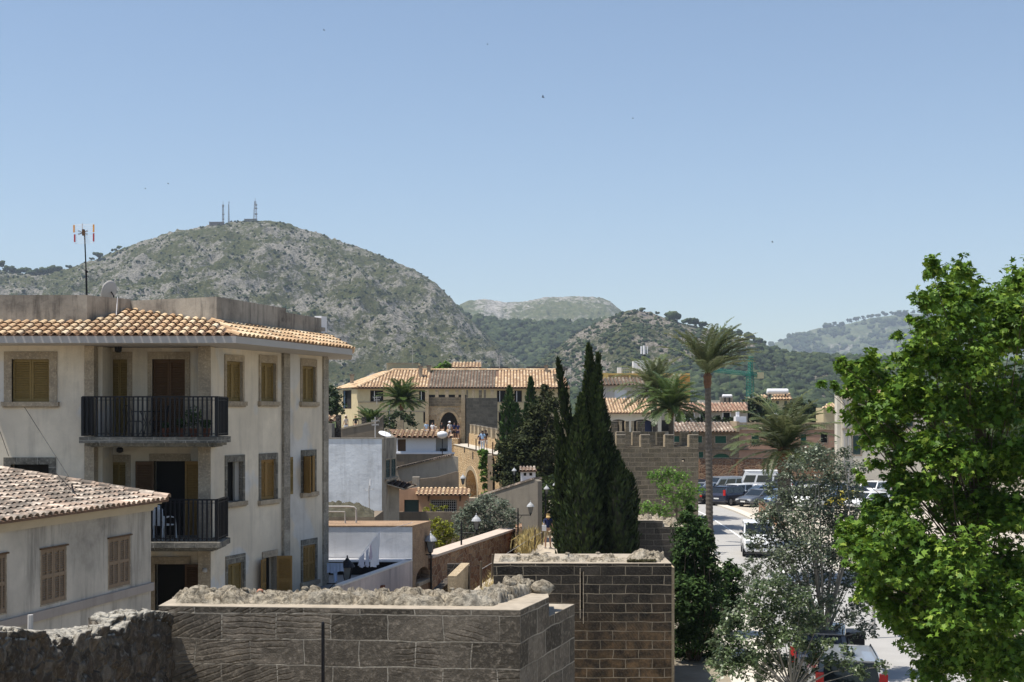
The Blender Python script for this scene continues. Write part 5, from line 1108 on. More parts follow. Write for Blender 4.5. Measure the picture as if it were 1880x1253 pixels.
for a, b in ((961.5, 966), (972, 977)): mb.box(PX(a, 65.2), PX(b, 65.2), 65.17, 65.3, PZ(874, 65), PZ(869, 65))
mb.build('vent', M_DARK, ch)
tile_roof('tile_cap', [P(953, 865, 65.0), P(985.5, 865, 65.0), P(983, 858, 66), P(956, 858, 66)], ch, M_TILEP, sp=.17)
# long building with the wide roof
L_ = thing('long_building', 'long yellow cream building with wide hipped tile roof behind the gatehouse', 'building', (-5, 170, 0))
Yl = 165; ze = PZ(714.5, Yl); WLa = Wall(621, 173, 657, Yl); WLb = Wall(657, Yl, 1046, Yl)
hs = [WLb.rect(*q) for q in ((680.5, 703, 718, 737), (770, 781.5, 718, 737), (913, 928, 718, 738), (945, 957.5, 718, 738), (1025, 1041, 718, 737), (778, 781, 757, 776), (916, 924, 758, 780))]
wallpart(WLb, R(0, WLb.L, 0, ze), [R(*q) for q in hs], M_CREAM, L_); ra = WLa.rect(630, 645, 718, 750); wallpart(WLa, R(0, WLa.L, 0, ze), [R(*ra)], M_CREAM, L_, name='side_wall')
for q in hs:
    w = window(WLb, L_, q, .05, .05, M_SHUTB, sill=False, proud=.02)
    if q[1] - q[0] > .6:
        mb = MB(); um = q[0] + (q[1] - q[0]) * .3; WLb.box(mb, um - .04, um + .04, q[2], q[3], -.12, -.06); mb.build('mullion', M_WHITE, w)
w = window(WLa, L_, ra, .05, .05, M_SHUTB, sill=False, proud=.02); closed(WLa, w, (ra[0] + .1, ra[0] + .8, ra[2], ra[3]), m_plain('blue_shutter', (.05, .09, .14), .6), -.05, slat=.1, leaves=1)
mb = MB(); WLb.box(mb, 0, WLb.L, PZ(739.5, Yl), PZ(738, Yl), .001, .08); WLb.box(mb, 0, WLb.L, PZ(757, Yl), PZ(755, Yl), .001, .05); mb.build('string_course', M_STONE, L_)
mb = MB(); WLb.box(mb, WLb.u(714)[0], WLb.u(714)[0] + .15, 0, PZ(738, Yl), .002, .12); mb.build('downpipe', M_FASC, L_)
mb = MB(); WLb.box(mb, -.6, WLb.L, ze, ze + .12, -.3, .85); mb.build('eaves', M_SHUTB, L_)
def rp(px, Y, z): return Vector((PX(px, Y), Y, z))
ze2 = ze + .15; Ye, Yr = 164.2, 171; zr = PZ(680.5, Yr)
for a, b, c, d, m in ((657, 787, 793, 722, M_TILEO), (787.2, 908, 914, 793.2, M_TILEG), (908.2, 1046, 1030, 914.2, M_TILEO)):
    tile_roof('roof', [rp(a, Ye, ze2), rp(b, Ye, ze2), rp(c, Yr, zr), rp(d, Yr, zr)], L_, m, sp=.40, row=.6, tmin=.1)
tile_roof('roof', [rp(613.5, 174, ze2), rp(657, Ye, ze2), rp(722, Yr, zr), rp(700, 175, zr - .2)], L_, M_TILEO, sp=.40, row=.6, tmin=.3)
mb = MB(); ridge_caps(mb, rp(722, Yr, zr + .05), rp(1030, Yr, zr + .05), Vector((0, 0, 1)), .2, .5); ridge_caps(mb, rp(657, Ye, ze2 + .05), rp(722, Yr, zr + .05), Vector((0, 0, 1)), .2, .5); mb.build('ridge_tiles', M_TILEO, L_)
for px, w_, yt, yb, Yc, m in ((645.5, 4, 690, 704, 169, M_STONE), (772, 4.5, 674, 693, 168, M_STONE), (787, 4.5, 673, 687, 170, M_STONE), (1003, 4, 673, 688, 170, M_STONE), (1020, 5, 690, 708, 166, M_PALE_LIT)):
    c = boxpart(PX(px - w_ * .7, Yc), PX(px + w_ * .7, Yc), Yc, Yc + .6, PZ(yb, Yc), PZ(yt, Yc), m, L_, 'chimney'); boxpart(PX(px - w_, Yc), PX(px + w_, Yc), Yc - .1, Yc + .7, PZ(yt, Yc) + .001, PZ(yt, Yc) + .18, M_TILEG, c, 'cap')
h = thing('roof_hut', 'cream rooftop hut with flat parapet above the long roof, left of the green shrubs', 'building', rp(750, 175, EYE + 5))
boxpart(PX(710, 175), PX(768, 175), 175, 179, EYE - 5, PZ(668, 175), M_STONE if 0 else M_CREAM, h); boxpart(PX(768, 175) + .001, PX(793, 175), 175.2, 179, EYE - 5, PZ(672, 175), M_CREAM, h, 'annexe')
boxpart(PX(709, 175), PX(768, 175), 174.9, 179, PZ(668, 175) + .001, PZ(666.5, 175), M_STONE, h, 'coping')
h = thing('roof_pavilion', 'small tile-roofed upper room above the grey part of the long roof', 'building', rp(855, 176, EYE + 5))
boxpart(PX(826, 176), PX(882, 176), 176, 180, EYE - 5, PZ(675, 176), M_CREAM, h); tile_roof('roof', [rp(823, 175.5, PZ(676, 175.5)), rp(884, 175.5, PZ(676, 175.5)), rp(884, 179, PZ(666, 179)), rp(830, 179, PZ(666, 179))], h, M_TILEO, sp=.45, row=.6)
for px0, px1, lab in ((898, 932, 'leftmost'), (964, 1000, 'middle'), (1027, 1042, 'rightmost')):
    h = thing('solar_panel', 'dark solar panel on the long tile roof ridge, ' + lab + ' of three', 'solar panel', rp(px0, 172.5, zr), 'solar panels on the long roof'); mb = MB(); a, b = rp(px0, 171.5, PZ(680.5, 171.5)), rp(px1, 171.5, PZ(680.5, 171.5)); mb.prism([a, b, rp(px1 + 1, 172.5, PZ(673.5, 172.5)), rp(px0 + 3, 172.5, PZ(673.5, 172.5))], (0, .06, .02)); mb.build('panel', M_DARK, h)
    mb = MB()
    for s in (.1, .5, .9): p = a.lerp(b, s); mb.tube([p + Vector((0, .9, -.8)), p + Vector((0, .9, .35))], .04, 5)
    mb.build('frame', M_FASC, h)
def aerial(px, yb, yt, Y, label, arms=((.15, 6), (.35, 4))):
    t_ = thing('tv_aerial', label, 'aerial', P(px, yb, Y)); mb = MB(); mb.tube([P(px, yb + 3, Y), P(px, yt, Y)], .035, 5); mb.build('mast', M_FASC, t_); mb = MB()
    for s, w_ in arms: y = yt + (yb - yt) * s; mb.tube([P(px - w_, y, Y), P(px + w_, y - 1, Y)], .03, 4); [mb.tube([P(px - w_ + k * w_ / 2, y - 2.5, Y), P(px - w_ + k * w_ / 2, y + 1.5, Y)], .02, 4) for k in range(5)]
    mb.build('antenna', M_FASC, t_)
aerial(757.5, 668, 640, 174, 'thin aerial rising above the cream rooftop hut'); aerial(917, 681, 653, 172, 'thin aerial above the long roof between two solar panels', ((.1, 5),)); aerial(1048, 700, 672, 172, 'aerial with bent arm just left of the tall cypress tips', ((.1, 9),))
aerial(884, 681, 664, 176, 'short aerial at the right end of the small upper room', ((.2, 2),)); aerial(689, 803, 766, 74, 'short aerial with crossbars on the flat roof of the whitewashed house', ((.2, 7), (.4, 6)))
aerial(692, 740, 728, 120, 'ornate crossbar aerial in front of the long building wall', ((.2, 7), (.6, 5)))
# ---------------------------------------------------------------- houses on the right, road, car park, crane
M_WHT = m_stucco('wall_white', (.70, .64, .53), stain=(.3, .28, .25), amt=.2, streak=.2)
M_YEL = m_stucco('wall_yellow', (.66, .46, .16), stain=(.4, .28, .1), amt=.2, streak=.2)
M_BRN = m_rubble('brown_stone', [(.24, .18, .12), (.30, .24, .17), (.34, .28, .20)], (.33, .27, .2), scale=3, stretch=1.4, ms=.05)
M_PK = m_stucco('wall_pink', (.50, .31, .22), stain=(.25, .17, .12), amt=.35, streak=.3)
h = thing('yellow_building', 'yellow flat-roofed building topped by white telecom cabinets behind the palms', 'building', (13, 175, 0)); Y = 172
boxpart(PX(1098, Y), PX(1267, Y), Y, Y + 8, 0, PZ(699, Y), M_YEL, h); boxpart(PX(1098, Y), PX(1117, Y), Y - .05, Y + 6, PZ(699, Y) + .001, PZ(685, Y), M_YEL, h, 'parapet')
boxpart(PX(1117, Y) + .001, PX(1267, Y), Y + .5, Y + .8, PZ(699, Y) + .001, PZ(689, Y), M_PALE_LIT, h, 'parapet'); boxpart(PX(1117, Y) + .001, PX(1267, Y), Y + .3, Y + .9, PZ(689, Y) + .002, PZ(685.5, Y), M_YEL, h, 'coping')
boxpart(PX(1155, Y), PX(1158, Y), Y + .1, Y + .29, PZ(699, Y), PZ(685, Y), M_YEL, h, 'pilaster'); boxpart(PX(1245, Y), PX(1266, Y), Y - .4, Y - .01, PZ(712, Y), PZ(691, Y), m_stucco('wall_ochre', (.50, .26, .07)), h, 'ochre_bay')  # bay in its own ochre stucco
ca = thing('telecom_cabinet', 'white rooftop telecom cabinet with three vertical antennas', 'cabinet', rp(1176, 173, PZ(686, 173)))
for a, b, yt in ((1163, 1171, 663), (1171.3, 1190, 662)): boxpart(PX(a, 173), PX(b, 173), 173, 175, PZ(687, 173), PZ(yt, 173), M_WHITE, ca, 'cabinet')
for px, r, y0, y1 in ((1177.5, .12, 636, 650), (1182.8, .18, 635, 652), (1188.5, .08, 636, 650)): mb = MB(); mb.tube([P(px, y0, 174), P(px, y1, 174)], r, 8); mb.build('antenna', M_WHITE, ca)
mb = MB(); mb.tube([P(1183, 651, 174), P(1183, 664, 174)], .2, 8); mb.tube([P(1177, 649, 174), P(1189, 649, 174)], .05, 5); mb.build('mast', M_IRON, ca)
boxpart(PX(1134, 173), PX(1141, 173), 173, 174, PZ(686, 173), PZ(675, 173), M_WHITE, None, 'roof_tank', label='small white upright tank on the yellow building', cat='tank')
mb = MB()
for px in range(1143, 1163, 4): mb.tube([P(px, 686, 173), P(px, 677, 173)], .04, 4)
mb.tube([P(1142, 677, 173), P(1163, 677, 173)], .04, 4); mb.tube([P(1142, 681, 173), P(1163, 681, 173)], .03, 4); mb.build('roof_railing', M_FASC, None, label='thin roof railing between tank and telecom cabinet', cat='railing')
h = thing('white_house', 'white house with grey tile strip behind the big tiled roof, left of the palms', 'house', (12, 152, 0)); Y = 150
Wq = Wall(1098, Y, 1206, Y); r = Wq.rect(1128, 1151, 716, 734); wallpart(Wq, R(0, Wq.L, 0, PZ(707, Y)), [R(*r)], m_stucco('wall_offwhite', (.62, .57, .52), amt=.2), h); mb = MB(); Wq.box(mb, r[0], r[1], r[2], r[3], -.3, -.15); mb.build('panel', M_WHITE, h)
tile_roof('roof', [rp(1098, 149.4, PZ(707.5, 149.4)), rp(1210, 149.4, PZ(707.5, 149.4)), rp(1208, 153, PZ(695.5, 153)), rp(1098, 153, PZ(695.5, 153))], h, M_TILEG, sp=.42, row=.5)
h = thing('arched_house', 'white house with big barrel-tile roof and shallow arches between cypress and palms', 'house', (10, 122, 0)); Y = 120
Wq = Wall(1108, Y, 1214, Y); z0 = PZ(800, Y); a1 = arch(Wq.u(1121)[0], Wq.u(1150)[0], .5, PZ(776, Y), PZ(770.5, Y), 10); a2 = arch(Wq.u(1160)[0], Wq.u(1198)[0], .5, PZ(778, Y), PZ(770.5, Y), 10)
wallpart(Wq, R(0, Wq.L, 0, PZ(757.5, Y)), [a1, a2], M_WHT, h, .4); boxpart(PX(1112, Y), PX(1205, Y), Y + 1.6, Y + 1.8, 0, PZ(768, Y), M_DARK, h, 'recess')
mb = MB(); Wq.box(mb, Wq.u(1185)[0], Wq.u(1197)[0], .5, PZ(774, Y), -1.2, -1.1); mb.build('door', m_plain('navy_door', (.02, .03, .08), .6), h)
tile_roof('roof', [rp(1108, Y - .6, PZ(759, Y - .6)), rp(1216, Y - .6, PZ(759, Y - .6)), rp(1216, 125, PZ(733, 125)), rp(1108, 125, PZ(733, 125))], h, M_TILEO, sp=.28, row=.5, tmin=.2)
h = thing('side_building', 'narrow dark-fronted building with railing between the two near palms', 'building', (15, 132, 0)); Y = 130
boxpart(PX(1214, Y), PX(1238, Y), Y, Y + 5, 0, PZ(753, Y), M_GRIM, h); Wq = Wall(1214, Y, 1238, Y); mb = MB(); Wq.box(mb, Wq.u(1215)[0], Wq.u(1229)[0], PZ(792, Y), PZ(772, Y), .01, .1); mb.build('balcony_opening', M_DARK, h)
mb = MB()
for px in np.arange(1215, 1229, 1.6): mb.tube([P(px, 792, Y - .15), P(px, 776, Y - .15)], .015, 4)
mb.build('railing', M_IRON, h)
# back row
h = thing('long_house', 'long low house with faded red tile roof behind the tall palm trunk', 'house', (20, 162, 0)); Y = 160
Wq = Wall(1236, Y, 1372, Y); rs_ = [Wq.rect(*q) for q in ((1258, 1274, 759.5, 768.5), (1286, 1302, 757, 776), (1328, 1340, 758, 775), (1218 + 25, 1246, 762, 776))]
wallpart(Wq, R(0, Wq.L, 0, PZ(755, Y)), [R(*q) for q in rs_], m_stucco('wall_dull_white', (.50, .46, .40), amt=.4), h)
for q in rs_: window(Wq, h, q, .12, .12, M_WHITE, sill=False)
tile_roof('roof', [rp(1236, Y - .6, PZ(756, Y - .6)), rp(1374, Y - .6, PZ(756, Y - .6)), rp(1370, Y + 3.4, PZ(741.5, Y + 3.4)), rp(1236, Y + 3.4, PZ(741.5, Y + 3.4))], h, m_tile('clay_tile_red', [(0, (.26, .13, .09)), (.5, (.40, .24, .17)), (1, (.52, .38, .28))], lam=.4), sp=.4, row=.55)
boxpart(PX(1284, 166), PX(1332, 166), 166, 168, 0, PZ(735.5, 166), M_WHT, h, 'rear_wall'); boxpart(PX(1330, 166), PX(1374, 166), 166.5, 168, 0, PZ(738, 166), M_GRIM, h, 'rear_annexe')
def water_heater(a, b, y0, y1, Y, label):
    t_ = thing('water_tank', label, 'tank', rp((a + b) / 2, Y, PZ(y1 + 3, Y))); r = (y1 - y0) / 2 / F * Y; zc = PZ((y0 + y1) / 2, Y); mb = MB()
    mb.tube([Vector((PX(a, Y), Y, zc)), Vector((PX(a + 1.5, Y), Y, zc)), Vector((PX(b - 1.5, Y), Y, zc)), Vector((PX(b, Y), Y, zc))], [r * .8, r, r, r * .8], 16); mb.build('tank', M_WHITE, t_, smooth=False)
    mb = MB(); [mb.box(PX(p, Y) - .06, PX(p, Y) + .06, Y - .3, Y + .3, zc - r - .5, zc - r * .8) for p in (a + 5, b - 5)]; mb.build('stand', M_IRON, t_)
water_heater(1326, 1344, 724.5, 731, 165, 'small white water heater tank on a stand above the red tile roof')
boxpart(PX(1323, 165.3), PX(1346, 165.3), 165.6, 166, PZ(740, 165), PZ(729, 165), M_GRIM, None, 'roof_shed', label='small grey roof structure behind the small water heater', cat='shed')
h = thing('hill_house', 'white house with tile roofs carrying a large white tank, below the crane', 'house', (38, 200, 0)); Y = 195
boxpart(PX(1382, Y), PX(1450, Y), Y, Y + 6, 0, PZ(734, Y), M_CREAM, h); boxpart(PX(1375, Y), PX(1392, Y), Y - .5, Y + 1, PZ(731, Y), PZ(729, Y), M_WHT, h, 'canopy')
tile_roof('roof', [rp(1392, Y - .5, PZ(733, Y)), rp(1409, Y - .5, PZ(733, Y)), rp(1409, Y + 3, PZ(726, Y + 3)), rp(1392, Y + 3, PZ(726, Y + 3))], h, M_TILEO, sp=.45, row=.6); tile_roof('roof', [rp(1416, Y - .5, PZ(734, Y)), rp(1456, Y - .5, PZ(734, Y)), rp(1449, Y + 3, PZ(723, Y + 3)), rp(1420, Y + 3, PZ(723, Y + 3))], h, M_TILEO, sp=.45, row=.6)
for a, b in ((1397, 1402), (1425, 1430), (1440, 1445)): mb = MB(); mb.box(PX(a, Y), PX(b, Y), Y - .05, Y + .05, PZ(742, Y), PZ(736.5, Y)); mb.build('window', M_GLASS, h)
water_heater(1408, 1447, 714, 724.5, 196, 'large horizontal white tank on the white house below the crane')
# front row
h = thing('stone_house', 'brown stone house with pale tile roof and green shutters beyond the car park', 'house', (18, 142, 0)); Y = 140
Wq = Wall(1236, Y, 1356, Y); rs_ = [Wq.rect(*q) for q in ((1313, 1333, 801, 814), (1237.5, 1248, 801, 812), (1281, 1289, 801, 813), (1283, 1291, 830, 846))]; aa = arch(Wq.u(1308)[0], Wq.u(1341)[0], 1.5, PZ(843, Y), PZ(833, Y), 10)
wallpart(Wq, R(0, Wq.L, 0, PZ(793, Y)), [R(*q) for q in rs_] + [aa], M_BRN, h)
for q in rs_: simple_win(Wq, h, q, M_GREENB)
mb = MB(); Wq.box(mb, Wq.u(1308)[0], Wq.u(1341)[0], 1.5, PZ(833, Y), -.3, -.2); mb.build('garage_door', M_GREENB, h); mb = MB(); Wq.box(mb, 0, Wq.L, PZ(827, Y), PZ(825, Y), .002, .1); mb.build('string_course', M_GRIMD, h)
tile_roof('roof', [rp(1234, Y - .5, PZ(793.5, Y - .5)), rp(1351, Y - .5, PZ(793.5, Y - .5)), rp(1351, Y + 4, PZ(776, Y + 4)), rp(1236, Y + 4, PZ(776, Y + 4))], h, M_TILEP, sp=.38, row=.5, tmin=.3)
boxpart(PX(1351, Y) + .002, PX(1356, Y), Y - .55, Y + 4, PZ(793, Y), PZ(774, Y), M_PALE_LIT, h, 'gable_coping')
h = thing('chimney_block', 'white stepped chimney block at the right end of the pale tile roof', 'chimney', rp(1361, 141, PZ(777, 141)))
boxpart(PX(1351, 141.6), PX(1370, 141.6), 141.6, 143, PZ(780, 141), PZ(765, 141), M_WHITE, h, 'block'); boxpart(PX(1353, 141.6), PX(1358, 141.6), 141.8, 142.4, PZ(765, 141) + .001, PZ(756, 141), M_WHITE, h, 'flue')
h = thing('pink_house', 'pink and tan terrace house with balustrade and green shutters behind the big palm', 'house', (27, 142, 0))
Wq = Wall(1356.5, Y, 1560, Y); rs_ = [Wq.rect(*q) for q in ((1380, 1393, 797, 816), (1470, 1480, 798, 818), (1507, 1519, 797, 813))]
wallpart(Wq, R(0, Wq.L, 0, PZ(790, Y)), [R(*q) for q in rs_], M_PK, h)
for i, q in enumerate(rs_): simple_win(Wq, h, q, M_GREENB, i < 2)
mb = MB(); n = 70
for i in range(n): u = Wq.L * (i + .5) / n; Wq.box(mb, u - .05, u + .05, PZ(788, Y), PZ(778, Y), -.2, -.1)
Wq.box(mb, 0, Wq.L, PZ(790, Y) + .001, PZ(788, Y), -.3, .08); Wq.box(mb, 0, Wq.L, PZ(778, Y) + .001, PZ(776, Y), -.25, -.02); mb.build('balustrade', M_PALE_LIT, h)
mb = MB(); Wq.box(mb, 0, Wq.L, PZ(827, Y), PZ(825, Y), .002, .1); mb.build('string_course', M_GRIMD, h)
boxpart(PX(1422, Y), PX(1429, Y), Y - .3, Y + .3, PZ(778, Y), PZ(759, Y), M_WHITE, None, 'white_pillar', label='white square pillar on the balustrade left of the big palm crown', cat='pillar')
h = thing('cream_house', 'tall cream house with dark green shutters half hidden by the plane tree', 'house', (34, 128, 0)); Y = 125
Wq = Wall(1546, Y, 1700, Y); rs_ = [Wq.rect(*q) for q in ((1568, 1590, 745, 783), (1566, 1580, 800, 835), (1625, 1642, 748, 783), (1660, 1676, 748, 783))]
wallpart(Wq, R(0, Wq.L, 0, PZ(726, Y)), [R(*q) for q in rs_], M_WHT, h)
for q in rs_: simple_win(Wq, h, q, M_GREEN, True, .15)
boxpart(PX(1538, Y), PX(1546, Y) - .002, Y + .2, Y + 1.2, 0, PZ(724, Y), M_WHT, h, 'side_wall'); mb = MB(); Wq.box(mb, Wq.u(1549)[0], Wq.u(1549)[0] + .12, 0, PZ(735, Y), .002, .12); Wq.box(mb, Wq.u(1556)[0], Wq.u(1556)[0] + .12, 0, PZ(735, Y), .002, .12); mb.build('downpipe', M_FASC, h)
mb = MB(); Wq.box(mb, 0, Wq.L, PZ(789, Y), PZ(786, Y), .002, .2); mb.build('string_course', M_STONE, h)
tile_roof('roof', [rp(1544, Y - .5, PZ(727, Y)), rp(1702, Y - .5, PZ(727, Y)), rp(1702, Y + 5, PZ(712, Y + 5)), rp(1556, Y + 5, PZ(712, Y + 5))], h, M_TILEO, sp=.4, row=.5)
h = thing('red_roof_house', 'small house with orange red roof between big palm and cream house', 'house', (38, 162, 0)); boxpart(PX(1512, 160), PX(1546, 160), 160, 164, 0, PZ(749, 160), M_CREAM, h)
tile_roof('roof', [rp(1510, 159.5, PZ(750, 159.5)), rp(1548, 159.5, PZ(750, 159.5)), rp(1546, 162, PZ(741, 162)), rp(1522, 162, PZ(741, 162))], h, M_TILE, sp=.4, row=.5)
h = thing('retaining_wall', 'reddish rubble retaining wall behind the parked cars', 'wall', (22, 132, 0)); Y = 131
Wq = Wall(1284, Y, 1700, Y); wallpart(Wq, R(0, Wq.L, 0, PZ(843, Y)), [], M_RUBR, h, .5); mb = MB(); Wq.box(mb, 0, Wq.L, PZ(843, Y) + .001, PZ(841, Y), -.5, .06); mb.build('coping', M_RUBG, h)
mb = MB(); Wq.box(mb, Wq.u(1352)[0], Wq.u(1362)[0], 0, PZ(848, Y), .002, .5); mb.build('buttress', M_RUBR, h)
# tower crane
cr_ = thing('tower_crane', 'green tower crane with short counter-jib standing on the wooded slope', 'crane', rp(1378, 300, 0)); M_CR = m_plain('crane_green', (.02, .20, .15), .5, var=.1); Y = 300
def truss(a, b, w, n, t=.06):
    a, b = Vector(a), Vector(b); mb = MB(); d = (b - a).normalized(); s = d.orthogonal().normalized(); r = d.cross(s); cs = [(s + r) * w, (s - r) * w, (-s - r) * w, (-s + r) * w]
    for c in cs: mb.tube([a + c, b + c], t, 4)
    for i in range(n):
        p0, p1 = a.lerp(b, i / n), a.lerp(b, (i + 1) / n)
        for k in range(4): mb.tube([p0 + cs[k], p1 + cs[(k + 1) % 4]], t * .7, 4)
    return mb
ja = P(1377, 687, Y)
truss((ja.x, Y, 0), (ja.x, Y, ja.z), .6, 26, .10).build('mast', M_CR, cr_); truss((ja.x, Y, ja.z), P(1378.5, 655, Y), .35, 6, .1).build('cat_head', M_CR, cr_)
truss(P(1305, 679, Y), ja, .34, 22, .065).build('jib', M_CR, cr_); truss(ja, P(1401, 690, Y), .3, 6, .09).build('counter_jib', M_CR, cr_)
mb = MB(); c = P(1396, 689, Y); mb.box(c.x - .7, c.x + .7, c.y - .5, c.y + .5, c.z - .8, c.z + .6); mb.build('counterweight', M_CREAM, cr_)
mb = MB(); mb.tube([P(1378.5, 655, Y), P(1398, 687, Y)], .05, 4); mb.tube([P(1378.5, 657, Y), P(1335, 682, Y)], .05, 4); mb.tube([P(1340, 684, Y), P(1340, 712, Y)], .04, 4); mb.build('stay_cable', M_CR, cr_)
# road, pavement, car park
def strip(ctr, w0, w1, z, name, mat, t=0):
    mb = MB(); c = [Vector((x, y, 0)) for x, y in ctr]; vs = []; fs = []
    for i, p in enumerate(c):
        d = (c[min(i + 1, len(c) - 1)] - c[max(i - 1, 0)]).normalized(); n = Vector((d.y, -d.x, 0)); vs += [p + n * w0 + Vector((0, 0, z)), p + n * w1 + Vector((0, 0, z))]
    for i in range(len(c) - 1): fs.append((2 * i, 2 * i + 1, 2 * i + 3, 2 * i + 2))
    mb.add(vs, [f[::-1] if w1 > w0 else f for f in fs]);
    if t: mb.add([v - Vector((0, 0, t)) for v in vs], fs); k = len(vs); 
    o = mb.build(name, mat, kind='structure'); return o
def spl(pts, n=8):
    r = []
    for i in range(len(pts) - 1):
        p0, p1, p2, p3 = [np.array(pts[max(0, min(len(pts) - 1, i + k))], float) for k in (-1, 0, 1, 2)]
        for j in range(n): t_ = j / n; r.append(tuple(.5 * ((2 * p1) + (-p0 + p2) * t_ + (2 * p0 - 5 * p1 + 4 * p2 - p3) * t_ ** 2 + (-p0 + 3 * p1 - 3 * p2 + p3) * t_ ** 3)))
    return r + [tuple(pts[-1])]
rc = spl([(8, 4), (9.4, 20), (11, 38), (12.9, 56), (14.2, 76), (14.9, 92), (15.0, 108), (13.5, 122), (8, 134)])
M_ROAD = m_plain('asphalt', (.34, .33, .315), .9, var=.18, scale=.9, bump=.3); M_PAVE = m_plain('pavement', (.56, .52, .45), .92, var=.15, scale=1.5); M_LINE = m_plain('road_line', (.72, .72, .70), .8, var=.08)
strip(rc, -2.75, 2.75, .004, 'road', M_ROAD); strip(rc, -.06, .06, .009, 'road_marking', M_LINE)
def kerbed(ctr, w0, w1, h, name, mat):
    mb = MB(); c = [Vector((x, y, 0)) for x, y in ctr]; pr = []
    for i, p in enumerate(c):
        d = (c[min(i + 1, len(c) - 1)] - c[max(i - 1, 0)]).normalized(); n = Vector((d.y, -d.x, 0)); pr.append((p + n * w0, p + n * w1))
    vs = []
    for a, b in pr: vs += [a, a + Vector((0, 0, h)), b + Vector((0, 0, h)), b]
    fs = []
    for i in range(len(c) - 1):
        for k in range(3): q = 4 * i + k; fs.append((q, q + 1, q + 5, q + 4))
    mb.add(vs, fs); return mb.build(name, mat, kind='structure')
kerbed(rc[:56], -4.6, -2.77, .12, 'pavement', M_PAVE); kerbed(rc[:52], 2.77, 3.5, .12, 'pavement', M_PAVE)
M_LOT = m_plain('car_park_dust', (.44, .39, .32), .95, var=.2, scale=.5)
mb = MB(); mb.prism([(17.9, 60, .006), (60, 60, .006), (60, 130.9, .006), (17, 130.9, .006), (18.6, 112, .006), (18.7, 92, .006)], (0, 0, .002)); mb.build('car_park', M_LOT, kind='structure')
h = thing('low_brick_wall', 'low red brown slatted wall between road and car park', 'wall', (18.5, 88, 0)); Wq = Wall(1393, 103, 1432, 88); mb = MB(); Wq.panel(mb, R(0, Wq.L, 0, 1.0), [], .25); mb.build('wall', M_RUBR, h); mb = MB(); Wq.box(mb, 0, Wq.L, 1.001, 1.08, -.3, .05); mb.build('coping', M_SHUTB, h)
# ---------------------------------------------------------------- vegetation
L_PLANE = m_leaf('plane_leaf', [(0, (.055, .12, .012)), (.5, (.075, .155, .016)), (.85, (.17, .28, .03)), (1, (.27, .34, .055))], trans=.18, rough=.55, spec=.2, clump=.9, tcol=(.22, .36, .03))
L_CYP = m_leaf('cypress_leaf', [(0, (.014, .024, .009)), (.6, (.034, .056, .016)), (1, (.10, .135, .035))], trans=.12, rough=.8, spec=.15, clump=1.5)
L_CYPG = m_leaf('cypress_leaf_green', [(0, (.02, .042, .013)), (.6, (.036, .075, .02)), (1, (.075, .13, .03))], trans=.08, rough=.8, spec=.15, clump=1.2)
L_PALM = m_leaf('palm_leaf', [(0, (.04, .065, .02)), (.5, (.085, .125, .035)), (.85, (.17, .21, .07)), (1, (.34, .34, .19))], trans=.2, rough=.45, spec=.45, clump=1)
L_PALMG = m_leaf('palm_leaf_green', [(0, (.03, .06, .015)), (.5, (.06, .115, .022)), (.85, (.11, .18, .04)), (1, (.2, .25, .09))], trans=.25, rough=.45, spec=.4, clump=1)
L_GREY = m_leaf('grey_leaf', [(0, (.04, .058, .028)), (.5, (.085, .11, .058)), (.85, (.15, .185, .11)), (1, (.28, .32, .23))], trans=.2, rough=.4, spec=.5, clump=1.2)
L_OLIVE = m_leaf('olive_leaf', [(0, (.07, .09, .06)), (.6, (.12, .15, .10)), (1, (.22, .26, .19))], trans=.15, rough=.6, spec=.3, clump=1.4)
L_BRIGHT = m_leaf('bright_leaf', [(0, (.06, .13, .02)), (.6, (.11, .22, .03)), (1, (.22, .36, .06))], trans=.35, rough=.5, spec=.3, clump=1.5)
L_YEL = m_leaf('yellow_shrub_leaf', [(0, (.10, .12, .01)), (.6, (.20, .22, .02)), (1, (.34, .34, .04))], trans=.3, rough=.6, spec=.2, clump=2)
L_DARK = m_leaf('dark_leaf', [(0, (.018, .035, .012)), (.6, (.035, .06, .02)), (1, (.07, .10, .035))], trans=.15, rough=.6, spec=.25, clump=.8)
L_STRAW = m_leaf('straw', [(0, (.35, .26, .10)), (.6, (.52, .42, .18)), (1, (.66, .55, .28))], trans=.2, rough=.9, spec=.1)
M_TRUNKP = m_plain('palm_trunk', (.10, .085, .07), .95, var=.5, scale=7, bump=.8); M_BOOT = m_plain('palm_boots', (.13, .065, .035), .9, var=.4, scale=8, bump=.6)
M_TRUNKG = m_plain('pale_trunk', (.26, .24, .21), .9, var=.3, scale=5, bump=.3)
def merge(a, name, shape_leaf, mat, parent): return leafcloud(name, np.concatenate(a), *shape_leaf)
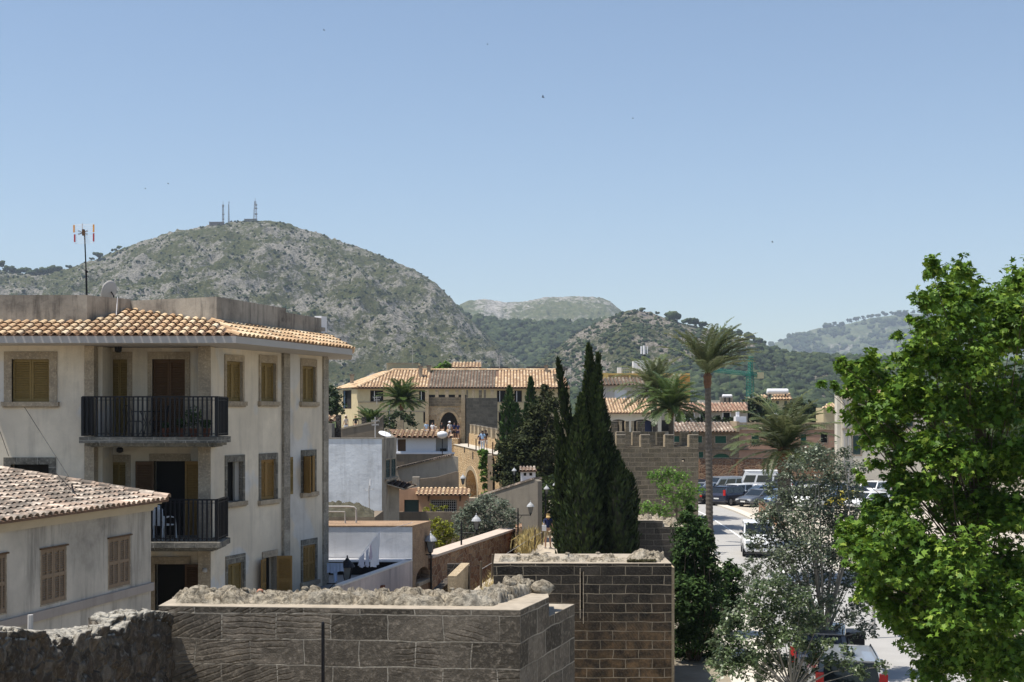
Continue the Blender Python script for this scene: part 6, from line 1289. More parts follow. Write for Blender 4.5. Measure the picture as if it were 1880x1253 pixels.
def clumps(list_, Y, dens=520, spray=7, dy=1.6, fill=.62, seed=0, refr=50.):
    """leaf centres and normals for clumps [(px,py,rpx[,dY])]"""
    rg = np.random.default_rng(seed); Pp, Nn, cs = [], [], []
    for q in list_:
        px, py, r = q[:3]; yy = Y + (q[3] if len(q) > 3 else rg.uniform(-dy, dy)); c = np.array(P(px, py, yy)); R_ = r / F * yy; cs.append(c)
        n = max(6, int(dens * (r / refr) ** 2 / spray)); d = rg.normal(size=(n, 3)); d /= np.linalg.norm(d, axis=1)[:, None]; d[:, 2] = np.where(d[:, 2] < -.5, -d[:, 2], d[:, 2])
        rad = R_ * rg.uniform(fill, 1.1, n) * (1 + .25 * rg.normal(size=n)); sp = c + d * rad[:, None] * [1, 1, .95]
        k = spray; off = rg.normal(0, .30, (n, k, 3)) * (R_ * .38 + .04); p = sp[:, None, :] + off
        nn = d[:, None, :] * .5 + [0, 0, .8] + rg.normal(0, .35, (n, 1, 3)); nn = np.broadcast_to(nn, (n, k, 3))
        Pp.append(p.reshape(-1, 3)); Nn.append(nn.reshape(-1, 3))
    return np.concatenate(Pp), np.concatenate(Nn), cs
def branches(mb, base, targets, r0=.12, r1=.012, via=None, seed=1):
    rg = random.Random(seed); base = Vector(base)
    for c in targets:
        c = Vector(c); v = Vector(via) if via else base.lerp(c, .4); m = v.lerp(c, .5) + Vector((rg.uniform(-.2, .2), rg.uniform(-.2, .2), rg.uniform(0, .3))) * (c - v).length * .4
        pts = [v, v.lerp(m, .5), m, m.lerp(c, .6), c]; L = (c - v).length; s = r0 * .35
        mb.tube(pts, [s, s * .7, s * .45, s * .25, r1], 6, cap=False)
def bush(name, label, cat, list_, Y, mat, size, dens=500, base_py=None, trunk_px=None, spray=6, dy=.5, seed=1, aspect=.5, trunk_r=.06, group=None, shape='leaf', tmat=None, loc=None, bc=True):
    p, n, cs = clumps(list_, Y, dens, spray, dy, seed=seed); bx = np.mean([c[0] for c in cs]) if trunk_px is None else PX(trunk_px, Y); bz = 0 if base_py is None else PZ(base_py, Y)
    t_ = thing(name, label, cat, (bx, Y, bz), group); leafcloud('foliage' if cat in ('shrub', 'vine', 'bush') else 'crown', p, RNG.uniform(.75, 1.3, len(p)) * size, mat, t_, nrm=n, aspect=aspect, shape=shape)
    mb = MB(); lo = min(c[2] for c in cs); mb.tube([(bx, Y, bz), (bx + .03, Y, (bz + lo) / 2), (bx, Y, lo)], [trunk_r, trunk_r * .8, trunk_r * .6], 7)
    if bc: branches(mb, (bx, Y, lo), cs, trunk_r * .75, .004, via=(bx, Y, bz + (lo - bz) * .8))
    mb.build('trunk' if cat not in ('shrub', 'vine', 'bush') else 'stem', tmat or M_BARK, t_); return t_
# plane tree
PL = [(1712, 500, 24), (1765, 505, 28), (1738, 540, 36), (1700, 560, 24), (1795, 560, 30), (1838, 555, 34), (1885, 525, 42), (1760, 600, 48), (1700, 610, 32), (1840, 630, 58), (1890, 620, 55), (1680, 655, 30), (1725, 670, 48), (1785, 680, 55),
      (1552, 682, 24), (1590, 670, 26), (1612, 700, 38), (1570, 722, 34), (1528, 712, 12), (1508, 708, 6), (1620, 755, 40), (1580, 775, 30), (1655, 720, 34), (1600, 812, 30), (1640, 800, 36), (1690, 745, 52), (1745, 755, 55), (1820, 760, 62), (1885, 740, 55),
      (1690, 830, 44), (1655, 850, 26), (1745, 850, 55), (1820, 860, 60), (1885, 850, 55), (1605, 855, 18), (1700, 905, 38), (1668, 930, 26), (1760, 940, 58), (1840, 950, 60), (1890, 950, 50), (1622, 962, 30), (1585, 955, 20), (1660, 985, 42), (1600, 1000, 34), (1560, 1000, 22), (1545, 975, 10),
      (1700, 1020, 50), (1770, 1040, 60), (1850, 1050, 60), (1640, 1045, 40), (1590, 1055, 30), (1560, 1045, 14), (1620, 1100, 32), (1680, 1100, 48), (1750, 1130, 58), (1830, 1140, 62), (1890, 1130, 50), (1660, 1150, 26), (1700, 1185, 36), (1765, 1220, 55), (1840, 1230, 60), (1895, 1220, 50), (1710, 1245, 30), (1545, 665, 8), (1670, 690, 26), (1655, 660, 18), (1720, 640, 34), (1770, 560, 30), (1860, 590, 44), (1610, 930, 26), (1640, 955, 34), (1560, 980, 26), (1580, 1020, 34), (1615, 1035, 40), (1600, 1085, 34), (1640, 1130, 34), (1665, 1060, 44), (1690, 1150, 44), (1720, 1160, 50), (1700, 1230, 26), (1580, 880, 16), (1640, 880, 22), (1660, 900, 30), (1730, 1090, 60), (1780, 1180, 60), (1668, 588, 9), (1690, 545, 8), (1650, 620, 12)]
p, n, cs = clumps(PL, 27, 700, 8, 1.3, seed=3, fill=.3)
p2, n2, cs2 = clumps([(x + random.uniform(-12, 12), y + random.uniform(-8, 12), r * .95, random.uniform(1.2, 3.4)) for x, y, r in PL if r > 20], 27, 800, 8, seed=4, fill=.3)
pl = thing('plane_tree', 'large bright green plane tree with lobed leaves filling the right edge', 'tree', (PX(1800, 28.5), 28.5, 0))
pp = np.concatenate([p, p2]); leafcloud('crown', pp, RNG.uniform(.042, .098, len(pp)), L_PLANE, pl, nrm=np.concatenate([n, n2]), shape='plane')
mb = MB(); tb = Vector((PX(1800, 28.5), 28.5, 0)); mb.tube([tb, tb + Vector((.1, 0, 2)), tb + Vector((0, 0, 4)), P(1790, 1000, 28.5), P(1800, 800, 28.5), P(1780, 600, 28.2)], [.34, .28, .25, .2, .12, .04], 12)
for k, c in enumerate(cs): v = tb + Vector((0, 0, 2.5 + (c[2] - 2.5) * .35)) if c[2] > 3 else tb + Vector((0, 0, 2.2)); branches(mb, v, [c], .08, .004, via=v, seed=k)
mb.build('trunk', M_BARK, pl)
# palms
def palm(label, pc, py_c, py_b, Y, L, nf, mat, tr, e_hi=80, e_lo=-35, droop=75, wind=0., lw=.45, seed=1, group='palm trees', skirt=0, boots=True, lean=0., bias=None, ring=True, nl=46):
    rg = random.Random(seed); c = P(pc, py_c, Y); bz = PZ(py_b, Y); b = Vector((c.x + lean, Y, bz))
    t_ = thing('palm_tree', label, 'palm', b, group); H = c.z - bz; mb = MB(); pts = []; rad = []; k = max(6, int(H / .13))
    for i in range(k + 1): s = i / k; pts.append(b.lerp(c, s) + Vector((math.sin(s * 3) * lean * .15, 0, 0))); rad.append(tr * (1.12 - .22 * s + (.25 * max(0, .06 - s) / .06)) * (1.07 if i % 2 and ring else .97))
    mb.tube(pts, rad, 12); mb.build('trunk', M_TRUNKP, t_)
    if boots: mb = MB(); mb.lathe(c - Vector((0, 0, tr * 3.2)), [(tr * .9, -.2), (tr * 1.25, tr * .8), (tr * 1.15, tr * 1.8), (tr * 1.35, tr * 2.6), (tr * .9, tr * 3.6), (tr * .3, tr * 4.6)], 12); mb.build('crown_shaft', M_BOOT, t_)
    Vv, tint = [], []; mr = MB()
    for f in range(nf):
        s = (f + .5) / nf; az = f * 2.399963 + rg.uniform(-.2, .2); e0 = e_hi + (e_lo - e_hi) * s + rg.uniform(-8, 8); l = L * rg.uniform(.85, 1.08) * (1 if s < .8 else .85)
        if bias and rg.random() < .5: az = bias + rg.uniform(-.8, .8)
        p = Vector(c) + Vector((0, 0, rg.uniform(-.1, .15))); n_ = 14; pts = [p.copy()]; dr = droop * rg.uniform(.75, 1.25); dirs = []
        for i in range(n_):
            q = i / n_; e = math.radians(e0 - dr * q ** 1.25 * (1.15 if e0 > 0 else .7)); d = Vector((math.cos(az) * math.cos(e) + wind * q, math.sin(az) * math.cos(e), math.sin(e))).normalized(); dirs.append(d); p = p + d * l / n_; pts.append(p.copy())
        mr.tube(pts, [max(.006, .028 * (1 - i / n_) + .004) for i in range(n_ + 1)], 4, cap=False, t=rg.uniform(.75, 1)); tt = rg.random() * .8
        for i in range(nl):
            q = .10 + .9 * i / nl; x = q * n_; j = min(n_ - 1, int(x)); a = pts[j].lerp(pts[j + 1], x - j); d = dirs[j]; side = d.cross(Vector((0, 0, 1)))
            if side.length < .05: side = Vector((math.sin(az), -math.cos(az), 0))
            side.normalize(); upv = side.cross(d); ll = lw * l * (math.sin(math.pi * min(1, q * .88 + .12)) ** .6) * .55
            for sg in (-1, 1):
                dd = (side * sg * .75 + d * .65 + upv * rg.uniform(.0, .35) + Vector((0, 0, -.12))).normalized(); w_ = d * .04; m = a + dd * ll * .5; e_ = a + dd * ll + Vector((0, 0, -.12 * ll))
                Vv += [a, m + w_, e_, m - w_]; tint.append(min(1, tt + rg.random() * .2))
    me = raw_mesh('crown', np.array([tuple(v) for v in Vv]), 4, np.arange(len(Vv)), tint=tint); link_mesh(me, 'crown', mat, t_); mr.build('frond_stems', mat, t_)
    return t_
palm('tallest palm, windswept crown on a bare dark trunk rising beside the road', 1299, 688, 985, 78, 3.8, 42, L_PALM, .195, 90, 34, 50, .33, .30, 11, lean=.12, bias=.2)
palm('palm behind the battlement tower, left of two with touching crowns', 1201, 722, 830, 98, 3.6, 50, L_PALM, .19, 88, -10, 62, .05, .32, 12, lean=.1)
palm('palm with brighter crown, right of the two with touching crowns', 1232, 750, 830, 90, 3.0, 52, L_PALMG, .17, 88, -12, 64, .05, .34, 13)
palm('big shaggy palm with drooping fronds in front of the pink house', 1440, 828, 940, 62, 3.3, 46, L_PALM, .30, 90, 2, 66, 0, .34, 14, group='palm trees', ring=True)
palm('neat round-headed palm in front of the long yellow building', 738, 738, 798, 112, 2.4, 56, L_PALMG, .16, 85, -12, 50, 0, .42, 15)
palm('short palm with upright fronds behind the garden wall pillars', 681, 782, 795, 100, 1.75, 30, L_PALMG, .16, 85, 25, 45, 0, .40, 16, boots=False)
# cypresses
def plume(rg, p0, p1, hw, n, size, prof=1):
    """tufts on the surface of one flame-shaped plume"""
    s = rg.random(n) ** .9; a = rg.uniform(0, 2 * np.pi, n); p0 = np.array(p0); p1 = np.array(p1)
    lump = 1 + .22 * np.sin(a * 3 + s * 9 + rg.uniform(0, 6)) + .18 * np.sin(a * 5 - s * 23 + rg.uniform(0, 6)) + .12 * rg.normal(size=n)
    r = hw * .92 * (np.minimum(1, (1 - s) * 2.6) ** .62) * (.62 + .38 * np.minimum(1, s * 4)) * lump
    ax = p1 - p0; ax[2] *= 1; c = p0 + s[:, None] * (p1 - p0); d = np.stack([np.cos(a), np.sin(a), np.zeros(n)], 1)
    pos = c + d * r[:, None]; axis = ax / np.linalg.norm(ax) * .9 + d * .5 + rg.normal(0, .22, (n, 3)); return pos, axis, d
def tufts(name, pos, axis, nrm, size, mat, parent, aspect=.3, tint=None):
    n = len(pos); a = axis / np.linalg.norm(axis, axis=1)[:, None]; q = nrm + RNG.normal(0, .5, (n, 3)); q -= (q * a).sum(1)[:, None] * a; q /= np.linalg.norm(q, axis=1)[:, None]; b = np.cross(q, a)
    sh = np.array([(-.6, 0, 0), (.1, -aspect, .06), (1, 0, -.05), (.1, aspect, .06)]); V = pos[:, None, :] + size[:, None, None] * (a[:, None] * sh[None, :, 0:1] + b[:, None] * sh[None, :, 1:2] + q[:, None] * sh[None, :, 2:3])
    me = raw_mesh(name, V.reshape(-1, 3), 4, np.arange(n * 4), tint=RNG.random(n) if tint is None else tint); return link_mesh(me, name, mat, parent)
def cypress(label, Y, plumes, mat, size, dens=1.0, base_py=1018, seed=5, group=None, cat='tree', bz=0, name='cypress_tree', core=.72):
    rg = np.random.default_rng(seed); A, B, D, Z = [], [], [], []; bx = np.mean([q[0] for q in plumes]); t_ = thing(name, label, cat, (PX(bx, Y), Y, bz), group); mb = MB()
    for (x0, y0, x1, y1, hw) in plumes:
        dy = rg.uniform(-1, 1) * .9 * (hw + 8) / F * Y * (0 if hw < 12 else 1.6); p0 = P(x0, y0, Y + dy); p1 = P(x1, y1, Y + dy * .6); w = hw / F * Y; L = (p1 - p0).length
        n = int(dens * 2 * math.pi * w * L * .62 / (size * size * .26)); a, b, d = plume(rg, p0, p1, w, n, size); A.append(a); B.append(b); D.append(d); Z.append(np.clip(rg.uniform(-.12, .35) + rg.random(n) * .65, 0, 1))
        pts = [p0.lerp(p1, i / 10) for i in range(11)]; mb.tube(pts, [max(.01, core * w * .92 * (min(1, (1 - i / 10) * 2.6) ** .62) * (.62 + .38 * min(1, i / 10 * 4))) for i in range(11)], 9)
        mb.tube([Vector((p0.x, p0.y, bz)), p0 + Vector((0, 0, .05))], w * .35, 6)
    A = np.concatenate(A); B = np.concatenate(B); D = np.concatenate(D); tufts('crown', A, B, D, RNG.uniform(.7, 1.3, len(A)) * size, mat, t_, tint=np.concatenate(Z)); mb.build('shade_core', m_core, t_)
    return t_
def extra(pl, n, seed, y_top=.35):
    r = random.Random(seed); out = list(pl)
    for _ in range(n):
        x0, y0, x1, y1, hw = r.choice([q for q in pl if q[4] > 12]); s = r.uniform(.02, .75); cx = x0 + (x1 - x0) * s; cy_ = y0 + (y1 - y0) * s; w = hw * min(1, (1 - s) * 2.6) ** .62; sd = r.uniform(-1, 1)
        out.append((cx + sd * w * .6, cy_, cx + sd * w * 1.15, cy_ - r.uniform(22, 55), r.uniform(4, 8)))
    return out
m_core = m_plain('cypress_shade', (.014, .017, .009), .95, var=.3, scale=5)  # near-black solid cores paint the shade inside the crowns
cypress('tall dark cypress with several pointed tips standing beside the path', 57, extra([(1085, 1018, 1081, 632, 14), (1098, 960, 1098, 650, 11), (1090, 1018, 1089, 690, 12), (1100, 1018, 1099, 712, 13), (1074, 1018, 1074, 702, 12), (1058, 880, 1024, 660, 9), (1048, 1018, 1058, 765, 20), (1066, 1018, 1067, 725, 17), (1108, 1018, 1106, 735, 18), (1122, 1018, 1117, 800, 22), (1136, 1018, 1137, 845, 22), (1150, 1018, 1157, 872, 16), (1033, 1018, 1034, 800, 14), (1050, 900, 1020, 755, 7), (1150, 1020, 1148, 925, 20), (1090, 1018, 1090, 780, 30), (1036, 1020, 1040, 860, 20), (1072, 1020, 1076, 830, 30), (1118, 1020, 1120, 860, 30), (1100, 1020, 1100, 920, 34), (1055, 1020, 1056, 920, 28), (1138, 1020, 1136, 950, 26), (1046, 800, 1036, 752, 6)], 150, 1), L_CYP, .17, 1.3, seed=21)
cypress('slim dark cypress left of two smaller ones behind the grey gable chimney', 92, [(936, 880, 935, 710, 15), (946, 880, 948, 742, 14), (926, 880, 928, 760, 12), (958, 880, 957, 770, 14)], L_CYPG, .2, 1.0, seed=22)
cypress('narrow pointed cypress with its tip just below the long roof ridge', 96, [(976, 880, 974, 693, 12), (984, 880, 984, 730, 12), (968, 880, 967, 745, 12)], L_CYPG, .2, 1.0, seed=23)
bush('conifer_tree', 'dark green bushy conifer right of the dark ashlar tower, in front of the road', 'tree', [(1268, 938, 9), (1262, 955, 14), (1278, 968, 16), (1258, 985, 20), (1290, 985, 16), (1272, 1005, 26), (1300, 1000, 14), (1250, 1025, 18), (1285, 1035, 30), (1262, 1055, 26), (1305, 1035, 14), (1298, 1070, 24), (1250, 1085, 22), (1275, 1095, 32), (1300, 1110, 24), (1255, 1130, 26), (1285, 1145, 30), (1312, 1140, 16), (1262, 1175, 30), (1295, 1185, 28), (1255, 1215, 26), (1285, 1230, 32), (1310, 1225, 18), (1270, 1262, 30)], 42, L_CYPG, .075, dens=5200, trunk_px=1272, seed=24, trunk_r=.16, aspect=.4, dy=.7)
bush('conifer_tree', 'smaller bushy green conifer left of the grey-leaved tree', 'tree', [(1338, 1042, 12), (1325, 1060, 15), (1350, 1060, 16), (1335, 1085, 20), (1358, 1085, 14), (1322, 1100, 16), (1345, 1115, 22), (1325, 1140, 18), (1350, 1150, 20), (1330, 1180, 20), (1348, 1205, 22), (1325, 1235, 22)], 46, L_CYPG, .075, dens=5200, trunk_px=1338, seed=25, trunk_r=.1, aspect=.4, dy=.6)
bush('conifer_tree', 'broad irregular dark conifer spreading between the two small cypresses and the tall one', 'tree', [(1002, 735, 16), (1015, 750, 16), (990, 765, 22), (1005, 790, 24), (975, 800, 26), (1015, 815, 20), (950, 830, 26), (985, 835, 34), (935, 855, 24), (965, 865, 30), (1005, 860, 30), (925, 880, 18), (950, 895, 26), (990, 900, 30), (1015, 880, 20), (1000, 715, 9), (915, 860, 10), (920, 825, 12)], 84, m_leaf('juniper_leaf', [(0, (.018, .025, .010)), (.6, (.035, .045, .016)), (1, (.085, .095, .03))], trans=.08, rough=.8, spec=.15), .14, dens=4200, trunk_px=975, seed=31, trunk_r=.2, aspect=.4, dy=1.5)
bush('conifer_tree', 'dark conifer added to fill the shaded gap behind the two white-topped lamps', 'tree', [(1000, 920, 26), (1010, 950, 24), (995, 960, 18), (1015, 900, 22), (1002, 985, 14), (1018, 970, 18)], 70, L_CYP, .12, dens=2000, trunk_px=1008, seed=32, trunk_r=.15, dy=1)  # added tree; dark foliage stands in for shadow in the gap
# grey-leaved trees before the road
G1 = [(1455, 872, 26), (1500, 850, 34), (1540, 872, 30), (1520, 905, 38), (1475, 915, 36), (1560, 910, 24), (1440, 925, 24), (1415, 955, 26), (1395, 925, 10), (1500, 960, 44), (1545, 965, 38), (1450, 975, 38), (1405, 1000, 26), (1380, 1010, 12), (1480, 1015, 44), (1535, 1030, 40), (1435, 1040, 38), (1500, 1075, 40), (1560, 1075, 28), (1390, 1060, 16), (1455, 1095, 30), (1520, 1120, 28), (1580, 1120, 22), (1590, 1160, 20), (1420, 900, 16), (1400, 960, 16), (1375, 985, 12), (1380, 1040, 16), (1370, 1075, 14), (1500, 830, 14), (1550, 835, 14), (1455, 845, 10), (1580, 860, 14), (1585, 950, 18), (1580, 1000, 18), (1530, 1160, 16), (1560, 1140, 18)]
bush('grey_leaved_tree', 'tall airy tree with small silvery grey leaves in front of the road and car park', 'tree', G1, 39, L_GREY, .052, dens=1900, trunk_px=1512, spray=6, seed=41, trunk_r=.17, tmat=M_TRUNKG, dy=1.2, aspect=.55)
G2 = [(1400, 1090, 24), (1375, 1115, 26), (1430, 1130, 34), (1340, 1140, 18), (1395, 1150, 30), (1470, 1140, 24), (1325, 1165, 14), (1350, 1190, 24), (1310, 1185, 12), (1400, 1195, 26), (1450, 1180, 26), (1345, 1230, 30), (1310, 1225, 16), (1400, 1240, 22), (1450, 1225, 20), (1480, 1190, 16), (1520, 1185, 12), (1555, 1200, 14), (1580, 1235, 16), (1500, 1235, 10), (1620, 1225, 12), (1430, 1085, 26), (1470, 1110, 24), (1500, 1150, 20), (1425, 1165, 26), (1480, 1160, 20), (1330, 1205, 18), (1375, 1215, 22), (1420, 1220, 24), (1470, 1245, 16), (1500, 1195, 18), (1530, 1215, 16), (1555, 1225, 14), (1490, 1215, 16)]
bush('small_leaved_tree', 'low spreading small-leaved tree with many thin stems at the bottom centre right', 'tree', G2, 33, m_leaf('small_green_leaf', [(0, (.04, .07, .02)), (.5, (.08, .12, .045)), (.85, (.14, .19, .08)), (1, (.30, .36, .22))], trans=.25, rough=.4, spec=.5), .050, dens=2000, trunk_px=1455, spray=6, seed=42, trunk_r=.10, tmat=M_TRUNKG, dy=1.0, aspect=.6)
# smaller trees and shrubs
bush('young_tree', 'bright green young tree with bare twigs in front of the battlement tower', 'tree', [(1208, 880, 15), (1230, 878, 18), (1250, 885, 18), (1195, 874, 8), (1262, 905, 16), (1225, 905, 18), (1245, 925, 20), (1285, 902, 8), (1268, 925, 14)], 74, L_BRIGHT, .08, dens=3200, trunk_px=1242, seed=51, trunk_r=.07)
bush('green_shrub', 'bright green shrub behind the stepped tower stump', 'shrub', [(1165, 942, 12), (1185, 936, 14), (1205, 940, 14), (1225, 942, 12), (1150, 948, 6), (1255, 950, 12), (1268, 960, 12)], 66, L_BRIGHT, .07, dens=3600, base_py=990, seed=52)
bush('climbing_vine', 'bright green vine hanging down the orange wall at the right of the arch', 'vine', [(887, 833, 7), (892, 845, 8), (886, 858, 7), (890, 870, 6), (889, 882, 5), (891, 895, 5), (893, 908, 5)], 103.5, L_BRIGHT, .14, dens=16000, base_py=925, seed=53, dy=.2)
bush('olive_tree', 'silvery olive tree in the garden behind the reddish rubble wall', 'tree', [(868, 935, 18), (895, 928, 20), (920, 932, 16), (938, 948, 14), (850, 955, 18), (880, 955, 24), (912, 958, 24), (842, 978, 16), (868, 982, 20), (900, 985, 20), (940, 968, 12)], 62, L_OLIVE, .08, dens=3600, trunk_px=890, seed=54, trunk_r=.1, aspect=.35)
bush('yellow_shrub', 'yellow green shrub between the block outbuilding and the olive tree', 'shrub', [(802, 962, 10), (818, 972, 13), (803, 982, 12), (825, 988, 14), (808, 1000, 12), (795, 970, 6)], 57, L_YEL, .07, dens=4200, base_py=1040, seed=55)
bush('leafy_plant', 'low yellow green plants along the top of the dark garden wall', 'plant', [(783, 937, 6), (795, 935, 7), (808, 936, 6), (818, 932, 4)], 77.5, L_YEL, .08, dens=3500, base_py=960, seed=56, bc=False)
bush('garden_tree', 'rounded dark green tree just right of the apartment house corner', 'tree', [(606, 722, 14), (616, 735, 14), (604, 748, 16), (622, 755, 12), (612, 765, 12)], 118, L_DARK, .16, dens=4200, seed=57, trunk_r=.15, trunk_px=608)
bush('terrace_shrub', 'dark flowering shrubs below the neat palm on the wall terrace', 'shrub', [(700, 768, 9), (716, 772, 11), (730, 764, 10), (748, 770, 12), (756, 782, 9), (722, 786, 10), (704, 784, 8)], 108, L_DARK, .13, dens=4500, base_py=815, seed=58)
bush('roof_shrub', 'green shrubs growing beside the small upper room on the long roof', 'shrub', [(802, 680, 7), (812, 675, 8), (822, 671, 6), (795, 684, 4)], 175, L_BRIGHT, .2, dens=9000, base_py=690, seed=59, bc=False)
bush('leafy_tree', 'dense dark tree behind the white chimney block, below the white tank', 'tree', [(1372, 752, 14), (1390, 745, 16), (1408, 752, 16), (1380, 768, 16), (1402, 770, 16), (1420, 764, 10)], 168, L_DARK, .22, dens=7000, seed=60, trunk_r=.2, trunk_px=1390)
bush('leafy_tree', 'long low dark tree clump between big palm crown and cream house', 'tree', [(1450, 756, 13), (1470, 752, 14), (1490, 758, 14), (1510, 764, 12), (1528, 768, 10), (1460, 770, 14), (1485, 774, 14), (1510, 776, 10)], 172, L_DARK, .22, dens=7000, seed=61, trunk_r=.2, trunk_px=1480)
bush('terrace_hedge', 'low green hedge between the red-roofed house and the pale tiled roof', 'hedge', [(1245, 772, 5), (1262, 773, 5), (1282, 773, 5), (1300, 771, 6), (1316, 771, 7), (1330, 773, 5), (1344, 772, 6)], 148, L_DARK, .16, dens=12000, seed=62, base_py=785, bc=False)
# dry grass
n = 2600; gx = RNG.uniform(0, 1, n); yy = 58 + gx * 10; px = 958 + gx * 38 + RNG.normal(0, 1, n) * 7; b0 = np.stack([(px - CX) / F * yy, yy, EYE - 6.45 + 0 * px + RNG.uniform(0, .9, n) * (1 - .3 * gx)], 1)
o = tufts('dry_grass', b0, np.array([0, 0, 1.]) + RNG.normal(0, .35, (n, 3)), RNG.normal(0, 1, (n, 3)), RNG.uniform(.15, .4, n), L_STRAW, None, .07); tag(o, 'straw-coloured dry grass along the left edge of the path', 'grass', kind='stuff')
n = 1500; yy = RNG.uniform(45, 57, n); px = 900 + (yy - 47) * 5.5 + RNG.normal(0, 12, n); b0 = np.stack([(px - CX) / F * yy, yy, np.full(n, EYE - 6.3)], 1)
o = tufts('dry_grass', b0, np.array([0, 0, 1.]) + RNG.normal(0, .4, (n, 3)), RNG.normal(0, 1, (n, 3)), RNG.uniform(.08, .22, n), L_STRAW, None, .07); tag(o, 'thin dry grass on the path behind the dark tower', 'grass', kind='stuff')
# belt of trees on the plain behind the town
ps, rs = [], []
for i in range(5200):
    y = RNG.uniform(230, 900); x = RNG.uniform((560 - CX) / F * y, (1930 - CX) / F * y); r = RNG.uniform(2, 4.2)
    if y < 330 and abs(x - 54.75) < 5: continue
    ps.append((x, y, r * .7 * RNG.uniform(.8, 1.3))); rs.append(r)
blobs('woodland', ps, rs, M_WOOD, squash=.95, jit=.3, label='belt of dark trees on the plain between the town and the hills')
# trees standing at the foot of the town, left of the road
bush('street_tree', 'leafy green tree standing in the verge left of the road below the battlement tower', 'tree', [(1290, 955, 8), (1280, 975, 12), (1295, 1000, 10)], 60, L_CYPG, .1, dens=2500, seed=63, trunk_px=1288)
# ---------------------------------------------------------------- cars
def paint(name, col, metal=.2):
    t = NT(name); f = t.noise(t.coord(), 2, 2); t.p.inputs['Coat Weight'].default_value = .6; t.p.inputs['Coat Roughness'].default_value = .06
    return t.done(t.mix(f, tuple(x * .96 for x in col), col), .35, metal, .5)
P_WHITE, P_NAVY, P_SILVER, P_GREY, P_BLUE, P_BLACK, P_RED, P_YEL = [paint(n, c, m) for n, c, m in (('paint_white', (.84, .85, .86), 0), ('paint_navy', (.012, .018, .045), .3), ('paint_silver', (.45, .48, .52), .6), ('paint_grey', (.14, .15, .17), .5), ('paint_blue', (.16, .24, .36), .5), ('paint_black', (.012, .012, .014), .2), ('paint_red', (.35, .02, .02), 0), ('paint_yellow', (.75, .62, .05), 0))]
M_CGLASS = m_glass('car_glass', (.015, .02, .025), .05); M_TYRE = m_plain('tyre', (.02, .02, .02), .9); M_RIM = m_plain('rim', (.40, .41, .43), .3, .8); M_HEAD = m_plain('headlight_glass', (.65, .68, .70), .1, .2); M_TAIL = m_plain('taillight_red', (.45, .02, .02), .25); M_PLATE = m_plain('number_plate', (.7, .7, .68), .5)
def loft(mb, secs):
    n = len(secs[0]); vs = [v for s in secs for v in s]; fs = []
    for i in range(len(secs) - 1):
        for k in range(n): a = i * n + k; b = i * n + (k + 1) % n; fs.append((a, b, b + n, a + n))
    fs.append(tuple(range(n))[::-1]); fs.append(tuple(range((len(secs) - 1) * n, len(secs) * n))); mb.add(vs, fs)
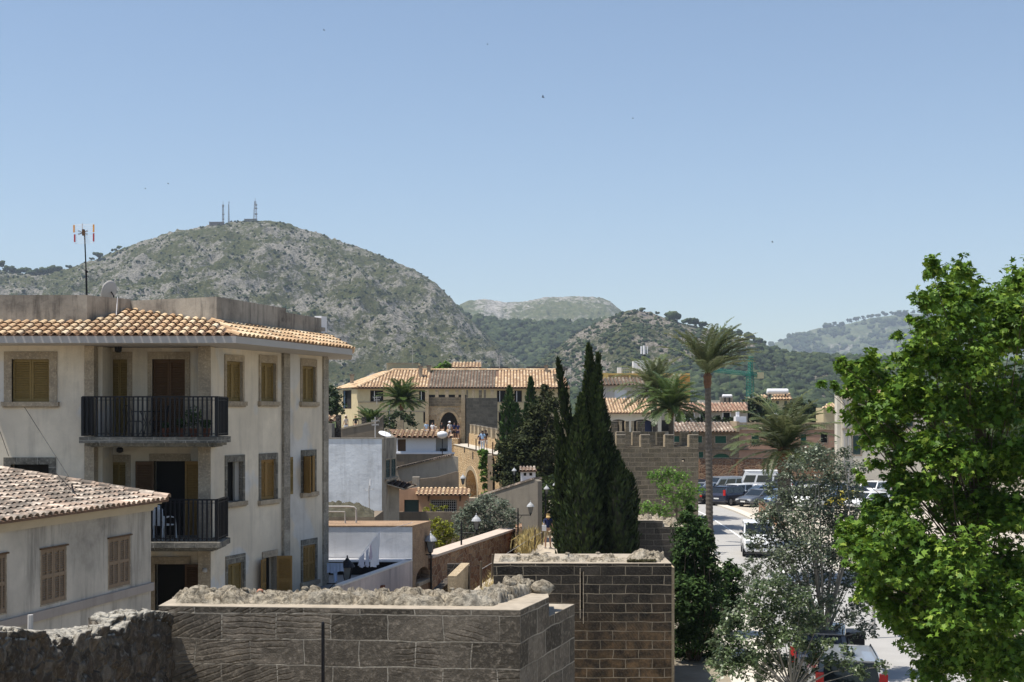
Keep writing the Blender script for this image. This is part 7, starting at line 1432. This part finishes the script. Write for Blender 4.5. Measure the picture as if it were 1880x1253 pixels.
def car_proto(kind):
    S_ = dict(hatch=(4.0, 1.74, 1.48, .92, 1.05, .35, -1.55, -1.85, .80), suv=(4.45, 1.86, 1.66, 1.05, 1.25, .55, -1.7, -2.1, .98), sedan=(4.55, 1.80, 1.44, .92, 1.05, .25, -1.05, -1.75, .80), wagon=(4.65, 1.80, 1.48, .92, 1.15, .35, -1.85, -2.2, .80), van=(4.9, 1.92, 1.96, 1.12, 1.75, 1.0, -2.3, -2.4, 1.02), minibus=(5.6, 2.0, 2.55, 1.25, 2.2, 1.65, -2.65, -2.75, 1.1), jeep=(4.1, 1.8, 1.85, 1.15, .75, .5, -1.85, -1.95, 1.05))[kind]
    L, W_, H, belt, wb, wt, rt, rb, hz = S_; h = L / 2; w = W_ / 2; t_ = thing(kind + '_car' if kind not in ('van', 'minibus', 'jeep') else kind, '', 'car')
    kids = []
    def sec(x, ww, zt, zb=.28, cr=.0): return [(x, -ww * .90, zb), (x, -ww, zb + .18), (x, -ww, zt - .14), (x, -ww * .93, zt - .01), (x, -ww * .5, zt + cr), (x, ww * .5, zt + cr), (x, ww * .93, zt - .01), (x, ww, zt - .14), (x, ww, zb + .18), (x, ww * .90, zb)]
    mb = MB(); loft(mb, [sec(-h, w * .82, belt - .16, .42), sec(-h + .08, w * .95, belt - .03, .32), sec(rb + .25, w, belt, .26), sec(0, w, belt, .24), sec(wb, w, belt - .01, .26), sec(wb + (h - wb) * .5, w * .98, hz + .04, .28, .03), sec(h - .16, w * .92, hz - .08, .30, .02), sec(h, w * .80, hz - .24, .40)])
    bd = mb.build('body', P_WHITE, t_); kids.append(bd); sub = []
    gs = lambda x, ww, z: [(x, -ww, z), (x, ww, z)]
    g = w * .93; gt = w * (.80 if kind not in ('van', 'minibus', 'jeep') else .88); zr = H - .05
    A8 = [Vector(q) for q in ((rb, -g, belt - .02), (rb, g, belt - .02), (wb, g, belt - .02), (wb, -g, belt - .02), (rt, -gt, zr), (rt, gt, zr), (wt, gt, zr), (wt, -gt, zr))]
    mb = MB(); mb.add(A8, [(0, 3, 7, 4), (1, 5, 6, 2), (0, 4, 5, 1), (3, 2, 6, 7), (4, 7, 6, 5)]); kids.append(mb.build('cabin', P_WHITE, t_))
    def pane(bl, br, tr, tl, a0, a1, b0, b1):
        f = lambda a, b: (bl.lerp(br, a)).lerp(tl.lerp(tr, a), b); q = [f(a0, b0), f(a1, b0), f(a1, b1), f(a0, b1)]; n_ = (q[1] - q[0]).cross(q[3] - q[0]).normalized()
        if n_.dot(q[0] - Vector((0, 0, .8))) < 0: n_ = -n_
        mb = MB(); mb.prism(q, n_ * .012); kids.append(mb.build('window', M_CGLASS, t_))
    pane(A8[3], A8[2], A8[6], A8[7], .05, .95, .08, .94); pane(A8[0], A8[1], A8[5], A8[4], .08, .92, .12, .90)
    ns = [(.05, .36), (.40, .70), (.74, .95)] if kind in ('van', 'minibus', 'wagon', 'suv') else [(.10, .46), (.51, .90)]
    for s in ((0, 3, 7, 4), (1, 2, 6, 5)):
        for a0, a1 in ns: pane(A8[s[0]], A8[s[1]], A8[s[2]], A8[s[3]], a0, a1, *((.14, .66) if kind == 'minibus' else (.15, .80) if kind == 'van' else (.10, .90)))
    mb = MB(); m = (wt + rt) / 2; loft(mb, [[(x, -gt * k, zr - .015), (x, -gt * k * .97, zr + zz * .6), (x, -gt * .5, zr + zz), (x, gt * .5, zr + zz), (x, gt * k * .97, zr + zz * .6), (x, gt * k, zr - .015)] for x, k, zz in ((rt - .06, 1.0, .02), (rt + .3, 1.04, .05), (m, 1.05, .06), (wt - .3, 1.04, .05), (wt + .05, 1.0, .015))])
    kids.append(mb.build('roof', P_WHITE, t_))
    for i, x in enumerate((-h + .82, h - .85)):
        for s in (-1, 1):
            r = .33 if kind not in ('suv', 'jeep', 'minibus', 'van') else .37; mb = MB(); y = s * (w - .1); mb.tube([(x, y - s * .11, r), (x, y + s * .115, r)], r, 18); wh = mb.build('wheel', M_TYRE, t_); kids.append(wh)
            mb = MB(); mb.tube([(x, y + s * .10, r), (x, y + s * .125, r)], r * .62, 14); k = mb.build('rim', M_RIM, wh); sub.append((wh, k))
    for s in (-1, 1):
        mb = MB(); mb.obox((h - .14, s * w * .68, hz - .20), (.13, -s * .03, 0), (s * .02, .17, 0), (0, 0, .075)); kids.append(mb.build('headlight', M_HEAD, t_))
        mb = MB(); tall = kind in ('wagon', 'van', 'minibus', 'suv'); mb.obox((-h + .06, s * w * .84, belt + (.10 if kind == 'suv' else -.05 if tall else -.16)), (.06, 0, 0), (0, .10, 0), (0, 0, .24 if kind in ('wagon', 'suv') else .12)); kids.append(mb.build('taillight', M_TAIL, t_))
        mb = MB(); mb.obox((wb - .15, s * (w + .07), belt + .05), (.06, 0, 0), (0, .09, 0), (0, 0, .06)); kids.append(mb.build('wing_mirror', P_BLACK, t_))
    mb = MB(); mb.box(-h - .012, -h + .02, -.25, .25, .58, .69); mb.box(h - .02, h + .012, -.25, .25, .42, .53); kids.append(mb.build('number_plate', M_PLATE, t_))
    mb = MB(); mb.box(h - .03, h + .015, -w * .5, w * .5, .55, .64) if hz > .7 else None; mb.box(-h + .1, h - .1, -w * .93, w * .93, .2, .27); kids.append(mb.build('underbody', P_BLACK, t_))
    if kind in ('wagon', 'suv'):
        mb = MB()
        for s in (-1, 1): mb.tube([(rt + .1, s * gt * .92, zr + .02), (rt + .2, s * gt * .92, zr + .10), (wt - .3, s * gt * .92, zr + .10), (wt - .15, s * gt * .92, zr + .02)], .018, 6)
        kids.append(mb.build('roof_rail', P_BLACK, t_))
    return t_, kids
PROTO = {}; USED = {}
def car(kind, px, Y, deg, col, label, z=.01, cat=None, group='cars parked in the dusty car park'):
    first = kind not in PROTO
    if first: PROTO[kind] = car_proto(kind)
    root, kids = PROTO[kind]
    x = PX(px, Y)
    if first: r = root; ks = kids
    else:
        r = root.copy(); C.objects.link(r); ks = []
        for k in kids:
            c = k.copy(); C.objects.link(c); c.parent = r; ks.append(c)
            for g in k.children: q = g.copy(); C.objects.link(q); q.parent = c
    r.location = (x, Y, z); r.rotation_euler = (0, 0, math.radians(deg)); r['label'] = label; r['category'] = cat or ('van' if kind in ('van', 'minibus') else 'car')
    if group: r['group'] = group
    elif 'group' in r: del r['group']
    for c in ks:
        if c.name.split('.')[0] in ('body', 'roof', 'cabin') and len(c.material_slots): c.material_slots[0].link = 'OBJECT'; c.material_slots[0].material = col
    return r
for a in [('suv', 1341, 113.5, 48, P_NAVY, 'dark navy estate car seen from behind, at the kerb end of the car park'),
          ('sedan', 1394, 112, 222, P_GREY, 'dark silver saloon facing the camera beside the navy car'),
          ('wagon', 1398, 117.5, 188, P_BLUE, 'pale blue grey estate car side-on in front of the white minibus'),
          ('hatch', 1350, 119.5, 215, P_WHITE, 'white hatchback between silver van and pale blue estate'),
          ('van', 1326, 123.5, 215, P_SILVER, 'silver people carrier behind the white hatchback'),
          ('minibus', 1399, 124.5, 176, P_WHITE, 'tall white minibus with dark windows in the middle of the car park'),
          ('hatch', 1291, 122, 215, P_SILVER, 'pale silver car at the left edge, half hidden by tower and palm trunk'),
          ('sedan', 1298, 116, 50, P_BLACK, 'black saloon behind the palm trunk left of the navy car'),
          ('hatch', 1290, 128, 215, P_NAVY, 'dark blue hatchback against the retaining wall, leftmost'),
          ('sedan', 1313, 128, 215, P_GREY, 'grey saloon just right of the palm trunk against the retaining wall'),
          ('hatch', 1353, 128.5, 215, P_BLUE, 'bright-reflecting blue hatchback against the wall left of the minibus'),
          ('hatch', 1436, 124, 30, P_GREY, 'grey hatchback right of the white minibus beside the big palm trunk'),
          ('sedan', 1428, 112.5, 225, P_BLUE, 'blue saloon just left of the big palm trunk'),
          ('van', 1487, 108, 235, P_WHITE, 'white van glimpsed through the grey-leaved tree'),
          ('hatch', 1470, 126, 200, P_BLACK, 'black hatchback behind the grey-leaved tree'),
          ('sedan', 1560, 117, 200, P_GREY, 'grey saloon right of the grey-leaved tree beside a white car'),
          ('suv', 1603, 121, 230, P_WHITE, 'white off-roader behind the plane tree gap, upper one'),
          ('hatch', 1548, 109, 190, P_YEL, 'yellow and dark small car behind grey leaves'),
          ('hatch', 1593, 107.5, 210, P_WHITE, 'white hatchback in the plane tree gap, lower left one'),
          ('sedan', 1632, 110, 200, P_SILVER, 'silver saloon in the plane tree gap, lower right one'),
          ('hatch', 1520, 122, 200, P_SILVER, 'silver hatchback behind the top of the grey-leaved tree')]: car(*a)
car('jeep', 1392, 73.5, 262, P_WHITE, 'white off-road car with dark windows driving on the road', group=None)
car('suv', 1551, 34.9, 80, P_SILVER, 'silver off-road car with tall red tail lights at the bottom edge', group='cars parked along the near kerb')
car('wagon', 1506, 40.2, 76, P_GREY, 'dark grey estate with roof rails ahead of the silver off-roader', group='cars parked along the near kerb')
mb = MB(); b = Vector((PX(1394, 35.8), 35.8, 0)); mb.lathe(b, [(.10, 0), (.10, .06), (.085, .08), (.085, .86), (.10, .88), (.10, .93), (.07, .985), (.02, 1.0)], 16); mb.build('bollard', M_IRON, None, label='dark round-topped bollard at the bottom edge beside the bushy tree', cat='bollard')
# street sign/lamp post right of the grey tree
h = thing('street_lamp', 'grey street lamp post with flat head half hidden by plane leaves', 'street lamp', (PX(1604, 46), 46, 0)); mb = MB(); b = Vector((PX(1604, 46), 46, 0)); mb.tube([b, b + Vector((0, 0, 2.4)), b + Vector((0, 0, 3.2))], [.07, .05, .045], 8); mb.build('post', M_FASC, h)
mb = MB(); mb.lathe(b + Vector((0, 0, 3.1)), [(.05, 0), (.2, .05), (.28, .3), (.32, .34), (.18, .5), (.03, .6)], 10); mb.build('lantern', M_GREY if 0 else M_FASC, h)
mb = MB(); c = P(1535, 1184, 41); mb.box(c.x - .9, c.x + .9, c.y, c.y + .7, 0, 1.0); h = thing('utility_box', 'dark low cabinet behind the parked cars at the bottom right', 'cabinet', (c.x, c.y, 0)); mb.build('box', M_IRON, h); mb = MB(); mb.box(c.x - .93, c.x + .93, c.y - .03, c.y + .73, 1.001, 1.05); mb.build('lid', M_IRON, h)
# ---------------------------------------------------------------- lanterns
def lantern(mbf, mbg, mbc, c, s):
    """c: bottom centre"""
    c = Vector(c); w0, w1, hh = .11 * s, .2 * s, .42 * s
    for k in range(4):
        a = math.pi / 4 + k * math.pi / 2; d = Vector((math.cos(a), math.sin(a), 0)); e = Vector((math.cos(a + math.pi / 2), math.sin(a + math.pi / 2), 0))
        mbf.tube([c + d * w0, c + d * w1 * 1.1 + Vector((0, 0, hh))], .014 * s, 4); mbf.tube([c + d * w0, c + e * w0], .012 * s, 4); mbf.tube([c + d * w1 * 1.1 + Vector((0, 0, hh)), c + e * w1 * 1.1 + Vector((0, 0, hh))], .014 * s, 4)
    mbf.lathe(c - Vector((0, 0, .12 * s)), [(.02 * s, 0), (.05 * s, .05 * s), (.03 * s, .08 * s), (.1 * s, .12 * s)], 8)
    mbg.lathe(c + Vector((0, 0, .01)), [(w0 * .8, 0), (w1 * .95, hh * .97)], 4, ang=math.pi / 4)
    mbc.lathe(c + Vector((0, 0, hh)), [(w1 * 1.25, 0), (w1 * 1.2, .03 * s), (w1 * .95, .12 * s), (w1 * .55, .2 * s), (w1 * .45, .21 * s), (w1 * .3, .26 * s), (.02 * s, .3 * s), (.025 * s, .36 * s), (.004, .39 * s)], 12, ang=math.pi / 4)
M_CAP = m_plain('lamp_cap_white', (.36, .37, .38), .45, var=.05); M_LGLASS = m_plain('lamp_glass', (.20, .20, .19), .2)
def street_lamp(label, px, pyb, Y, s, pole=None, arm_from=None, cap=None, ground=0.0, group='street lanterns'):
    c = P(px, pyb, Y); t_ = thing('street_lantern', label, 'street lamp', (pole and PX(pole[0], Y)) or c.x, ) if False else thing('street_lantern', label, 'street lamp', (c.x, c.y, c.z - .3), group)
    f, g, k = MB(), MB(), MB(); lantern(f, g, k, c, s)
    if arm_from: a = P(arm_from[0], arm_from[1], Y); e = c - Vector((0, 0, .14 * s)); f.tube([a, Vector((e.x, e.y, a.z)), e], .022, 6); mid = a.lerp(Vector((e.x, e.y, a.z)), .35); f.tube([a - Vector((0, 0, .25)), mid], .012, 5)
    f.build('frame', M_IRON, t_); gl = g.build('glass', M_LGLASS, t_); k.build('cap', cap or M_CAP, t_)
    if pole: mb = MB(); x = PX(pole[0], Y); mb.tube([(x, Y, ground), (x, Y, PZ(pole[1], Y) - .3), (x, Y, PZ(pole[1], Y))], [.045, .035, .025], 8); mb.build('pole', M_IRON, t_)
street_lamp('black lantern on a long bracket from the apartment house corner above the rubble top', 637.5, 1065, 42.6, 1.0, arm_from=(600, 1072), cap=M_IRON)
street_lamp('white-capped lantern on a bracket beside the tan outbuilding corner', 790.5, 1014, 49.6, 1.0, pole=(791.5, 1019), arm_from=(757, 1019))
street_lamp('white-capped lantern on a thin pole in front of the olive tree', 874.5, 973, 54, .85, pole=(847, 958), arm_from=(848, 979))
street_lamp('white-capped lantern on a pole at the near end of the dry grass', 974, 943, 59, .72, pole=(951, 933), arm_from=(951, 946))
street_lamp('small white-topped lantern on a pole, left of two before the dark conifer', 1003.5, 908, 66, .62, pole=(1001.5, 905), arm_from=None, ground=1.5)
street_lamp('small white-topped lantern partly behind the tall cypress, right of two', 1020.5, 902, 66, .68, arm_from=(1001.5, 913))
street_lamp('small lantern standing on a bracket at the orange house beside the arch', 850, 889, 84, .85, pole=(850, 896), arm_from=None)
street_lamp('small round lantern seen against the dark conifer left of the white chimney', 944, 873, 76, .6, pole=(944, 876), arm_from=None, ground=2)
# ---------------------------------------------------------------- people
M_SKIN = m_plain('skin', (.50, .30, .20), .6, var=.05); M_SKIND = m_plain('skin_tan', (.36, .20, .13), .6, var=.05)
def skin_mesh(name, verts, edges, radii, mat, parent, root=0, sub=1):
    me = bpy.data.meshes.new(name); me.from_pydata([tuple(v) for v in verts], edges, []); o = bpy.data.objects.new('tmp', me); C.objects.link(o)
    m = o.modifiers.new('s', 'SKIN'); m.use_smooth_shade = True; m.branch_smoothing = .3
    for i, r in enumerate(radii): sv = me.skin_vertices[0].data[i]; sv.radius = (r, r) if not isinstance(r, tuple) else r; sv.use_root = (i == root)
    s = o.modifiers.new('u', 'SUBSURF'); s.levels = sub; s.render_levels = sub
    dg = bpy.context.evaluated_depsgraph_get(); ev = o.evaluated_get(dg); m2 = bpy.data.meshes.new_from_object(ev); bpy.data.objects.remove(o)
    m2.name = name; m2.materials.clear(); return link_mesh(m2, name, mat, parent)
def person(loc, h, rz, label, shirt, legs, hair=(.05, .03, .02), hat=None, walk=0., arms='down', shorts=True, dress=False, bag=None, tilt=0):
    t_ = thing('person', label, 'person'); s_ = h / 1.72
    st = walk; sh = [(-.17, 0, 1.40), (.17, 0, 1.40)]
    V, E, Rr = [], [], []
    def ch(pts, par=None):
        idx = []; last = par
        for p, r in pts:
            V.append(p); Rr.append(r)
            if last is not None: E.append((last, len(V) - 1))
            last = len(V) - 1; idx.append(last)
        return idx
    b = ch([((0, 0, .94), (.135, .10)), ((0, .01, 1.12), (.115, .085)), ((0, 0, 1.30), (.14, .10)), ((0, .01, 1.42), (.10, .075)), ((0, .01, 1.49), .048), ((0, 0, 1.54), .06), ((0, -.01, 1.62), .088), ((0, 0, 1.69), .06)])
    ch([((0, -.10, 1.60), .013)], b[6])
    ch([((-.088, .0, 1.61), .014)], b[6]); ch([((.088, .0, 1.61), .014)], b[6])
    armp = []
    for s in (-1, 1):
        if arms == 'down' or (arms == 'one' and s > 0): el, wr = (s * .23, .02 + st * s * .08, 1.13), (s * .24, -.06 - st * s * .12, .90)
        elif arms == 'rail': el, wr = (s * .26, -.12, 1.20), (s * .24, -.36, 1.12)
        else: el, wr = (s * .24, -.10, 1.16), (s * .10, -.26, 1.30)
        d = (Vector(wr) - Vector(el)).normalized(); hd = Vector(wr) + d * .07
        a = ch([((s * .165, .01, 1.40), .058), (el, .040), (wr, .026), (tuple(hd), (.034, .018))], b[3]); armp.append((el, wr))
        side = Vector((0, 1, 0)) if abs(d.z) > .5 else Vector((1, 0, 0))
        for k, (o_, l) in enumerate(((-.028, .07), (-.010, .085), (.010, .08), (.027, .062))):
            p1 = hd + side * o_ + d * .03; ch([(tuple(p1), .009), (tuple(p1 + d * l * .5 + Vector((-s * .006, 0, 0))), .008), (tuple(p1 + d * l * .9 + Vector((-s * .018, 0, 0))), .007)], a[3])
        p1 = Vector(wr) + d * .03 + side * .035; ch([(tuple(p1), .010), (tuple(p1 + d * .04 + side * .015), .008)], a[2])
    for s in (-1, 1):
        k = s * st * .16; ch([((s * .09, 0, .86), .088), ((s * .10, -k * .5 - .01, .49), .056), ((s * .10, -k + (.0 if k > 0 else -k * .4 * 0), .10), .036), ((s * .10, -k - .02, .045), .038), ((s * .105, -k - .15, .03), .030)], b[0])
    skin = M_SKIN if hair[0] > .1 else M_SKIND
    skin_mesh('body', V, E, Rr, skin, t_)
    # shirt
    v = [(0, 0, .95), (0, .01, 1.12), (0, 0, 1.30), (0, .01, 1.43), (-.17, .01, 1.40), (.17, .01, 1.40)]; r = [(.15, .115), (.13, .10), (.155, .115), (.105, .08), .068, .068]; e = [(0, 1), (1, 2), (2, 3), (3, 4), (3, 5)]
    for (el, wr), k in zip(armp, (4, 5)): m = Vector(v[k]).lerp(Vector(el), .75); v.append(tuple(m)); r.append(.056); e.append((k, len(v) - 1))
    skin_mesh('dress' if dress else 'shirt', v, e, r, shirt, t_)
    lo = .52 if shorts else .14; v = [(0, 0, .97)]; r = [(.145, .11)]; e = []
    for s in (-1, 1):
        k = s * st * .16; f = (.86 - lo) / (.86 - .10); y1 = -k * f if f > .48 else -k * f
        v += [(s * .09, 0, .86), (s * .10, -k * .35 - .01, .66), (s * .10, y1, lo)]; r += [.10, .085, .070 if shorts else .055]; n = len(v); e += [(0, n - 3), (n - 3, n - 2), (n - 2, n - 1)]
    skin_mesh('skirt' if dress else ('shorts' if shorts else 'trousers'), v, e, r, legs, t_)
    hm = m_plain('hair', hair, .8, var=.2)
    skin_mesh('hair', [(0, .035, 1.60), (0, .02, 1.66), (0, .0, 1.70), (0, .05, 1.52)], [(0, 1), (1, 2), (0, 3)], [.092, .092, .070, .06 if hair[0] > .1 else .03], hm, t_)
    if hat: mb = MB(); mb.lathe((0, 0, 1.66), [(.17, 0), (.17, .012), (.10, .02), (.095, .09), (.06, .12), (.01, .125)], 16); mb.build('hat', hat, t_, smooth=True)
    for s in (-1, 1): k = s * st * .16; mb = MB(); mb.obox((s * .102, -k - .06, .035), (.045, 0, 0), (0, .13, 0), (0, 0, .034)); mb.build('shoe', M_FASC if s_ > .9 else M_IRON, t_)
    t_.location = loc; t_.rotation_euler = (0, 0, rz); t_.scale = (s_,) * 3
    if bag: mb = MB(); mb.obox((0, .17, 1.2), (.14, 0, 0), (0, .07, 0), (0, 0, .2)); o = mb.build('backpack', bag, None, label=bag['l'], cat='backpack'); o.location = Vector(loc) + Vector((o.location.x * s_ * math.cos(rz) - .17 * s_ * math.sin(rz), .17 * s_ * math.cos(rz), 1.0 * s_)); o.rotation_euler = (0, 0, rz)
    return t_
c_ = lambda n, c: m_plain(n, c, .9, var=.1)
K_NAVY, K_WHITE, K_KHAKI, K_DARK, K_LBLUE, K_CREAM = c_('navy_cloth', (.012, .018, .07)), c_('white_cloth', (.72, .72, .74)), c_('khaki_cloth', (.42, .36, .26)), c_('black_cloth', (.02, .02, .022)), c_('light_blue_cloth', (.35, .48, .66)), c_('cream_cloth', (.62, .52, .42))
PI = math.pi
person((PX(1006, 61), 61, EYE - 6.3), 1.66, PI + .15, 'person with fair hair, navy top and khaki shorts walking up the path', K_NAVY, K_KHAKI, (.50, .34, .14), walk=.8, arms='down')
mb = MB(); c = P(999, 970, 60.8); mb.obox(c, (.10, 0, 0), (0, .05, 0), (0, 0, .13)); mb.tube([c + Vector((-.06, 0, .13)), c + Vector((0, 0, .3)), c + Vector((.06, 0, .13))], .008, 5); mb.build('handbag', K_WHITE, None, label='small white bag held at the left side of the fair-haired person on the path', cat='bag')
person((PX(1026, 63.5), 63.5, EYE - 6.3), 1.74, PI - .2, 'person in grey green clothes half hidden behind the tall cypress', c_('grey_green_cloth', (.16, .19, .15)), K_DARK, (.04, .03, .02), walk=.5)
zw_ = zw + .02
def at_wall(px, py_feet): Yp = (EYE - zw_) * F / (py_feet - 760); return (PX(px, Yp), Yp, zw_)
person(at_wall(881.5, 827), 1.45, PI, 'shorter person in dark blue dress at the wall walk parapet, left of three', K_NAVY, K_NAVY, dress=True, arms='rail')
person(at_wall(886, 830), 1.72, PI * .9, 'person in light blue shirt and pale trousers, middle one of three at the parapet', K_LBLUE, K_WHITE, shorts=False, walk=.3)
person(at_wall(891.5, 829), 1.74, PI * 1.15, 'person in black top leaning on the parapet, right of three', K_DARK, K_CREAM, arms='rail', walk=.3)
Yg = 133.5; zg = EYE - 2.55
boxpart(PX(776, 134), PX(842, 134), 131.5, 137.99, 0, zg, M_RUB, None, 'gate_terrace', label='raised stone terrace before the gatehouse where people gather', cat='terrace')
for px, hh, lab, a, b, hair, hat in ((783, 1.74, 'person in pale blue dress leftmost of the group before the gatehouse arch', K_LBLUE, K_LBLUE, (.35, .22, .1), None), (794, 1.66, 'person in white top second from left in the group before the gatehouse', K_WHITE, K_CREAM, (.04, .03, .02), None), (799, 1.5, 'shorter person in cream clothes third from left before the gatehouse', K_CREAM, K_CREAM, (.3, .2, .1), None), (811, 1.7, 'person in black standing at the left side of the dark gate arch', K_DARK, K_DARK, (.02, .02, .02), None), (825.5, 1.74, 'person in white sun hat standing in the gate arch', K_WHITE, K_WHITE, (.3, .2, .1), K_WHITE), (834, 1.66, 'person in navy top right of the sun-hatted one in the arch', K_NAVY, K_DARK, (.03, .02, .02), None), (841, 1.6, 'person in dark blue shirt rightmost of the group before the arch', K_NAVY, K_NAVY, (.03, .02, .02), None)):
    person((PX(px, Yg - abs(px - 815) * .02), Yg - abs(px - 815) * .02, zg), hh, random.uniform(-.6, .6), lab, a, b, hair, hat, walk=.2)
boxpart(PX(622, 108), PX(742, 108), 100, 112, 0, PZ(799, 108), M_GRIM, None, 'terrace', label='terrace walkway behind the garden wall pillars where three people walk', cat='terrace')
for px, hh, lab, a, b, hat in ((635, 1.6, 'person in pale top with white bag walking left of the garden wall pillars', K_CREAM, K_WHITE, K_CREAM), (653, 1.6, 'person in dark clothes between the brick pillars on the far left terrace', K_DARK, K_CREAM, None), (687, 1.66, 'person with white hat on the terrace below the short palm', K_CREAM, K_WHITE, K_WHITE)):
    person((PX(px, 108), 108, PZ(799, 108)), hh, random.uniform(2, 4), lab, a, b, (.2, .12, .06), hat, walk=.4)
# birds
for px, py, Y, s, lab in ((997, 179, 60, .16, 'largest dark swift high in the sky above the town'), (1418, 445, 90, .16, 'dark swift low in the sky right of centre'), (1162, 218, 120, .16, 'tiny swift in the sky right of the largest one'), (309, 338, 110, .16, 'tiny dark swift above the left shoulder of the hill'), (267, 347, 130, .16, 'faint tiny swift left of another above the hill'), (595, 56, 100, .16, 'tiny swift near the top edge of the sky'), (895, 82, 130, .16, 'faint tiny swift high near the top centre')):
    c = P(px, py, Y); mb = MB(); mb.tube([c + Vector((-.08, 0, .01)), c, c + Vector((.07, 0, -.02))], [.005, .02, .008], 6); mb.prism([c + Vector((.02, 0, 0)), c + Vector((.02, -.09, .05)), c + Vector((-.03, -.15, .06)), c + Vector((-.03, 0, 0))], (0, 0, .008)); mb.prism([c + Vector((.02, 0, 0)), c + Vector((.02, .09, .05)), c + Vector((-.03, .15, .06)), c + Vector((-.03, 0, 0))], (0, 0, .008)); mb.build('swift', M_IRON, None, label=lab, cat='bird', group='swifts in the sky')
